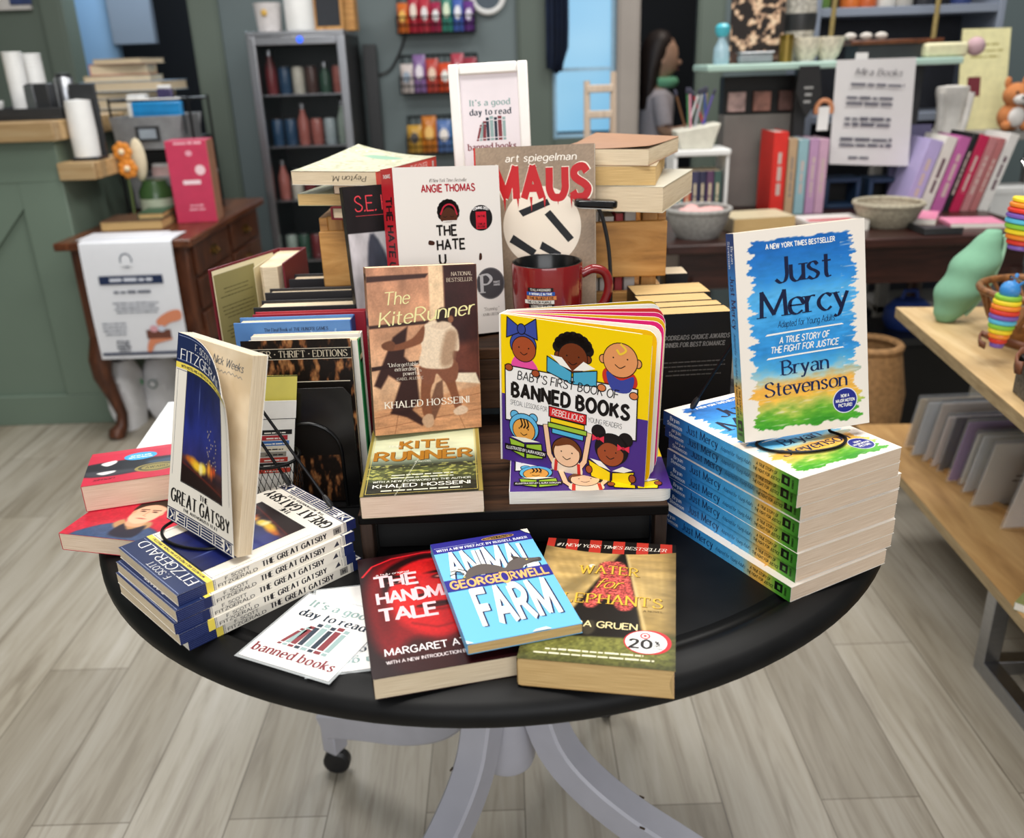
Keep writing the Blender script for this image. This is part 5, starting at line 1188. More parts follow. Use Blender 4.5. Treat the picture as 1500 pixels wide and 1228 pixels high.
rbox('black and maroon hardback at the back of the left row', -.341, 1.238, .136, .222, .03, 88, '6c1626', '1e1a1c')
# wide open hardback
oh = thing('open_hardback', 'hardback standing half open behind the left row, khaki flap showing', 'book', (-.355, 1.455, TZ + .0003))
hg = Vector((0, 0)); KH = card('khaki_flap', '8d8558'); CRM = PG_CREAM
def wallp(mb, p, q, t, z0, z1, m):
    d = Vector((q[0] - p[0], q[1] - p[1])).normalized(); n = Vector((-d.y, d.x)) * t
    mb.prism([(p[0], p[1]), (q[0], q[1]), (q[0] + n.x, q[1] + n.y), (p[0] + n.x, p[1] + n.y)], z0, z1, m)
mb = MB(); wallp(mb, (-.088, -.152), (-.02, .002), .0026, 0, .24, MAR)
d = Vector((.068, .154)).normalized(); org = Vector((-.0876, -.1522, 0)) + Vector((d.y, -d.x, 0)) * .0006
cv = Canvas(mb, (org.x, org.y, 0), (d.x, d.y, 0), (0, 0, 1), mat=PRINTM); cv.rect(3, 3, 150, 237, 'e6dcb8', 1); cv.rect(5, 3, 100, 230, '8f875a', 2)
cv.bars(52, 205, 76, 3, 6, 1.6, '5a5434', 3, seed=1); cv.bars(52, 178, 76, 4, 6, 1.6, '5a5434', 3, seed=2); cv.bars(52, 146, 76, 4, 6, 1.6, '5a5434', 3, seed=3); cv.text('W', 26, 76, 20, 'serifb', 'a0402c', 3, fit=18); cv.bars(64, 84, 44, 3, 7, 2, '5a5434', 3, seed=5)
mb.build('left_board', oh)
mb = MB(); wallp(mb, (.016, -.122), (.024, .002), .0026, 0, .24, MAR); mb.build('right_board', oh)
mb = MB(); mb.box(-.022, .024, .002, .005, 0, .24, MAR); mb.build('spine', oh)
mb = MB(); mb.prism([(-.019, .0), (-.022, -.118), (-.016, -.126), (.006, -.126), (.011, -.11), (.019, .0)], .003, .236, PG_CREAM); mb.build('page_block', oh, bevel=.001)
mb = MB(); mb.prism([(-.030, -.125), (-.0215, -.0), (-.0205, -.0), (-.029, -.126)], .003, .235, card('endpaper', 'e4d8b0')); mb.build('endpaper', oh)
upright('maroon hardback standing behind the crate left corner', -.315, 1.42, .03, .20, .10, '6c1626', 0, 90, group='books behind the crate')['label'] = 'maroon hardback standing end on beside the half open hardback'
rbox('dark hardback with cream pages standing left of the crate', -.332, 1.36, .058, .216, .04, 89, '17161a', '1a181c')
# bookend and pencil cup
be = thing('bookend', 'black metal bookend with an arched cutout holding the left row', 'bookend', (-.25, .99, TZ + .0003))
mb = MB(); n = 14; o1 = [(.052 * math.cos(a) * 1.0, .085 + .0 + .052 * math.sin(a)) for a in np.linspace(0, PI, n)]
ou = [(.058, 0), (.058, .150), (.050, .160), (-.058, .160), (-.064, .150), (-.064, 0)]; inn = [(-.052 + .012, 0)] + [(.04 * math.cos(a), .075 + .04 * math.sin(a)) for a in np.linspace(PI, 0, n)] + [(.04, 0)]
GBM = M('black_enamel', '0b0b0c', .22, var=.1)
pl = ou + [(-.04, 0)] + inn[1:-1] + [(.04, 0)]
mb.prism(pl, -.001, .001, GBM, ax='y'); mb.build('upright_plate', be, bevel=.0004)
mb = MB(); mb.tube([(p[0], -.0015, p[1]) for p in inn], .0022, GBM, 8, caps=True); mb.build('rolled_arch_edge', be)
mb = MB(); mb.box(-.064, .058, -.004, .0, 0, .0015, GBM); mb.build('foot_plate', be)
pc = thing('pencil_cup', 'black mesh cup behind the curled paperback holding cards', 'cup', (-.287, .955, TZ + .0003))
mb = MB()
for i in range(30):
    a = 2 * PI * i / 30
    for s in (1, -1):
        mb.tube([(.033 * math.cos(a + s * t * .9), .033 * math.sin(a + s * t * .9), .004 + .082 * t) for t in np.linspace(0, 1, 7)], .00045, DKMETAL, 4)
mb.build('wire_mesh', pc); tag(pc.children[0], kind='stuff')
mb = MB()
for z in (.004, .088): mb.tube([(.033 * math.cos(2 * PI * i / 28), .033 * math.sin(2 * PI * i / 28), z) for i in range(28)], .002, DKMETAL, 8, closed=True)
mb.build('rim', pc)
mb = MB(); mb.lathe([(.0005, 0), (.033, 0), (.033, .004), (.0005, .004)], DKMETAL, 28); mb.build('base', pc)
def stripcard(label, x, y, z0, W, Hh, yaw, lean, base, deco):
    o = thing('bookmark_card', label, 'card', (x, y, z0), (rad(-lean), rad(9), rad(yaw)), 'cards in the mesh cup')
    mb = MB(); mb.box(-W / 2, W / 2, -.0004, .0004, 0, Hh, card('bookmark_stock', base)); deco(Canvas(mb, (-W / 2, -.0004, 0), (1, 0, 0), (0, 0, 1))); mb.build('printed_card', o)
def spinesdeco(cv):
    cv.frame(0, 0, 50, 128, .8, '1a1a1a', 1)
    for i, (c, x0) in enumerate((('1c1c1e', 6), ('a83038', 10), ('3f6aa8', 8), ('d8d0bc', 4), ('8a8478', 9), ('b03a30', 5), ('1f1c1c', 8), ('c84838', 6))): cv.rect(x0, 108 - i * 7, 46 - (i * 5) % 7, 114 - i * 7, c, 2); cv.bars(26, 109.5 - i * 7, 26, 1, 5, 1.6, 'e8e4da' if i not in (3, 4) else '2a2a2a', 3, seed=i)
stripcard('yellow topped card standing at the back of the mesh cup', -.300, .966, TZ + .006, .05, .178, 24, 0, 'd8cc62', lambda cv: cv.line([(0, 177.5), (50, 177.5)], 1.2, '2a2a1c', 1))
stripcard('white card with a drawn pile of books in the mesh cup', -.298, .957, TZ + .006, .05, .150, 24, 0, 'e6e4de', spinesdeco)
# right row: paperbacks with black back cover
def blackback(cv):
    cv.rect(0, 0, 112, 203, '141314', 0)
    cv.text('GOODREADS CHOICE AWARDS', 60, 168, 5.6, 'slab', '8f8c8a', 2, fit=92); cv.text('WINNER FOR BEST ROMANCE', 58, 158, 5.6, 'slab', '8f8c8a', 2, fit=84)
    cv.bars(60, 136, 90, 4, 6, 1.5, '5f5c5a', 2, seed=6); cv.bars(56, 62, 84, 2, 6, 1.5, '5f5c5a', 2, seed=7); cv.bars(56, 44, 84, 2, 6, 1.5, '5f5c5a', 2, seed=8)
BK = card('black_back_card', '131213')
for i, (y, D, W, lab) in enumerate(((1.107, .034, .108, 'front black paperback of the upright group right of the riser'), (1.143, .026, .106, 'second paperback back in the upright group right of the riser'), (1.171, .040, .100, 'third paperback back in the upright group right of the riser'), (1.213, .060, .108, 'thick rearmost paperback of the upright group right of the riser'))):
    me = book_meshes(W, .203, D, blackback if i == 0 else None, None, cover=BK, pages=PG_YEL)
    place_book('paperback_book', lab, me, (.1815 - .002 * i, y + D - .004, TZ + .0004), 4, 89.5, 0, group='paperbacks standing right of the riser')
me = book_meshes(.035, .20, .05, None, None, cover=card('ink_card', '121014'), pages=PG_CREAM)
place_book('hardback_book', 'small black book with pale page top by the crate right corner', me, (.246, 1.40, TZ + .0004), 0, 90, 0)
# ------------------------------------------------------------------ walls and openings
BY = 4.6
def wx(px, Y=BY, py=60): return at(px, py, Y).x
def slab(name, x0, x1, z0, z1, y0, y1, m, **kw):
    mb = MB(); mb.box(x0, x1, y0, y1, z0, z1, m); return struct(name, mb, **kw)
XL0, XL1 = wx(104), wx(284); XR0, XR1, XR2 = wx(809), wx(903), wx(1026)
slab('wall_back_left', -3.4, XL0, 0, 2.7, BY, BY + .12, GREEN)
slab('wall_back_middle', XL1, XR0, 0, 2.7, BY, BY + .12, SLATE)
slab('wall_back_right', XR2, 3.6, 0, 2.7, BY, BY + .12, SLATE)
slab('wall_left', -3.46, -3.4, 0, 2.7, -2.6, 7.2, GREEN); slab('wall_right', 3.6, 3.66, 0, 2.7, -2.6, 7.2, SLATE)
slab('wall_under_window', XR0, XR1, 0, .90, BY, BY + .12, GREEN2)
for i, (x, wd, m) in enumerate(((XL0 - .11, .11, GREEN), (XL1, .14, GREEN), (XR0 - .17, .17, GREEN2), (XR1, .11, M('taupe_jamb_paint', 'a39a92', .5, scale=4)), (XR2 - .02, .13, GREEN))):
    mb = MB(); mb.box(x, x + wd, BY - .022, BY, 0, 2.7, m); mb.box(x + .012, x + wd - .012, BY - .03, BY - .022, 0, 2.7, m); struct(f'trim_{i + 1}', mb, bevel=.003)
mb = MB(); mb.box(XL1 + .14, XR0 - .17, BY - .015, BY, 0, .16, GREEN2); struct('baseboard_back', mb)
# rooms behind the openings
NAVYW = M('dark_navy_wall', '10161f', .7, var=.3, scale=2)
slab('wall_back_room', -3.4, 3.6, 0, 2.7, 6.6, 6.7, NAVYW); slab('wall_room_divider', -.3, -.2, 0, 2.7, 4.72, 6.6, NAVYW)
PB = M('pale_blue_panel', '8fb6dc', .6, var=.05, scale=3); GB2 = M('blue_grey_panel', '7f8c9c', .6, var=.05, scale=3)
a, b = at(90, 0, 5.3).x, at(160, 90, 5.3).x
slab('wall_blue_panel', a - .25, b + .06, 0, 2.6, 5.3, 5.36, PB)
o = tag(MB().box(at(165, 60, 5.25).x, at(228, 60, 5.25).x, 5.25, 5.3, at(165, 66, 5.25).z, 2.3, GB2).build('wall_board', None, bevel=.004), 'blue grey board hanging in the dark doorway at the left', 'board')
SKYP = NT('daylight_pane'); em = SKYP.b; em.inputs['Emission Color'].default_value = L4('8fd0f2'); em.inputs['Emission Strength'].default_value = .82; em.inputs['Base Color'].default_value = L4('203040'); em.inputs['Roughness'].default_value = .2
_mp = SKYP.coords((1.2, 1.2, 2.0)); _nz = SKYP.n('ShaderNodeTexNoise', i_Scale=1.0, i_Detail=2.0); SKYP.l(_mp, 'Vector', _nz, 'Vector'); _r = SKYP.ramp([(.3, '7cc4ee'), (.7, 'a8defa')]); SKYP.l(_nz, 'Fac', _r, 'Fac'); SKYP.l(_r, 'Color', em, 'Emission Color')
mb = MB(); mb.box(XR0 + .02, XR1 - .02, BY + .06, BY + .07, .93, 2.6, SKYP.m); wn = struct('window_1', mb)
mb = MB(); WPT = M('window_bar_paint', '9fc4dc', .5)
for z in (.91, 1.22, 1.9): mb.box(XR0, XR1, BY + .04, BY + .06, z - .008, z + .008, WPT)
for x in (XR0, XR1 - .02): mb.box(x, x + .02, BY + .03, BY + .07, .9, 2.6, WPT)
mb.build('window_frame', wn)
# navy coat hanging beside the window
mb = MB(); CL = M('navy_cloth', '14233f', .9, var=.25, scale=9); x0 = at(803, 60, 4.52).x; x1 = at(834, 60, 4.52).x; zb = at(815, 104, 4.52).z; n = 14
fr_ = [(x0 + (x1 - x0) * i / n, 4.52 + .018 * math.sin(i * 1.9)) for i in range(n + 1)]
vs = []
for z in np.linspace(zb, 1.95, 9):
    k = 1 - .35 * max(0, (zb + .1 - z) / .1) * 1
    for x, y in fr_: vs.append((x0 + (x - x0) * k, y, z + .012 * math.sin(x * 60)))
m_ = n + 1; mb.add(vs, [(j * m_ + i, j * m_ + i + 1, (j + 1) * m_ + i + 1, (j + 1) * m_ + i) for j in range(8) for i in range(n)], CL, smooth=True)
o = solo('hanging_coat', mb, 'dark navy coat hanging at the left of the bright window', 'coat'); md = o.modifiers.new('solid', 'SOLIDIFY'); md.thickness = .012

# ------------------------------------------------------------------ left: counter, desk and what stands there
WOODC = woodmat('butcher_block', 'b08c5e', 'c9a878', 'd9bf94', 0, (4, 45, 45), .45, plank=(1, .04, 'a8875a'))
ct = thing('service_counter', 'sage green counter with cross braces and wooden worktop at far left', 'counter', (-2.3, 3.22, 0))
def part(root, name, m, boxes, bevel=.0, T=None):
    mb = MB(); o = root.location
    for q in boxes: mb.box(q[0] - o.x, q[1] - o.x, q[2] - o.y, q[3] - o.y, q[4] - o.z, q[5] - o.z, m, T)
    return mb.build(name, root, bevel=bevel)
GRC = M('counter_green_paint', '6c7d6f', .5, var=.04, scale=3)
part(ct, 'body', GRC, [(-3.2, -1.56, 3.24, 3.78, 0, 1.06)])
part(ct, 'frame_boards', GRC, [(-3.2, -1.56, 3.22, 3.24, 0, .12), (-3.2, -1.56, 3.22, 3.24, .92, 1.06), (-1.72, -1.56, 3.22, 3.24, .12, .92), (-2.62, -2.46, 3.22, 3.24, .12, .92)], .003)
mb = MB(); L_ = math.hypot(.74, .80); T = Matrix.Translation((-2.09 + 2.3, .01, .52)) @ Matrix.Rotation(math.atan2(.8, .74), 4, 'Y') @ Matrix.Identity(4)
mb.box(-L_ / 2, L_ / 2, -.008, .008, -.06, .06, GRC, Matrix.Translation((-2.09 + 2.3, .011, .52)) @ Matrix.Rotation(-math.atan2(.8, .74), 4, 'Y')); mb.build('diagonal_brace', ct, bevel=.002)
part(ct, 'worktop', WOODC, [(-3.2, -1.53, 3.17, 3.80, 1.06, 1.125)], .004); part(ct, 'side_ledge', WOODC, [(-1.56, -1.43, 3.2, 3.5, .925, .985)], .004)

MAH = woodmat('antique_mahogany', '2e160c', '4f2a18', '6e3f24', 2, (7, 50, 50), .35); MAHT = woodmat('mahogany_top', '3a1c10', '5c321d', '7a4a2c', 1, (5, 40, 40), .3)
BRASS = M('old_brass', '8a6a34', .35, 1.0)
DX0, DX1, DY0, DY1, DZ = -1.50, -1.10, 3.04, 3.98, .74
dk = thing('antique_desk', 'dark mahogany desk with brass drawer pulls beside the green counter', 'desk', (DX0, DY0, 0))
part(dk, 'desktop', MAHT, [(DX0 - .04, DX1 + .03, DY0 - .03, DY1 + .03, DZ - .028, DZ)], .006)
part(dk, 'carcass', MAH, [(DX0, DX1, DY0, DY1, .33, DZ - .028)], .004)
for i in range(2):
    for j in range(3):
        y0, y1 = DY0 + .05 + i * .44, DY0 + .45 + i * .44; z0 = .355 + j * .122
        d_ = part(dk, 'drawer', MAH, [(DX1, DX1 + .012, y0, y1, z0, z0 + .108)], .003)
        mb = MB(); yc = (y0 + y1) / 2 - DY0; xc = DX1 + .012 - DX0
        mb.prism([(yc - .04, z0 + .05), (yc - .02, z0 + .035), (yc + .02, z0 + .035), (yc + .04, z0 + .05), (yc + .02, z0 + .072), (yc - .02, z0 + .072)], xc, xc + .003, BRASS, ax='x'); mb.tube([(xc + .003, yc - .028, z0 + .056), (xc + .016, yc - .02, z0 + .044), (xc + .016, yc + .02, z0 + .044), (xc + .003, yc + .028, z0 + .056)], .003, BRASS, 8); h_ = mb.build('drawer_pull', d_)
for x, sx in ((DX0 + .03, -1), (DX1 - .03, 1)):
    for y, sy in ((DY0 + .03, -1), (DY1 - .03, 1)):
        mb = MB(); pts = [(0, 0, .40), (sx * .014, sy * .014, .31), (sx * .016, sy * .016, .25), (0, 0, .16), (-sx * .012, -sy * .012, .09), (-sx * .006, -sy * .006, .045), (sx * .01, sy * .01, .02), (sx * .014, sy * .014, .004)]
        mb.tube([(x - DX0 + p[0], y - DY0 + p[1], p[2]) for p in pts], [.036, .04, .034, .024, .02, .022, .032, .03], MAH, 14); mb.build('cabriole_leg', dk)
# draped poster
po = thing('draped_poster', 'white printed poster hanging over the front edge of the mahogany desk', 'poster', (-1.29, DY0 - .036, DZ + .001))
mb = MB(); PAP = M('poster_paper', 'e4e6ec', .5, var=.01); W = .315; n = 10
prof = [(.16, .0012), (.10, .002), (.03, .0015), (.006, .0012), (-.003, -.004), (-.004, -.012)] + [(-.005 - .006 * math.sin(t * 3), -.012 - t * .40) for t in np.linspace(.05, 1, 12)]
vs = [(x, y + .036 * 0, z) for (y, z) in prof for x in np.linspace(-W / 2, W / 2, n + 1)]
m_ = n + 1; mb.add(vs, [(j * m_ + i, j * m_ + i + 1, (j + 1) * m_ + i + 1, (j + 1) * m_ + i) for j in range(len(prof) - 1) for i in range(n)], PAP, smooth=True)
def pdf(x, y, z): return (x, -.0075 - .006 * math.sin(max(0, (-z - .03)) / .4 * 3) - .0012, z)
cv = Canvas(mb, (-W / 2, -.01, -.412), (.887, 0, 0), (0, 0, 1), pdf, PRINTM); cv.en = np.array((0, -1.0, 0))
cv.rect(55, 268, 302, 298, '23304f', 1); cv.bars(178, 278, 210, 1, 10, 12, 'cfd4e0', 2, seed=3); cv.bars(178, 236, 190, 1, 10, 10, '6a6e7a', 1, seed=4)
cv.bars(180, 200, 200, 4, 11, 5, '8a8e98', 1, seed=5); cv.bars(80, 128, 100, 4, 13, 5, '8a8e98', 1, seed=6); cv.bars(100, 62, 62, 5, 11, 6, '4a4e5a', 1, seed=7); cv.rect(10, 14, 345, 24, '23304f', 1)
for r, c in ((24, '3a4a5c'), (19, 'e4e6ec')): cv.ell(172, 350, r, r, c, 1 if r > 20 else 2)
cv.rect(150, 330, 194, 342, 'e4e6ec', 3)
cv.blob([(250, 140), (300, 168), (345, 172), (345, 140), (300, 128), (268, 112), (252, 118)], 'd88a68', 1); cv.blob([(190, 28), (210, 72), (262, 80), (300, 70), (262, 60), (226, 50), (208, 26)], 'd88a68', 1); cv.poly([(200, 72), (296, 72), (296, 104), (200, 104)], '6e4438', 2); cv.ell(232, 108, 16, 12, 'd8a0a8', 3); cv.ell(262, 108, 15, 11, 'c8d0e0', 3)
mb.build('printed_sheet', po); mb = MB()
mb.box(-W / 2 - .02, W / 2 - .06, .03, .17, .0022, .0034, PAP); mb.build('folded_sheet', po)
# bags under the desk
BAG = M('white_plastic_bag', 'dcdcde', .45, var=.05, scale=20, bump=.4)
def bag(label, px0, px1, ptop, Yb, logo):
    b0, b1 = at(px0, 600, Yb), at(px1, 600, Yb); w_ = (b1.x - b0.x) / 2; h = at(px0, ptop, Yb).z
    o = thing('shopping_bag', label, 'bag', ((b0.x + b1.x) / 2, Yb + .07, 0)); mb = MB(); n = 24; vs = []; rows = 9
    for j in range(rows):
        t = j / (rows - 1)
        for k in range(n):
            a_ = 2 * PI * k / n; r = (1 + .09 * math.sin(3 * a_ + j) + .05 * math.sin(7 * a_ + 2 * j)) * (.85 + .3 * math.sin(t * PI) - .35 * max(0, t - .8) / .2 * .6)
            vs.append((w_ * r * math.copysign(abs(math.cos(a_)) ** .7, math.cos(a_)), .075 * r * math.copysign(abs(math.sin(a_)) ** .7, math.sin(a_)), h * t))
    mb.add(vs, [(j * n + k, j * n + (k + 1) % n, (j + 1) * n + (k + 1) % n, (j + 1) * n + k) for j in range(rows - 1) for k in range(n)] + [tuple(range(n))], BAG, smooth=True); mb.build('body', o)
    mb = MB(); cv = Canvas(mb, (-w_, -.098, h * .3), (1, 0, 0), (0, 0, 1), None, PRINTM); logo(cv, w_ * 2000); mb.build('logo', o)
    mb = MB(); mb.tube([(-w_ * .4, 0, h * .97), (-w_ * .3, -.02, h * 1.06), (w_ * .2, -.02, h * 1.07), (w_ * .4, 0, h * .97)], .006, BAG, 8); mb.build('handle', o)
bag('white bag with a red mark under the desk', 160, 198, 535, 3.12, lambda cv, w_: (cv.ell(30, 90, 16, 11, 'c8303c', 1), cv.ell(50, 78, 18, 8, 'd8586a', 2)))
bag('white bag with a green mark under the desk', 212, 256, 530, 3.24, lambda cv, w_: (cv.ell(18, 96, 10, 14, '3a8a58', 1), cv.ell(62, 84, 18, 18, '4a6a66', 1), cv.ell(62, 84, 13, 13, 'dcdcde', 2)))
# on the counter
WHT = M('white_card_cup', 'e6e6e4', .5, var=.02); DKP = M('dark_grey_plastic', '2a2b2d', .4); STL = M('brushed_steel', 'a9abb0', .3, 1.0, stretch=(1, 1, 8)); GAL = M('galvanised_steel', '9a9c9e', .45, .7, var=.15, scale=30)
def cups(label, px, pb, pt, Yc, z0, r0, r1, n, grp=None):
    p = at(px, pb, Yc); h = at(px, pt, Yc).z - z0; o = thing('paper_cup_stack', label, 'cups', (p.x, Yc, z0), (0, 0, 0), grp)
    mb = MB(); mb.lathe([(.0005, 0), (r0, 0), (r0 * 1.03, h * .55), (r0 * .97, h * .98), (.0005, h * .98)], WHT, 28); mb.build('nested_cups', o)
    mb = MB()
    for i in range(n): mb.lathe([(r0 * 1.0, h * (.5 + .5 * i / n)), (r0 * 1.07, h * (.5 + .5 * i / n) + .004), (r0 * 1.0, h * (.5 + .5 * i / n) + .008)], WHT, 28)
    mb.build('rims', o)
cups('taller stack of white paper cups on the green counter', 36, 165, 74, 3.42, 1.147, .032, .02, 9, 'paper cups on the counter'); cups('shorter stack of white paper cups beside the taller one', 62, 165, 76, 3.50, 1.147, .034, .02, 8, 'paper cups on the counter')
tr = thing('cup_tray', 'dark grey tray under the paper cups on the counter', 'tray', (-1.62, 3.42, 1.1255)); part(tr, 'base', DKP, [(-1.86, -1.54, 3.28, 3.60, 1.1255, 1.135)], .003); part(tr, 'rim', DKP, [(-1.86, -1.54, 3.28, 3.29, 1.135, 1.165), (-1.86, -1.54, 3.59, 3.60, 1.135, 1.165), (-1.86, -1.85, 3.29, 3.59, 1.135, 1.165), (-1.55, -1.54, 3.29, 3.59, 1.135, 1.165)], .002)
sm = thing('egg_cup', 'tiny white cup at the left end of the counter tray', 'cup', (-1.80, 3.36, 1.136)); mb = MB(); mb.lathe([(.0005, 0), (.018, 0), (.008, .012), (.008, .02), (.02, .034), (.022, .055), (.019, .055), (.012, .03), (.0005, .03)], WHT, 24); mb.build('bowl', sm)
tm = thing('napkin_holder', 'black and steel napkin holder on the counter tray', 'holder', (-1.61, 3.33, 1.136)); part(tm, 'body', DKP, [(-1.665, -1.585, 3.31, 3.37, 1.136, 1.245)], .004); part(tm, 'steel_face', STL, [(-1.668, -1.635, 3.305, 3.31, 1.14, 1.24)], .001)
tb2 = thing('steel_tumbler', 'steel canister standing by the napkin holder', 'canister', (-1.565, 3.40, 1.136)); mb = MB(); mb.lathe([(.0005, 0), (.030, 0), (.032, .004), (.032, .12), (.028, .126), (.0005, .126)], STL, 28); mb.build('body', tb2); mb = MB(); mb.lathe([(.0005, .126), (.026, .126), (.026, .138), (.0005, .14)], DKP, 28); mb.build('lid', tb2)
dp = thing('cup_dispenser', 'black tilted dispenser of white cups on the lower wooden ledge', 'dispenser', (-1.485, 3.30, .9855)); part(dp, 'back_plate', DKP, [(-1.525, -1.432, 3.33, 3.345, .9855, 1.24)], .003); part(dp, 'foot', DKP, [(-1.525, -1.432, 3.25, 3.345, .9855, .996)], .002)
mb = MB(); mb.lathe([(.0005, .012), (.044, .012), (.046, .10), (.043, .20), (.0005, .205)], WHT, 28, (0, -.006, 0)); mb.build('nested_cups', dp)
# black cabinet with the pile of books
cbn = thing('black_cabinet', 'black cabinet behind the desk carrying a pile of books', 'cabinet', (-1.70, 4.08, 0)); part(cbn, 'carcass', VOID, [(-2.02, -1.40, 4.06, 4.46, 0, .99)], .004)
for x in (-2.01, -1.705): part(cbn, 'door', VOID, [(x, x + .30, 4.045, 4.06, .03, .97)], .003)
z = .9905
for i, (c, D, W, L, yw, nm) in enumerate((('5a4a30', .05, .34, .25, 3, 'brown lowest'), ('cfd4cf', .045, .31, .24, -4, 'pale grey'), ('8a6a3c', .04, .30, .23, 6, 'tan'), ('d0d6da', .04, .32, .24, -2, 'white second'), ('3c3a4a', .03, .33, .24, 4, 'dark blue'), ('a8c4e0', .04, .37, .25, -6, 'light blue'), ('b8a888', .025, .28, .22, 5, 'beige'), ('c04034', .045, .24, .20, 8, 'orange red'), ('d6c8b0', .02, .22, .2, -9, 'cream topmost'))):
    place_book('hardback_book', f'{nm} book in the pile on the black cabinet by the doorway', book_meshes(W, L, D, None, None, cover=card('pile_card', c), pages=PG_CREAM, hard=True), (-1.66 - W / 2 + (i % 3) * .012, 4.10, z), yw, group='books piled on the black cabinet'); z += D + .0004
# tiered bins on the desk
tr = thing('bin_rack', 'two tier wire rack with galvanised bins standing on the desk', 'rack', (-1.33, 3.66, DZ + .0005))
mb = MB()
for x in (-.15, .15):
    for y in (-.12, .12): mb.tube([(x, y, 0), (x, y, .44)], .005, DKMETAL, 8)
for z in (.03, .25, .43):
    mb.tube([(-.15, -.12, z), (.15, -.12, z), (.15, .12, z), (-.15, .12, z)], .004, DKMETAL, 8, closed=True)
mb.build('frame', tr)
for z, dx in ((.035, .02), (.255, -.015)):
    mb = MB(); mb.prism([(-.12 + dx, z), (.11 + dx, z), (.135 + dx, z + .12), (-.14 + dx, z + .12)], -.135, -.13, GAL, ax='y'); mb.prism([(-.12 + dx, z), (.11 + dx, z), (.135 + dx, z + .12), (-.14 + dx, z + .12)], .10, .105, GAL, ax='y')
    for s, x in ((-1, -.13 + dx), (1, .122 + dx)): mb.box(x - .003, x + .003, -.13, .10, z, z + .12, GAL)
    mb.box(-.12 + dx, .11 + dx, -.13, .10, z, z + .004, GAL); bn = mb.build('bin', tr, bevel=.001)
    mb = MB(); mb.box(-.045 + dx, .045 + dx, -.141, -.135, z + .03, z + .085, DKP); mb.box(-.032 + dx, .032 + dx, -.143, -.141, z + .04, z + .075, M('label_card', '8d97a0', .6)); mb.build('label_holder', bn)
for lab, c, b in (('blue and white packet in the upper galvanised bin', '1f86c4', (-1.41, -1.22, 3.57, 3.60, DZ + .30, DZ + .425)), ('pink and white packets in the lower galvanised bin', 'd8b8b4', (-1.38, -1.2, 3.58, 3.62, DZ + .05, DZ + .185)), ('purple folder standing in the upper galvanised bin', '3c3458', (-1.33, -1.27, 3.64, 3.66, DZ + .27, DZ + .47)), ('white parcel at the left of the upper galvanised bin', 'e6e4de', (-1.45, -1.37, 3.63, 3.68, DZ + .27, DZ + .44))):
    o = thing('packet', lab, 'packet', (b[0], b[2], b[4])); part(o, 'wrapper', M('packet_wrap', c, .35, var=.15, scale=20), [b], .006); part(o, 'top_flap', M('packet_flap', 'e4e4e2', .4), [(b[0] + .004, b[1] - .004, b[2] + .004, b[3] - .004, b[5], b[5] + .012)], .002)
# pink box, jar, flower, leaf, flat books on the desk
q = at(246, 318, 3.30); pk = thing('pink_box', 'tall crimson pink carton standing on the desk by the bins', 'box', (-1.15, 3.42, DZ + .0005), (0, 0, rad(6)))
PK = M('crimson_carton', 'c03054', .45, var=.05); PKS = M('kraft_carton_side', 'a3745a', .6)
mb = MB(); mb.box(-.085, .062, -.06, .06, 0, .295, PK); cv = Canvas(mb, (-.085, -.06, 0), (1, 0, 0), (0, 0, 1)); cv.bars(80, 282, 100, 1, 10, 8, 'e8b0bc', 1, seed=2); cv.ell(80, 250, 12, 10, 'e0a0b0', 1); cv.ell(112, 190, 18, 18, 'eccad0', 1); cv.bars(80, 140, 90, 1, 10, 16, 'f0d8de', 1, seed=3); cv.bars(80, 60, 60, 2, 14, 6, 'e8b0bc', 1, seed=4); mb.build('carton', pk, bevel=.002)
mb = MB(); mb.box(.0622, .0635, -.058, .058, .002, .293, PKS); mb.build('side_panel', pk)
jr_ = thing('green_jar', 'dark green glass jar with a pale label on the desk', 'jar', (-1.33, 3.46, DZ + .0005)); mb = MB(); mb.lathe([(.0005, 0), (.055, 0), (.062, .01), (.062, .11), (.045, .14), (.045, .15), (.0005, .15)], M('green_glass', '35502c', .2), 28); mb.build('body', jr_); mb = MB(); mb.lathe([(.0627, .04), (.0627, .085)], M('jar_label', 'a8b09a', .6), 28); mb.build('label', jr_)
fl = thing('dried_leaf', 'large cream dried seed pod leaning over the green jar', 'leaf', (-1.37, 3.45, DZ + .152)); mb = MB(); mb.ball((0, 0, .075), .03, M('cream_pod', 'd8ccae', .6), 18, 1, .5, 2.6); mb.build('pod', fl); mb = MB(); mb.tube([(0, 0, 0), (.002, 0, -.0)], .002, PINE) if False else mb.tube([(0, 0, .0), (0, 0, .012)], .004, PINE); mb.build('stem', fl)
og = thing('paper_flower', 'orange flower ornament beside the cream pod', 'flower', (-1.405, 3.40, DZ + .0005)); OR = M('orange_petals', 'd8862a', .6)
mb = MB()
for cx, cz in ((0, .26), (.01, .2)):
    for k in range(7): a_ = 2 * PI * k / 7; mb.ball((cx + .022 * math.cos(a_), 0, cz + .022 * math.sin(a_)), .016, OR, 10, 1, .5, 1)
    mb.ball((cx, -.008, cz), .012, M('flower_heart', 'e8d4b0', .6), 10)
mb.build('blossoms', og); mb = MB(); mb.tube([(0, .004, 0), (.004, .004, .12), (0, .004, .26)], .004, M('flower_stem', '5a6a3a', .6), 8); mb.build('stem', og)
place_book('hardback_book', 'brown leather book lying on the desk behind the poster', book_meshes(.22, .17, .035, None, None, cover=card('brown_leather', '5e4432'), pages=PG_YEL, hard=True), (-1.46, 3.22, DZ + .0005), 3)
place_book('hardback_book', 'thin green book lying on the brown leather one', book_meshes(.09, .2, .02, None, None, cover=card('green_leather', '2f5138'), pages=PG_YEL, hard=True), (-1.33, 3.25, DZ + .036), 6)

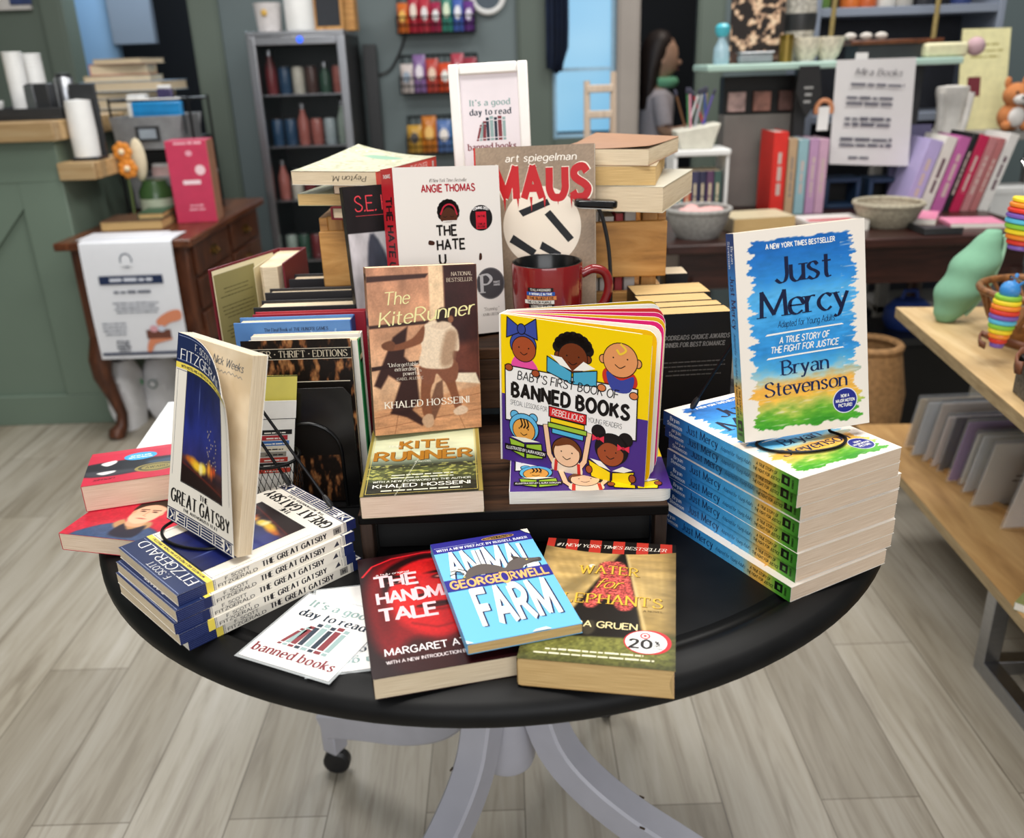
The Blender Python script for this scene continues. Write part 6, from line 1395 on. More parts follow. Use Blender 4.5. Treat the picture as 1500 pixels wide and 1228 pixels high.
# ------------------------------------------------------------------ drinks cooler and snack racks
FX0, FX1, FY0, FY1 = -1.085, -.665, 4.12, 4.54; FZ = at(430, 45, 4.12).z
fg = thing('drinks_cooler', 'silver framed glass door drinks cooler against the green wall', 'fridge', ((FX0 + FX1) / 2, FY0, 0))
FB = M('cooler_black', '121416', .4)
part(fg, 'cabinet', FB, [(FX0, FX0 + .02, FY0 + .03, FY1, .0, FZ - .02), (FX1 - .02, FX1, FY0 + .03, FY1, 0, FZ - .02), (FX0, FX1, FY1 - .02, FY1, 0, FZ - .02), (FX0, FX1, FY0 + .03, FY1, 0, .1)], .002)
part(fg, 'top_panel', STL, [(FX0, FX1, FY0, FY1, FZ - .02, FZ)], .003)
dr = part(fg, 'door', STL, [(FX0, FX0 + .035, FY0, FY0 + .03, .10, FZ - .02), (FX1 - .035, FX1, FY0, FY0 + .03, .10, FZ - .02), (FX0 + .035, FX1 - .035, FY0, FY0 + .03, FZ - .055, FZ - .02), (FX0 + .035, FX1 - .035, FY0, FY0 + .03, .10, .135)], .003)
GLS = NT('door_glass'); GLS.b.inputs['Base Color'].default_value = L4('30383a'); GLS.b.inputs['Roughness'].default_value = .03; GLS.b.inputs['Alpha'].default_value = .07
mb = MB(); mb.box(FX0 + .035 - fg.location.x, FX1 - .035 - fg.location.x, .012, .016, .135, FZ - .055, GLS.m); mb.build('glass_pane', dr)
mb = MB(); mb.ball((.02, -.004, FZ - .035), .014, M('blue_lamp', '1f4fd8', .3), 14, 1, .4, 1); bl = mb.build('blue_indicator', fg)
_n = bl.data.materials[0].node_tree.nodes['Principled BSDF']; _n.inputs['Emission Color'].default_value = L4('2a62ff'); _n.inputs['Emission Strength'].default_value = 1.4
SH = (.42, .70, .94, 1.16); part(fg, 'wire_shelf', STL, [(FX0 + .02, FX1 - .02, FY0 + .06, FY1 - .03, z - .006, z) for z in SH])
rr = random.Random(3); k = 0
CN = {}
for z in SH + (.10,):
    for i in range(6):
        c, cn = rr.choice([('6c2a2e', 'dark red'), ('b8b4a8', 'pale'), ('23405c', 'navy'), ('8a988f', 'grey green'), ('4a3430', 'brown'), ('98a4a8', 'silver'), ('9a5a52', 'rust'), ('2e4a3c', 'green')])
        x = FX0 + .06 + i * .06; h = rr.uniform(.12, .19); k += 1; can = rr.random() < .5; h = .115 if can else h
        o = thing('drink_can' if can else 'drink_bottle', f'{cn} {"can" if can else "bottle"}, {("first", "second", "third", "fourth", "fifth", "sixth")[i]} from the left on the {("second", "third", "fourth", "top", "bottom")[(SH + (.10,)).index(z)]} cooler shelf', 'can' if can else 'bottle', (x, FY0 + .12, z + .0005), (0, 0, 0), 'drinks in the cooler')
        mb = MB(); mb.lathe([(.0005, 0), (.024, 0), (.027, .006), (.027, h * .92), (.022, h - .002), (.0005, h - .002)] if can else [(.0005, 0), (.024, 0), (.026, .006), (.026, h * .6), (.012, h * .8), (.012, h), (.0005, h)], M('bottle_' + c, c, .25), 16); mb.build('body', o); mb = MB(); mb.lathe([(.0215, h - .004), (.0225, h), (.02, h), (.0005, h - .001)] if can else [(.013, h - .02), (.014, h - .02), (.014, h + .003), (.0005, h + .003)], STL, 14); mb.build('lid' if can else 'cap', o)
# things on the cooler
PLN = M('pale_ceramic', 'd2cdcc', .5); 
o = thing('planter_box', 'pale pot with a yellow flower on top of the cooler', 'pot', (-1.0, 4.22, FZ + .0005)); mb = MB(); mb.lathe([(.0005, 0), (.05, 0), (.058, .10), (.061, .115), (.053, .115), (.048, .06), (.0005, .06)], PLN, 24); mb.build('pot', o); mb = MB(); mb.ball((-.004, -.058, .075), .014, M('yellow_flower', 'd0a850', .6), 12, 1, .4, 1); mb.build('flower_badge', o)
o = thing('white_canister', 'white canister in the middle of the cooler top', 'canister', (-.865, 4.22, FZ + .0005)); mb = MB(); mb.lathe([(.0005, 0), (.058, 0), (.062, .004), (.062, .13), (.058, .136), (.0005, .136)], WHT, 28); mb.build('body', o); mb = MB(); mb.lathe([(.0005, .136), (.064, .136), (.064, .16), (.0005, .165)], WHT, 28); mb.build('lid', o)
o = thing('chalkboard_sign', 'small chalkboard with a light wooden frame on the cooler', 'sign', (-.745, 4.24, FZ + .0005), (rad(-6), 0, 0)); mb = MB()
for b in ((-.065, -.052, 0, .17), (.052, .065, 0, .17), (-.052, .052, 0, .016), (-.052, .052, .154, .17)): mb.box(b[0], b[1], -.008, .008, b[2], b[3], PINEP)
mb.build('frame', o, bevel=.002); mb = MB(); mb.box(-.052, .052, -.002, .004, .016, .154, M('slate_board', '2a2d33', .8)); mb.build('slate', o)
o = thing('wooden_block', 'brown wooden box at the right end of the cooler top', 'box', (-.69, 4.36, FZ + .0005)); part(o, 'box', PINE, [(-.705, -.605 - .035, 4.3, 4.42, FZ + .0005, FZ + .14)], .003); part(o, 'lid', PINEP, [(-.708, -.637, 4.297, 4.423, FZ + .14, FZ + .155)], .003)
mb = MB(); mb.box(-.645, -.585, 4.5, 4.56, .0, 1.36, DKP); mb.box(-.66, -.57, 4.49, 4.565, 0, .04, DKP); o = solo('cable_duct', mb, 'dark grey upright duct beside the drinks cooler', 'duct', bevel=.004)
mb = MB(); mb.tube([tuple(q) for q in _catmull([np.array(p) for p in ((-.60, 4.585, 1.22), (-.52, 4.588, 1.26), (-.44, 4.588, 1.42), (-.41, 4.588, 1.6))], False, 6)], .006, DKP, 8); solo('wall_cable', mb, 'dark cable curving up the slate wall beside the cooler', 'cable')
# snack racks
def packet(label, c1, c2, x, y, z, w_, h, grp, yaw=0):
    o = thing('snack_packet', label, 'snack', (x, y, z), (rad(-8), 0, rad(yaw)), grp); mb = MB(); n, m = 8, 8; P1 = M('foil_' + c1, c1, .3, var=.1, scale=30); vs = []; fs = []
    for s in (-1, 1):
        b = len(vs)
        for j in range(m + 1):
            for i in range(n + 1):
                u, v = i / n, j / m; bul = .022 * (math.sin(u * PI) * math.sin(v * PI)) ** .6
                vs.append(((u - .5) * w_, s * bul, v * h))
        for j in range(m):
            for i in range(n): q = [b + j * (n + 1) + i, b + j * (n + 1) + i + 1, b + (j + 1) * (n + 1) + i + 1, b + (j + 1) * (n + 1) + i]; fs.append(tuple(q if s < 0 else q[::-1]))
    mb.add(vs, fs, P1, smooth=True); mb.build('bag', o)
    mb = MB(); n = 16; mb.add([(w_ * .3 * math.cos(2 * PI * k / n), -.0228 - .001, h * .52 + h * .2 * math.sin(2 * PI * k / n)) for k in range(n)], [tuple(range(n))], M('foil_' + c2, c2, .4)); mb.build('label', o)
SC = [[('d8702c', 'e8b040'), ('b8283c', 'e8d8c8'), ('c03848', 'e6e0e0'), ('a82c50', 'e8e8e8'), ('3c8a78', 'd8e8c8'), ('4a68b8', 'e8e8f0'), ('6c3a8a', 'e0d8e8')], [('cfc4c0', '8a98a8'), ('8a6aa0', 'e0d8e0'), ('c04a40', 'e8c8b0'), ('d8502c', 'f0f0e8'), ('b84858', 'e8d0d0'), ('a03848', 'e8d0d0')], [('c89a3c', '3a3028'), ('c87828', 'e8b860'), ('5878b0', 'e8e0d8'), ('4a8aa0', 'e8d8e0'), ('b04a50', 'e8e8e8')]]
CNM = {'d8702c': 'orange', 'b8283c': 'red', 'c03848': 'crimson', 'a82c50': 'magenta', '3c8a78': 'teal', '4a68b8': 'blue', '6c3a8a': 'purple', 'cfc4c0': 'pale', '8a6aa0': 'lilac', 'c04a40': 'brick red', 'd8502c': 'bright orange', 'b84858': 'rose', 'a03848': 'wine red', 'c89a3c': 'golden', 'c87828': 'amber', '5878b0': 'light blue', '4a8aa0': 'turquoise', 'b04a50': 'coral red'}
for r, (px0, px1, pb) in enumerate(((583, 696, 50), (588, 700, 138), (598, 706, 226))):
    rn = ('upper', 'middle', 'lower')[r]
    p0, p1 = at(px0, pb, 4.5), at(px1, pb, 4.5); z = p0.z; x0, x1 = p0.x, p1.x
    o = thing('wire_snack_rack', f'{rn} black wire snack basket on the slate wall', 'rack', ((x0 + x1) / 2, 4.53, z), (0, 0, 0), 'wire snack baskets on the wall'); mb = MB(); w_ = (x1 - x0) / 2
    for zz, yy in ((0, -.06), (.035, -.06), (.07, -.06), (0, .06), (.17, .06), (.085, .06)): mb.tube([(-w_, yy, zz), (w_, yy, zz)], .0035, DKMETAL, 6)
    for s in (-1, 1): mb.tube([(s * w_, .06, .17), (s * w_, .06, 0), (s * w_, -.06, 0), (s * w_, -.06, .07), (s * w_, .06, .10)], .0035, DKMETAL, 6)
    mb.build('wire_frame', o); mb = MB()
    for i in range(13): x = -w_ + 2 * w_ * (i + .5) / 13; mb.tube([(x, -.06, .07), (x, -.06, 0), (x, .06, 0), (x, .06, .17)], .002, DKMETAL, 6)
    mb.build('wire_bars', o)
    n = len(SC[r])
    for i, (c1, c2) in enumerate(SC[r]): packet(f'{CNM[c1]} snack packet in the {rn} wire basket', c1, c2, x0 + (x1 - x0) * (i + .5) / n, 4.515 + .004 * (i % 2), z + .004, (x1 - x0) / n * .98, .13 + .02 * ((i * 5) % 3), f'snacks in the {rn} basket')
q = at(714, -8, 4.56); mb = MB(); mb.tube([(q.x + .075 * math.cos(2 * PI * i / 36), 4.575, q.z + .075 * math.sin(2 * PI * i / 36)) for i in range(36)], .014, WHT, 12, closed=True); o = thing('wall_clock', 'round white rimmed clock high on the slate wall', 'clock', (q.x, 4.575, q.z)); r_ = mb.build('rim', o); r_.location = (-q.x, -4.575, -q.z)
mb = MB(); mb.lathe([(.0005, 0), (.07, 0), (.07, .006), (.0005, .006)], M('clock_face', '3a4a58', .4), 36, T=Matrix.Rotation(PI / 2, 4, 'X')); mb.build('face', o)
# picture at the left wall
q = at(18, -10, 4.57); o = thing('wall_picture', 'picture with white mount at the top left wall', 'picture', (q.x, 4.59, q.z - .12)); mb = MB(); mb.box(-.13, .07, -.02, 0, .05, .4, M('picture_mount', 'd6d2ce', .5)); mb.build('mount', o); mb = MB(); mb.box(-.02, .08, -.024, -.02, .07, .4, M('picture_print', '3a4a78', .5, var=.5, scale=20)); mb.build('print', o)

# ------------------------------------------------------------------ chair and child in the doorway
PW = woodmat('pale_beech', 'b09a86', 'c8b39e', 'd8c6b2', 2, (6, 40, 40), .5)
cY = 3.55; xa, xb = at(861, 160, cY).x, at(899, 160, cY).x; zt = at(880, 118, cY).z
chr_ = thing('wooden_chair', 'pale wooden slat back chair before the bright window', 'chair', ((xa + xb) / 2, cY, 0)); hw = (xb - xa) / 2
cw = .17
for s in (-1, 1):
    mb = MB(); mb.tube([(s * cw * .98, .0, 0), (s * cw * .8, 0, .45), (s * hw, .02, zt * .8), (s * hw * 1.02, .03, zt + (.0 if s < 0 else .03))], [.014, .016, .014, .012], PW, 10); mb.build('back_post', chr_)
    mb = MB(); mb.tube([(s * cw, .40, 0), (s * cw * .95, .38, .43)], [.014, .017], PW, 10); mb.build('front_leg', chr_)
for z in (at(880, 130, cY).z, at(880, 168, cY).z):
    mb = MB(); mb.box(-hw, hw, .012, .028, z - .014, z + .014, PW); mb.build('back_rail', chr_, bevel=.004)
mb = MB(); mb.box(-cw, cw, .0, .41, .43, .455, PW); mb.build('seat', chr_, bevel=.006)

def skin_fig(name, parent, verts, edges, radii, mat, sub=2, root=0):
    me = bpy.data.meshes.new(name); me.from_pydata(verts, edges, []); me.materials.append(mat); o = bpy.data.objects.new(name, me); C.objects.link(o); o.parent = parent
    md = o.modifiers.new('skin', 'SKIN'); md.use_smooth_shade = True
    if not me.skin_vertices: me.attributes.new('x', 'FLOAT', 'POINT')
    return o, md
SKN = M('skin', 'cfa388', .55, var=.06, scale=20); HAIR = M('dark_hair', '2c1f1a', .5, var=.3, scale=60, stretch=(1, 1, .2)); TEE = M('pale_tshirt', 'c9bfc4', .8, var=.05); SKT = M('dark_skirt', '20222c', .8)
pY = 5.5; pc_ = at(962, 110, pY); zt = at(970, 48, pY).z
pr_ = thing('person', 'child with long dark hair in a pale shirt walking past the dark doorway', 'person', (pc_.x, pY, 0)); S = zt / 1.34
# one continuous body: rings swept along the trunk, limbs as tapered tubes ending inside it
def ringsweep(mb, rows, mat, n=20):
    vs = []
    for (x, y, z, rx, ry) in rows:
        for k in range(n): a_ = 2 * PI * k / n; vs.append((x + rx * math.cos(a_), y + ry * math.sin(a_), z))
    fs = [(j * n + k, j * n + (k + 1) % n, (j + 1) * n + (k + 1) % n, (j + 1) * n + k) for j in range(len(rows) - 1) for k in range(n)] + [tuple(range(n))[::-1], tuple((len(rows) - 1) * n + k for k in range(n))]
    mb.add(vs, fs, mat, smooth=True)
mb = MB(); sc_r = lambda R: [tuple(v * S for v in r) for r in R]
ringsweep(mb, sc_r([(0, 0, .62, .085, .10), (0, 0, .70, .095, .115), (.0, 0, .80, .08, .10), (.004, 0, .92, .085, .115), (.006, 0, 1.00, .08, .125), (.008, 0, 1.045, .05, .08), (.014, 0, 1.075, .033, .034), (.02, 0, 1.105, .033, .034), (.03, 0, 1.12, .05, .045), (.034, 0, 1.15, .078, .062), (.030, 0, 1.20, .09, .072), (.024, 0, 1.26, .09, .074), (.018, 0, 1.31, .066, .058), (.014, 0, 1.335, .02, .02)]), SKN)
# face looks right (+x): nose, lips, eyes
mb.ball((.124 * S, 0, 1.185 * S), .013 * S, SKN, 10, 1.1, .7, 1.1); mb.ball((.112 * S, 0, 1.15 * S), .011 * S, M('lips', '9a5a52', .5), 10, .8, 1.5, .6)
for s in (-1, 1): mb.ball((.108 * S, s * .03 * S, 1.212 * S), .009 * S, M('eye', '1e1614', .3), 10, .6, 1, .8); mb.ball((.02 * S, s * .072 * S, 1.19 * S), .014 * S, SKN, 10, .8, .4, 1.3)
for s, hx, hz in ((-1, .24, .86), (1, .10, .70)):
    sh = (.004 * S, s * .115 * S, 1.0 * S); el = (.03 * S, s * .15 * S, .83 * S); wr = (hx * S, s * .11 * S, hz * S)
    mb.tube([tuple(q) for q in _catmull([np.array(sh), np.array(el), np.array(wr)], False, 5)], [.036 * S, .035 * S, .034 * S, .032 * S, .031 * S, .030 * S, .028 * S, .026 * S, .024 * S, .022 * S, .020 * S], SKN, 12)
    d = (Vector(wr) - Vector(el)).normalized(); pm = Vector(wr) + d * .035 * S; mb.ball(tuple(pm), .03 * S, SKN, 12, 1.1, .55, .9)
    for k in range(5):
        off = Vector((0, 0, 1)).cross(d).normalized() * 0 + Vector((0, 0, (k - 2) * .011 * S)) if k < 4 else Vector((0, -s * .022 * S, .012 * S)); b = pm + off + d * .02 * S; ln = (.03, .036, .038, .033, .026)[k] * S
        mb.tube([tuple(b), tuple(b + d * ln * .6 + Vector((0, -s * .004, -.003))), tuple(b + d * ln + Vector((0, -s * .012, -.010)))], [.0075 * S, .007 * S, .005 * S], SKN, 8)
for s, kx, fx in ((-1, .05, .02), (1, -.03, -.10)):
    mb.tube([(0, s * .055 * S, .66 * S), (kx * S, s * .055 * S, .36 * S), (fx * S, s * .055 * S, .07 * S)], [.062 * S, .046 * S, .03 * S], SKN, 12)
mb.build('body', pr_, sharp=80)
mb = MB(); ringsweep(mb, sc_r([(0, 0, .66, .108, .13), (0, 0, .74, .102, .125), (0, 0, .84, .094, .118), (.004, 0, .94, .096, .128), (.006, 0, 1.01, .09, .135), (.008, 0, 1.05, .052, .09)]), TEE)
for s in (-1, 1): mb.tube([(.004 * S, s * .10 * S, 1.01 * S), (.016 * S, s * .135 * S, .92 * S), (.026 * S, s * .15 * S, .86 * S)], [.05 * S, .05 * S, .047 * S], TEE, 12)
mb.build('shirt', pr_, sharp=80)
mb = MB(); ringsweep(mb, sc_r([(.02, 0, .34, .15, .17), (.0, 0, .5, .125, .145), (0, 0, .67, .1, .122)]), SKT); mb.build('skirt', pr_, sharp=80)
for s in (-1, 1):
    mb = MB(); fx = .02 if s < 0 else -.10; mb.ball(((fx + .03) * S, s * .055 * S, .035 * S), .035 * S, M('dark_shoe', '26262a', .5), 14, 2.0, 1, 1); mb.build('shoe', pr_)
mb = MB(); ringsweep(mb, sc_r([(-.055, 0, .86, .02, .05), (-.06, 0, .95, .032, .085), (-.05, 0, 1.06, .045, .095), (-.035, 0, 1.16, .062, .092), (-.012, 0, 1.24, .085, .088), (.004, 0, 1.30, .082, .082), (.008, 0, 1.345, .05, .055), (.008, 0, 1.358, .012, .012)]), HAIR); mb.build('hair', pr_, sharp=80)
mb = MB(); mb.tube([(.04 * S + .055 * S * math.cos(t), .06 * S * math.sin(t), 1.085 * S) for t in np.linspace(-2.2, 2.2, 16)], .028 * S, M('mint_neck_pillow', '7cc49a', .7), 12); mb.build('neck_pillow', pr_)

# ------------------------------------------------------------------ right: dark table, shelf and display
DM = woodmat('dark_cherry', '1e0d0a', '341a15', '4a2820', 0, (5, 50, 50), .35)
rt = thing('side_table', 'long dark cherry table under the mint shelf on the right', 'table', (.9, 2.6, 0))
part(rt, 'tabletop', DM, [(.47, 1.62, 2.58, 3.35, .72, .75)], .005); part(rt, 'apron', DM, [(.52, 1.57, 2.64, 2.665, .60, .72), (.52, 1.57, 3.27, 3.295, .60, .72), (.52, .545, 2.665, 3.27, .60, .72), (1.545, 1.57, 2.665, 3.27, .60, .72)], .002)
for x in (.54, 1.55):
    for y in (2.66, 3.28):
        mb = MB(); mb.lathe([(.0005, 0), (.017, 0), (.02, .02), (.028, .5), (.032, .58), (.032, .64), (.0005, .64)], DM, 16, (x - .9, y - 2.6, 0)); mb.build('leg', rt)
RZ = .7505
def stand_book(label, pxa, pxb, pt, Yb, c, lean=0, grp=None, title=None, D=.16):
    xa, xb = at(pxa, 300, Yb).x, at(pxb, 300, Yb).x; h = (at(pxa, pt, Yb).z - RZ) / math.cos(rad(lean)); th = xb - xa
    o = thing('standing_book', label, 'book', (xa, Yb, RZ), (0, rad(lean), 0), grp); mt = card('spine_' + c, c)
    mb = MB(); mb.box(0, th, 0, .003, 0, h, mt); mb.box(0, .003, .003, D, 0, h, mt); mb.box(th - .003, th, .003, D, 0, h, mt)
    cv = Canvas(mb, (0, 0, h), (0, 0, -1), (1, 0, 0), None, PRINTM); cv.bars(h * 500, th * 380, h * 600, 1, 5, th * 300, title or 'c8b4ac', 1, seed=pxa); mb.build('cover', o, bevel=.001)
    mb = MB(); mb.box(.003, th - .003, .004, D - .004, .003, h - .004, PG_WHITE); mb.build('page_block', o)
g = 'upright books at the left of the dark table'
for a, b, t, c, nm in ((1127, 1147, 194, 'd8281e', 'bright red'), (1149, 1161, 204, 'b89a78', 'tan'), (1163, 1177, 205, '8fb4bc', 'pale teal'), (1179, 1192, 204, 'b890b4', 'mauve'), (1193, 1206, 204, 'c8a0b8', 'pink')): stand_book(f'{nm} upright book left of the paper notice', a, b, t, 3.04, c, 0, g, '8a8078' if c == 'b89a78' else None)
g = 'leaning books right of the paper notice'
for a, b, t, c, nm in ((1322, 1342, 204, 'b0a4d0', 'lavender'), (1345, 1361, 200, 'd8d4cc', 'off-white'), (1364, 1380, 200, 'b8609c', 'orchid pink'), (1382, 1390, 196, '18161a', 'black'), (1392, 1406, 198, 'b81e4c', 'crimson'), (1408, 1419, 202, 'b87a7c', 'dusty pink'), (1421, 1431, 203, 'b06c6c', 'faded red'), (1434, 1448, 196, 'd6d4d0', 'white')): stand_book(f'{nm} leaning book right of the paper notice', a, b, t, 3.0, c, 15, g, '5a3a48' if c in ('d8d4cc', 'd6d4d0') else None)
o = thing('picture_book', 'large slate violet book standing behind the leaning books', 'book', (at(1300, 300, 3.17).x, 3.17, RZ), (rad(-5), 0, 0)); mb = MB(); mb.box(0, .13, 0, .003, 0, .27, card('slate_violet', '5c5878')); mb.box(0, .13, .016, .019, 0, .27, card('slate_violet', '5c5878')); mb.box(-.002, .0, 0, .019, 0, .27, card('slate_violet', '5c5878')); mb.build('cover', o); mb = MB(); mb.box(.001, .127, .0035, .0155, .004, .266, PG_CREAM); mb.build('page_block', o)
NB = M('navy_box_paint', '1c3450', .5)
for a, b, nm in ((1206, 1258, 'left'), (1270, 1316, 'right')):
    x0, x1 = at(a, 300, 3.14).x, at(b, 300, 3.14).x; o = thing('navy_box', f'small navy blue open box, the {nm} of two under the paper notice', 'box', (x0, 3.14, RZ), (0, 0, 0), 'navy boxes on the dark table')
    h = at(a, 262, 3.14).z - RZ; part(o, 'frame', NB, [(x0, x0 + .015, 3.14, 3.24, RZ, RZ + h), (x1 - .015, x1, 3.14, 3.24, RZ, RZ + h), (x0 + .015, x1 - .015, 3.14, 3.24, RZ + h - .015, RZ + h), (x0 + .015, x1 - .015, 3.14, 3.24, RZ, RZ + .012)], .002); part(o, 'back_or_shade_panel', VOID, [(x0 + .015, x1 - .015, 3.235, 3.24, RZ + .012, RZ + h - .015)])
place_book('paperback_book', 'thick cream paperback lying at the front of the dark table', book_meshes(.20, .15, .045, None, None, cover=card('parchment_card', 'c6b898'), pages=PG_YEL), (.70, 2.72, RZ), 8)
place_book('paperback_book', 'white paperback with a red band lying before the navy boxes', book_meshes(.19, .14, .03, lambda cv: (cv.rect(0, 0, 190, 140, 'd6d0cc', 0), cv.rect(10, 20, 150, 60, 'b82c38', 1)), None, cover=card('white_book_card', 'd6d0cc'), pages=PG_WHITE), (.925, 2.70, RZ), 4)
def bowl(label, px, pt, pb, wpx, Yb, mat, z0=RZ, name='woven_bowl', inner=None, lid=None):
    c = at(px, pb, Yb); r = (at(px + wpx / 2, pt, Yb).x - at(px - wpx / 2, pt, Yb).x) / 2; h = max(.05, at(px, pt, Yb).z - z0); o = thing(name, label, 'bowl', (c.x, Yb, z0))
    mb = MB(); mb.lathe([(.0005, 0), (r * .62, 0), (r * .8, h * .3), (r * .96, h * .8), (r, h), (r * .95, h), (r * .9, h * .78), (r * .74, h * .3), (r * .55, h * .1), (.0005, h * .1)], mat, 40); mb.build('bowl', o)
    mb = MB(); mb.tube([(r * .975 * math.cos(2 * PI * i / 40), r * .975 * math.sin(2 * PI * i / 40), h) for i in range(40)], .007, mat, 8, closed=True); mb.build('rim', o)
    if inner:
        mb = MB(); rr = random.Random(5)
        for i in range(14): a_ = rr.uniform(0, 6.28); q = r * .6 * math.sqrt(rr.random()); mb.ball((q * math.cos(a_), q * math.sin(a_), h * .9), r * .25, inner, 10, 1, 1, .6)
        mb.build('contents', o); o.children[-1]['kind'] = 'stuff'
WKR = M('pale_wicker', 'a49c88', .8, var=.3, scale=120, bump=.5); GRC2 = M('grey_rope', '9a9894', .85, var=.2, scale=90, bump=.5)
bowl('shallow pale wicker bowl before the leaning books', 1298, 297, 330, 98, 2.78, WKR); bowl('grey rope basket with pink contents at the table left end', 1021, 306, 350, 94, 2.70, GRC2, name='rope_basket', inner=M('pink_fluff', 'dca8a4', .9))
PNK = card('pink_notebook', 'e08aa8')
place_book('notebook', 'pink notebook with tan edge lying before the leaning books', book_meshes(.18, .17, .018, lambda cv: cv.rect(0, 0, 180, 170, 'de86a6', 0), None, cover=card('tan_edge', 'c89a6a'), pages=PG_WHITE), (1.18, 2.84, RZ), -28, cat='notebook')
place_book('notebook', 'rose pink notebook lying at the right table end', book_meshes(.16, .12, .014, None, None, cover=PNK, pages=PG_WHITE), (1.36, 2.70, RZ), -8, cat='notebook')
o = thing('black_tray', 'flat black tray right of the wicker bowl', 'tray', (1.29, 2.66, RZ)); part(o, 'base', DKP, [(1.235, 1.35, 2.60, 2.72, RZ, RZ + .008)], .002); part(o, 'rim', DKP, [(1.235, 1.35, 2.60, 2.606, RZ + .008, RZ + .02), (1.235, 1.241, 2.606, 2.72, RZ + .008, RZ + .02)], .001)
# small-book rack, planter with brushes at the left end
x0, x1 = at(1000, 230, 3.0).x, at(1062, 230, 3.0).x; zt = at(1030, 228, 3.0).z
o = thing('white_book_rack', 'white topped rack of small colourful books at the table left end', 'rack', (x0, 3.0, RZ)); part(o, 'top_board', WHT, [(x0 - .03, x1 + .015, 2.98, 3.14, zt, zt + .02)], .004); part(o, 'side_board', WHT, [(x0 - .03, x0 - .018, 2.99, 3.14, RZ, zt)], .002); part(o, 'side_board', WHT, [(x1 + .003, x1 + .013, 2.99, 3.14, RZ, zt)], .002); part(o, 'base_board', WHT, [(x0 - .018, x1 + .003, 2.99, 3.14, RZ, RZ + .008)])
for i, c in enumerate(('2f8a94', 'c85a3a', '3c3a5a', '2c2c4a', '5a3a5c', '3c5a54')):
    w_ = (x1 - x0 + .018) / 6.3; xx = x0 - .016 + i * w_
    me = book_meshes(.11, min(.15, zt - RZ - .02), w_ * .92, None, lambda cv: cv.bars(70, w_ * 300, 80, 1, 3, w_ * 300, 'd8c8a8', 1), cover=card('tiny_' + c, c)); place_book('small_book', ('teal', 'orange', 'indigo', 'navy', 'plum', 'pine green')[i] + ' small book upright in the white topped rack', me, (xx, 3.0, RZ + .009), 90, 90, 0, group='small books in the white rack')
pz = zt + .0205; xc = at(1018, 210, 3.04).x; o = thing('white_planter', 'tapered white tub of brushes standing on the white rack', 'tub', (xc, 3.05, pz)); mb = MB(); hh = at(1018, 180, 3.05).z - pz
mb.prism([(-.055, 0), (.05, 0), (.075, hh), (-.07, hh * .72)], -.05, .05, M('cream_tub', 'd2cfc0', .5), ax='y'); mb.build('tub', o, bevel=.004)
for i in range(9):
    rr = random.Random(i); a_ = rr.uniform(-.04, .05); q = thing('craft_brush', f'{("blue", "white", "red", "green", "pink", "violet", "yellow", "silver", "brown")[i]} handled brush sticking out of the white tub', 'brush', (xc + a_, 3.05 + rr.uniform(-.03, .03), pz + hh * .5), (0, rad(rr.uniform(-25, 30)), 0), 'brushes in the white tub'); mb = MB(); mb.tube([(0, 0, 0), (0, 0, .13)], .0035, M('handle_paint', ('2a4a9a', 'd8d8d8', 'b03040', '4a8a5a', 'd890a8', '5a4a9a', 'd8b848', 'a8acb4', '6a4a30')[i], .4), 8); mb.build('handle', q); mb = MB(); mb.ball((0, 0, .14), .006, M('bristle', '3a3a4a', .8), 8, 1, 1, 2); mb.build('bristles', q)
# mint shelf on posts
MINT = M('mint_paint', 'a8c4b8', .5, var=.05, scale=8); sY = 3.1; sz = at(1220, 100, sY).z
s0, s1 = at(1037, 92, sY).x, at(1412, 92, sY).x
msf = thing('mint_shelf', 'long pale mint shelf board raised over the dark table', 'shelf', ((s0 + s1) / 2, sY, RZ)); part(msf, 'board', MINT, [(s0, s1, sY, sY + .24, sz, sz + .022)], .005)
for x in (at(1183, 200, sY).x, at(1352, 200, sY).x): part(msf, 'post', DKP, [(x - .02, x + .02, sY + .10, sY + .14, RZ, sz)], .002)
SZ = sz + .0225
# notice
tl, tr_, bl_, br_ = (at(*p, sY - .01) for p in ((1226, 88), (1343, 84), (1213, 240), (1329, 243)))
o = thing('paper_notice', 'white paper price notice hanging from the mint shelf', 'notice', (tl.x, sY - .008, bl_.z)); mb = MB(); n = 8; vs = []
for j in range(n + 1):
    for i in range(n + 1):
        u, v = i / n, j / n; p = (bl_ * (1 - u) + br_ * u) * (1 - v) + (tl * (1 - u) + tr_ * u) * v; vs.append((p.x - tl.x, -.006 * math.sin(u * PI) - .01 * (1 - v) ** 2, p.z - bl_.z))
mb.add(vs, [(j * (n + 1) + i, j * (n + 1) + i + 1, (j + 1) * (n + 1) + i + 1, (j + 1) * (n + 1) + i) for j in range(n) for i in range(n)], M('notice_paper', 'd6d4d4', .6, var=.01), smooth=True)
ex = (br_ - bl_); ey = (tl - bl_); cw_, ch_ = ex.length * 1000, ey.length * 1000; exn, eyn = ex.normalized(), ey.normalized()
cv = Canvas(mb, (bl_.x - tl.x, -.0185, 0), (exn.x, 0, exn.z), (eyn.x, 0, eyn.z), None, PRINTM); 
cv.text('Mira Books', cw_ * .5, ch_ * .87, ch_ * .06, 'pen', '3a3a44', 2, fit=cw_ * .56); cv.bars(cw_ * .5, ch_ * .765, cw_ * .86, 1, 9, ch_ * .028, '6a6a74', 1, seed=1)
for i, y in enumerate((.64, .44, .24)): cv.bars(cw_ * .42, ch_ * y, cw_ * .72, 2, ch_ * .055, ch_ * .028, '5c5c68', 1, seed=3 + i)
cv.bars(cw_ * .35, ch_ * .06, cw_ * .3, 1, 9, ch_ * .03, '6a6a74', 1, seed=9); mb.build('sheet', o)
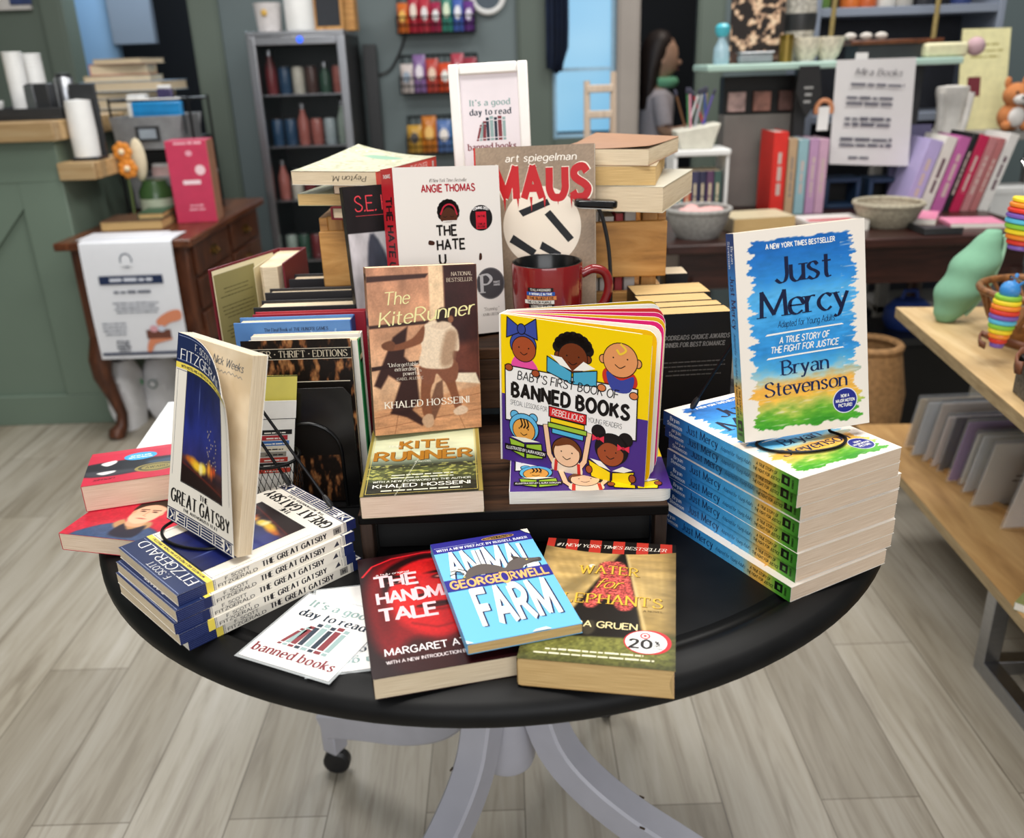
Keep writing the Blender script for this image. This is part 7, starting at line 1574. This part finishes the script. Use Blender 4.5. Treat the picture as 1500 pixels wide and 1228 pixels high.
mb = MB(); x = tl.x * .55 + tr_.x * .45; mb.box(.06, .10, -.004, .0, bl_.z * 0 + ey.z - .005, ey.z + .02, WHT); mb.build('tape', o)
# on the mint shelf
a, b, t = at(1068, 80, sY + .12).x, at(1146, 80, sY + .12).x, 1.62
o = thing('floral_picture', 'black board with peach flowers standing on the mint shelf', 'picture', (a, sY + .12, SZ)); mb = MB(); mb.box(0, b - a, 0, .012, 0, t - SZ, VOID)
def flor(A):
    A.fill('2c2624'); n1 = vnoise(A.x / 16, A.y / 16, 5, 3); A.mix(np.clip((n1 - .5) * 9, 0, 1), 'd8b090'); A.mix(np.clip((n1 - .64) * 9, 0, 1), 'ecd4b4'); A.poly([(0, 0), (A.W, 0), (A.W, 40), (0, 36)], '5a4038', 4, .7)
Canvas(mb, (0, 0, 0), (1, 0, 0), (0, 0, 1), None, PRINTM).art(flor, (b - a) * 1000, (t - SZ) * 1000, 3); mb.build('board', o)
def lath(name, label, cat, px, Yb, z0, prof, mat, extra=None, ref=90):
    x = at(px, ref, Yb).x; o = thing(name, label, cat, (x, Yb, z0)); mb = MB(); mb.lathe(prof, mat, 28); mb.build('body', o)
    if extra: mb = MB(); mb.lathe(extra[1], extra[2], 28); mb.build(extra[0], o)
    return o
TEAL = M('teal_plastic', '4ab0c0', .35)
lath('spray_bottle', 'teal capped spray bottle at the left end of the mint shelf', 'bottle', 1056, sY + .06, SZ, [(.0005, 0), (.025, 0), (.027, .01), (.025, .05), (.012, .075), (.012, .085), (.0005, .085)], M('clear_blue', '9ab8c4', .2), ('trigger_cap', [(.0005, .085), (.016, .085), (.024, .10), (.024, .115), (.014, .125), (.0005, .125)], TEAL))
lath('zigzag_vase', 'grey zigzag patterned vase beside the floral picture', 'vase', 1166, sY + .16, SZ, [(.0005, 0), (.04, 0), (.05, .05), (.055, .15), (.05, .2), (.044, .2), (.04, .1), (.0005, .1)], M('zigzag_glaze', 'a8a49a', .5, var=.5, scale=90), ('band', [(.0515, .09), (.0555, .12), (.0565, .15)], DKP))
o = lath('gold_tin', 'small gold tin in front of the zigzag vase', 'tin', 1150, sY + .05, SZ, [(.0005, 0), (.022, 0), (.022, .07), (.0005, .07)], M('gold_tin_paint', '8a7434', .35, .6), ('lid', [(.0005, .07), (.0235, .07), (.0235, .085), (.0005, .087)], M('gold_lid', '7a6428', .3, .7)))
for px, nm in ((1180, 'left'), (1212, 'right')): lath('dotted_bowl', f'white speckled bowl on the mint shelf, the {nm} of the pair', 'bowl', px, sY + .07, SZ, [(.0005, 0), (.022, 0), (.035, .02), (.048, .06), (.05, .075), (.046, .075), (.03, .025), (.0005, .02)], M('speckled_glaze', 'd8d0bc', .4, var=.25, scale=70), ('foot', [(.024, -.0), (.026, .004), (.022, .008)], WHT))
o = thing('grey_dish', 'low grey glass dish before the floral picture', 'dish', (at(1108, 80, sY + .04).x, sY + .05, SZ)); mb = MB(); mb.box(-.055, .055, -.02, .03, 0, .03, M('grey_glass', '8c9296', .25)); mb.build('dish', o, bevel=.008); mb = MB(); mb.box(-.058, .058, -.023, .033, .03, .036, GAL); mb.build('lid', o, bevel=.003)
o = thing('wooden_tray', 'brown wooden tray on the mint shelf right half', 'tray', (at(1300, 80, sY + .12).x, sY + .12, SZ)); mb = MB(); mb.box(-.15, .16, -.06, .08, .045, .06, MAHT); mb.build('tray', o, bevel=.003); mb = MB(); mb.box(-.12, .13, -.05, .07, 0, .045, DKP); mb.build('base_box', o, bevel=.002)
for px, nm in ((1245, 'left'), (1268, 'middle'), (1290, 'right')):
    o = thing('shell', f'pale sea shell on the wooden tray, {nm} of three', 'shell', (at(px, 60, sY + .1).x, sY + .1, SZ + .0605), (0, 0, 0), 'shells on the wooden tray'); mb = MB(); mb.ball((0, 0, .012), .018, M('shell', 'c4beb6', .5, var=.2), 14, 1.2, .9, .68); mb.build('whorl', o)
o = thing('yarn_packet', 'pale yellow wrapped packet lying on the mint shelf right end', 'packet', (at(1388, 80, sY + .05).x, sY + .06, SZ)); mb = MB(); mb.box(-.08, .06, -.03, .03, 0, .045, M('cream_wrap', 'd2cca8', .6)); mb.build('wrapper', o, bevel=.01); mb = MB(); mb.ball((.095, 0, .03), .03, M('pink_yarn', 'b89aa0', .9), 16); mb.build('yarn_ball', o)
# hanging things under the mint shelf
x = at(1186, 110, sY - .02).x; o = thing('hanging_tag', 'black hanging cloth with white lettering under the mint shelf', 'banner', (x, sY - .02, sz - .10)); mb = MB(); mb.prism([(-.035, .11), (.03, .11), (.045, .02), (.0, -.05), (-.04, .03)], -.003, .003, M('black_felt', '232324', .9), ax='y'); mb.build('cloth', o); mb = MB(); cv = Canvas(mb, (-.02, -.0032, -.02), (1, 0, 0), (0, 0, 1), None, PRINTM); cv.bars(20, 60, 30, 3, 22, 8, '9a9a98', 1, seed=2); mb.build('lettering', o)
x = at(1206, 150, sY).x; o = thing('orange_tag', 'orange looped tag with a white strip hanging right of the black cloth', 'tag', (x, sY - .012, at(1206, 170, sY).z)); mb = MB(); mb.tube([(.026 * math.cos(t), 0, .02 + .03 * math.sin(t)) for t in np.linspace(-.4, PI + .4, 16)], .008, M('orange_loop', 'c08058', .6), 10); mb.build('loop', o); mb = MB(); mb.box(-.018, .018, -.003, .003, -.045, .03, WHT); mb.build('strip', o)
# grey display box with three small pictures
a, b = at(1060, 200, 3.24).x, at(1172, 200, 3.24).x; z1 = at(1100, 112, 3.24).z; z0 = at(1100, 168, 3.24).z
o = thing('display_box', 'grey brown display box with three little pictures under the mint shelf', 'box', (a, 3.24, RZ)); GBX = M('grey_brown_card', '6e6964', .7, var=.12, scale=10)
part(o, 'lower_panel', GBX, [(a, b, 3.24, 3.34, RZ, z0)], .003); part(o, 'upper_panel', VOID, [(a, b, 3.27, 3.34, z0, z1)], .002)
for px, c in ((1080, 'b89a94'), (1117, '9a6a5c'), (1154, '6a4a44')): x = at(px, 150, 3.25).x; q = part(o, 'small_picture', M('little_print', c, .5, var=.4, scale=40), [(x - .03, x + .03, 3.252, 3.27, z0 + .01, z0 + .075)], .002)
# bookcase behind
BC = M('grey_blue_bookcase', '7f8796', .5, var=.04, scale=4); BCD = M('bookcase_back', '2a2c34', .7, var=.1)
a, b = at(1190, 60, 3.62).x, at(1466, 60, 3.62).x; zs = at(1300, 22, 3.62).z
o = thing('bookcase', 'grey blue bookcase with dark back behind the mint shelf', 'bookcase', (a, 3.62, 0)); part(o, 'side_panel', BC, [(a, a + .025, 3.62, 3.92, 0, 1.9), (b - .025, b, 3.62, 3.92, 0, 1.9)], .003); part(o, 'back_or_shade_panel', BCD, [(a + .025, b - .025, 3.9, 3.92, 0, 1.9)]); 
for z in (.10, .55, 1.0, zs, zs + .4): part(o, 'shelf', BC, [(a + .025, b - .025, 3.625, 3.9, z, z + .03)], .002)
for i, (px, c, nm) in enumerate(((1195, '5a7a3a', 'green plant'), (1238, 'c86a2c', 'orange'), (1262, 'b85a2c', 'rust orange'), (1290, 'c8c4bc', 'white'), (1315, 'a8a49c', 'grey'), (1345, '2c2c30', 'black'), (1400, '2c3a6a', 'blue'))): lath('candle_jar', f'{nm} jar on the bookcase upper shelf', 'jar', px + 6, 3.72, zs + .0305, [(.0005, 0), (.035, 0), (.038, .01), (.038, .07), (.032, .08), (.0005, .08)], M('jar_' + c, c, .3), ('lid', [(.0005, .08), (.034, .08), (.034, .095), (.0005, .096)], WHT), 10)
for px, nm in ((1222, 'left'), (1372, 'right')):
    p, q = at(px + 4, 0, 3.5), at(px - 6, 62, 3.5); mb = MB(); pts = [(q.x + (p.x - q.x) * t, 3.5, q.z + (p.z + .25 - q.z) * t) for t in np.linspace(0, 1, 10)]; mb.tube(pts, .009, M('gold_rope', '8f7c4a', .5, var=.2, scale=80), 10); solo('gold_rod', mb, f'{nm} gold rod of the swing hanging before the bookcase', 'rod', 'gold rods before the bookcase')
# right end clutter on a grey stand
o = thing('grey_stand', 'grey slatted stand at the far right behind the leaning books', 'stand', (1.75, 3.35, 0)); GST = M('grey_stand_paint', '8d8a86', .6)
for z in (.3, .62, .94): part(o, 'shelf', GST, [(1.45, 2.1, 3.36, 3.6, z, z + .03)], .003)
for x in (1.45, 2.06):
    for y in (3.36, 3.56): part(o, 'post', GST, [(x, x + .04, y, y + .04, 0, 1.0)], .003)
o = thing('yellow_card', 'pale yellow card standing on the grey stand', 'card', (at(1425, 180, 3.5).x, 3.5, .9705), (rad(-10), 0, 0)); mb = MB(); mb.box(-.06, .12, 0, .006, 0, .36, M('yellow_card_stock', 'd8d2a0', .6)); cv = Canvas(mb, (-.06, 0, 0), (1, 0, 0), (0, 0, 1), None, PRINTM); cv.bars(90, 300, 140, 3, 22, 8, 'a8a06a', 1, seed=1); cv.rect(30, 120, 80, 190, '6a2c34', 1); mb.build('card', o); mb = MB(); mb.box(-.02, .02, .006, .012, 0, .2, VOID); mb.build('prop', o)
o = thing('white_ornament', 'white draped angel ornament left of the yellow card', 'ornament', (at(1386, 200, 3.4).x, 3.4, .9705)); mb = MB(); rows = [(0, 0, 0, .05, .04), (0, 0, .04, .045, .035), (0, 0, .1, .05, .04), (0, 0, .14, .06, .04), (0, 0, .16, .058, .04), (.0, 0, .165, .02, .02)]; ringsweep(mb, rows, M('white_plaster', 'd6d2cc', .7)); mb.build('drapery', o); mb = MB(); mb.tube([(-.055, -.03, .14), (-.05, -.035, .06), (-.045, -.03, .01)], .012, M('white_plaster2', 'dedad4', .7), 10); mb.tube([(.055, -.03, .14), (.045, -.035, .06), (.04, -.03, .01)], .012, M('white_plaster2', 'dedad4', .7), 10); mb.build('folds', o)
x = at(1478, 190, 3.4).x; o = thing('plush_fox', 'orange and white plush animal at the far right', 'plush', (x, 3.40, .9705)); OP = M('orange_plush', 'c07a48', .95, bump=.3); WP = M('white_plush', 'd8d4d0', .95)
mb = MB(); mb.ball((0, 0, .05), .05, OP, 18, 1, .9, 1); mb.ball((0, -.01, .125), .045, OP, 18, 1.05, .9, .95)
for s in (-1, 1): mb.ball((s * .032, 0, .168), .016, OP, 12, .8, .5, 1.3); mb.ball((s * .035, -.035, .02), .018, OP, 12); 
mb.build('body', o); mb = MB(); mb.ball((0, -.042, .112), .024, WP, 14, 1.1, .7, .8); mb.ball((0, -.036, .05), .032, WP, 14, 1, .5, 1.1); mb.build('muzzle_and_belly', o); mb = MB()
for s in (-1, 1): mb.ball((s * .017, -.046, .135), .006, VOID, 8)
mb.ball((0, -.06, .118), .006, VOID, 8); mb.build('eyes_and_nose', o)
o = thing('white_box', 'white lidded box below the plush animal at the far right', 'box', (at(1490, 270, 3.3).x, 3.38, .6505)); mb = MB(); mb.box(-.07, .09, -.05, .06, 0, .1, WHT); mb.build('box', o, bevel=.003); mb = MB(); mb.box(-.074, .094, -.054, .064, .1, .125, WHT); mb.build('lid', o, bevel=.003)
# under and behind the dark table
mb = MB(); p = at(1315, 430, 3.1); BLB = M('blue_nylon', '2c4a9c', .6, var=.2, scale=12); o = thing('blue_bag', 'royal blue soft bag on the black storage box under the dark table', 'bag', (p.x, 3.0, .3505)); rows = [(0, 0, 0, .07, .06), (0, 0, .03, .085, .07), (0, 0, .07, .08, .065), (0, 0, .1, .05, .04), (0, 0, .105, .02, .02)]; ringsweep(mb, rows, BLB); mb.build('body', o); mb = MB(); mb.tube([(-.03, 0, .095), (-.02, 0, .13), (.02, 0, .13), (.03, 0, .095)], .007, BLB, 8); mb.build('handle', o); o = thing('storage_box', 'black storage box on the floor under the dark table', 'box', (p.x, 3.0, 0)); mb = MB(); mb.box(-.2, .2, -.13, .13, 0, .32, VOID); mb.build('box', o, bevel=.01); mb = MB(); mb.box(-.21, .21, -.14, .14, .32, .35, DKP); mb.build('lid', o, bevel=.006)
p = at(1280, 505, 2.45); mb = MB(); TW = M('tan_wicker', '9a744a', .8, var=.3, scale=70, bump=.5); o = thing('tan_basket', 'round tan wicker basket on the floor behind the plywood display', 'basket', (p.x + .02, 2.52, 0)); mb.lathe([(.0005, 0), (.09, 0), (.11, .14), (.115, .30), (.09, .44), (.08, .44), (.105, .28), (.08, .03), (.0005, .03)], TW, 32); mb.build('body', o); mb = MB(); mb.tube([(.085 * math.cos(2 * PI * i / 32), .085 * math.sin(2 * PI * i / 32), .443) for i in range(32)], .012, TW, 8, closed=True); mb.build('rim', o)

# ------------------------------------------------------------------ plywood display at the right edge
PLY = woodmat('birch_plywood', 'b08f62', 'c7a878', 'd8bd90', 1, (4, 26, 26), .45); PLE = woodmat('plywood_edge', '8a7452', 'a08a66', 'b49e78', 1, (8, 160, 160), .6)
PLL = woodmat('oak_plywood', '9a7446', 'b48c58', 'c8a26c', 1, (4, 26, 26), .45)
UZ, LZ = .70, .30
pd = thing('plywood_display', 'two tier plywood display table with steel frame at the right edge', 'display table', (.913, 2.011, 0))
def board(name, corner, yaw, z, W, L, th, mt, me_):
    T = Matrix.Translation((corner[0] - .913, corner[1] - 2.011, z)) @ Matrix.Rotation(rad(yaw), 4, 'Z'); mb = MB(); mb.box(0, W, -L, 0, -.0015, 0, mt, T); mb.box(0, W, -L, 0, -th, -.0015, me_, T); return mb.build(name, pd)
board('upper_board', (.913, 2.011), -6.4, UZ, .75, 1.25, .024, PLY, PLE); board('lower_board', (.955, 2.25), -2.5, LZ, .75, 1.40, .024, PLL, PLE)
def fr2(name, b): mb = MB(); mb.box(b[0] - .913, b[1] - .913, b[2] - 2.011, b[3] - 2.011, b[4], b[5], STL); mb.build(name, pd, bevel=.002)
fr2('steel_leg', (.995, 1.03, 1.545, 1.58, 0, LZ - .025)); fr2('floor_rail', (.995, 1.03, .86, 1.545, 0, .035)); fr2('cross_rail', (1.03, 1.55, 1.545, 1.58, .0, .035)); fr2('cross_rail', (.995, 1.585, 1.02, 1.055, LZ - .06, LZ - .026)) ; fr2('steel_leg', (.995, 1.03, .86, .895, .035, LZ - .025)) ; fr2('steel_leg', (1.55, 1.585, 1.545, 1.58, 0, UZ - .026)); fr2('steel_leg', (1.55, 1.585, 1.0, 1.035, LZ + .001, UZ - .026))
# plush pea pod
MP = M('mint_plush', '78a88b', .95, var=.1, scale=18, bump=.25); MP2 = M('mint_plush_seam', '9cc6aa', .95)
o = thing('plush_peapod', 'mint green lumpy plush toy leaning on the plywood display', 'plush', (.955, 1.88, UZ + .0005)); mb = MB(); n = 22; rows = []
for t in np.linspace(0, 1, 30):
    r = .056 * (math.sin(PI * min(max(t, .02), .98)) ** .42) * (1 - .2 * t) * (1 + .08 * math.cos(t * 3 * 2 * PI)); rows.append((.012 + .075 * t ** 1.1, 0, .002 + .197 * t, r, r * .9))
ringsweep(mb, rows, MP, n); mb.build('body', o, sharp=180); mb = MB()
mb.tube([(.012 + .075 * t ** 1.1 + .056 * (math.sin(PI * t) ** .42) * (1 - .2 * t) * .92, -.018, .002 + .197 * t) for t in np.linspace(.08, .96, 18)], .004, MP2, 8); mb.build('seam', o)
# basket with rim holes
BW = woodmat('honey_wicker', '4a2c14', '7c4e26', '9c6a38', 2, (40, 60, 60), .45); o = thing('brown_basket', 'glossy brown openwork basket on the plywood display', 'basket', (1.055, 1.70, UZ + .0005)); mb = MB()
mb.lathe([(.0005, .0), (.055, 0), (.06, .006), (.075, .03), (.085, .055), (.078, .055), (.068, .03), (.052, .012), (.0005, .012)], BW, 40); mb.build('bowl', o); mb = MB()
for i in range(26):
    a_ = 2 * PI * i / 26; b_ = a_ + .28; mb.tube([(.083 * math.cos(a_), .083 * math.sin(a_), .052), (.094 * math.cos((a_ + b_) / 2), .094 * math.sin((a_ + b_) / 2), .08), (.108 * math.cos(b_), .108 * math.sin(b_), .11)], .004, BW, 8)
mb.build('lattice', o); mb = MB(); mb.tube([(.108 * math.cos(2 * PI * i / 40), .108 * math.sin(2 * PI * i / 40), .112) for i in range(40)], .0075, BW, 10, closed=True); mb.build('rim', o)
RB = [('d83a2c', 'red'), ('ee8a2a', 'orange'), ('f2d62c', 'yellow'), ('8cc43c', 'lime'), ('58b8d8', 'sky'), ('7a5ab0', 'violet')]
RBM = [M('slug_' + n_, c, .4, var=.03) for c, n_ in RB]; BLS = M('slug_blue', '3a8ad0', .4)
def slug(label, p0, p1, n, r, head, start, link):
    o = thing('rainbow_slug', label, 'toy', p1, (0, 0, 0), 'rainbow slug keyrings'); d = Vector(p0) - Vector(p1); u = d.normalized(); R = u.to_track_quat('Z', 'Y').to_matrix().to_4x4(); st = d.length / n
    for i in range(n):
        t = (i + .5) / n; rr = r * (.3 + .75 * math.sin(PI * (.07 + .63 * t))); mb = MB(); T = Matrix.Translation(u * (st * i)) @ R
        mb.lathe([(.0005, 0), (rr * .9, 0), (rr, st * .25), (rr, st * .75), (rr * .93, st * .96), (.0005, st * .96)], RBM[(start + i) % 6], 24, T=T); mb.build('segment', o)
    if head:
        mb = MB(); T = Matrix.Translation(u * (st * n + r * .35)) @ R; mb.ball((0, 0, 0), r * .75, BLS, 16, 1, 1, 1, T)
        for s in (-1, 1): mb.tube([tuple(T @ Vector((s * r * .3, -r * .3, r * .4))), tuple(T @ Vector((s * r * .75, -r * .7, r * .95)))], r * .1, BLS, 8); mb.ball(tuple(T @ Vector((s * r * .78, -r * .72, r * 1.0))), r * .17, BLS, 8)
        mb.build('head', o)
    mb = MB(); mb.tube([tuple(Vector(q) - Vector(p1)) for q in link], .0025, M('steel_link', 'b8b8ba', .25, 1.0), 8); mb.build('key_ring', o)
A, B = at(1478, 432, 1.58), at(1459, 508, 1.58); B.z = max(B.z, UZ + .003)
slug('rainbow slug keyring with blue head hanging over the brown basket', tuple(A), tuple(B), 11, .024, True, 5, [tuple(A + Vector((0, .005, .02))), tuple(at(1480, 405, 1.585)), (1.05, 1.594, UZ + .118), (1.05, 1.606, UZ + .122)])
A, B = at(1512, 290, 1.52), at(1490, 366, 1.52)
hook = (at(1516, 240, 1.52).x, 1.56, at(1516, 240, 1.52).z)
slug('second rainbow slug keyring hanging at the right picture edge', tuple(A), tuple(B), 10, .031, False, 5, [tuple(A), tuple(A + Vector((0, .01, .03))), hook])
o = thing('display_stand', 'dark stand post holding the hanging rainbow slug', 'stand', (hook[0] + .20, 1.58, UZ + .0005)); mb = MB(); mb.lathe([(.0005, 0), (.04, 0), (.04, .008), (.008, .014), (.008, .02)], DKP, 24); mb.build('base', o); mb = MB(); mb.tube([(0, 0, .01), (0, 0, hook[2] - UZ + .01), (-.10, -.01, hook[2] - UZ + .012), (-.20, -.02, hook[2] - UZ)], .005, DKP, 10); mb.build('post', o)
LTH = M('brown_leather', '6e4028', .5, var=.15, scale=40)
def strap(label, pts, wd):
    P = [Vector(at(px, py, Y)) for px, py, Y in pts]; mb = MB(); vs = []; n = len(P)
    for p in P: vs += [(p.x, p.y, max(p.z - wd / 2, UZ + .001)), (p.x, p.y, p.z + wd / 2)]
    mb.add(vs, [(2 * i, 2 * i + 2, 2 * i + 3, 2 * i + 1) for i in range(n - 1)], LTH, smooth=True); o = solo('leather_strap', mb, label, 'strap'); md = o.modifiers.new('solid', 'SOLIDIFY'); md.thickness = .004
strap('thin brown leather strap curling on the plywood display', [(1520, 512, 1.56), (1490, 504, 1.58), (1465, 497, 1.6), (1448, 492, 1.62), (1438, 488, 1.64), (1433, 494, 1.62), (1434, 503, 1.59), (1442, 507, 1.58)], .012)
strap('wider brown leather strap near the patterned box', [(1525, 520, 1.42), (1508, 515, 1.44), (1494, 518, 1.44), (1486, 528, 1.42), (1487, 538, 1.40), (1496, 540, 1.39)], .022)
p = at(1490, 575, 1.30); o = thing('patterned_box', 'black and white patterned box at the right edge of the plywood display', 'box', (p.x + .062, 1.34, UZ + .0005), (0, 0, rad(-8))); mb = MB(); mb.box(0, .10, 0, .10, 0, .06, M('black_white_print', '4a4844', .5, var=.9, scale=160)); mb.build('box', o, bevel=.002); mb = MB(); mb.box(-.002, .102, -.002, .102, .06, .07, VOID); mb.build('lid', o, bevel=.001)
# cards in clear sleeves
SLV = M('sleeve_film', 'dfe3e8', .12, var=.0, alpha=.12)
def uzp(px, py, z): p = at(px, py, 1.0); c_ = Vector((0, 0, CAMZ)); d = p - c_; return c_ + d * ((z - CAMZ) / d.z)
cl = [((1320, 655), (1346, 592), 'd8c4a4', 'kraft brown'), ((1329, 668), (1356, 594), 'ccd4dc', 'grey blue'), ((1346, 676), (1372, 602), 'dcd2ca', 'stone grey'), ((1358, 684), (1385, 622), 'f0e4e0', 'pale pink'), ((1367, 691), (1396, 620), '2a2422', 'black'), ((1381, 706), (1410, 622), '9a78b0', 'violet'), ((1398, 711), (1426, 630), 'f4f2e8', 'ivory'), ((1403, 722), (1450, 648), 'dce2ea', 'silver grey'), ((1416, 742), (1470, 660), 'cfcac0', 'taupe'), ((1441, 738), (1490, 664), 'e6d48c', 'straw yellow'), ((1460, 775), (1503, 690), 'e2dad2', 'warm grey'), ((1483, 760), (1520, 700), '8a3a6a', 'plum')]
for i, (b_, t_, c, nm) in enumerate(cl):
    p = uzp(*b_, LZ + .002); h = .165 + .012 * (i % 3); W = .24 - .01 * (i % 4)
    o = thing('sleeved_print', f'{nm} art print in a clear sleeve standing on the lower plywood shelf', 'print', (p.x + .006, p.y, LZ + .0022), (rad(15), 0, rad(2)), 'art prints on the lower shelf')
    mb = MB(); mb.box(.006, W - .006, -.001, .001, .004, h - .012, card('print_' + c, c)); cv = Canvas(mb, (.006, -.001, .004), (1, 0, 0), (0, 0, 1), None, PRINTM); cv.rect(8, 8, W * 1000 - 20, h * 1000 - 24, c, 0); cv.bars(W * 500, h * 420, W * 500, 2, 14, 5, '4a4640', 1, seed=i); mb.build('print', o)
    mb = MB(); mb.box(0, W, -.0022, -.0016, 0, h, SLV); mb.box(0, W, .0016, .0022, 0, h, SLV); mb.build('clear_sleeve', o)
mb = MB(); p, q = uzp(1345, 680, LZ), uzp(1500, 790, LZ); d = (q - p).normalized(); T = Matrix.Translation(p + Vector((.035, .015, 0))) @ Matrix.Rotation(math.atan2(d.y, d.x), 4, 'Z'); mb.box(0, 1.0, -.006, .006, .0, .012, PLL, T); o = solo('wooden_strip', mb, 'wooden strip on the lower plywood shelf under the sleeved prints', 'strip')
p = uzp(1484, 893, LZ); place_book('notebook', 'olive green notebook at the near end of the lower plywood shelf', book_meshes(.15, .2, .016, None, None, cover=card('olive_cloth', '8a9058'), pages=PG_WHITE), (p.x, p.y, LZ + .0005), -48, cat='notebook')
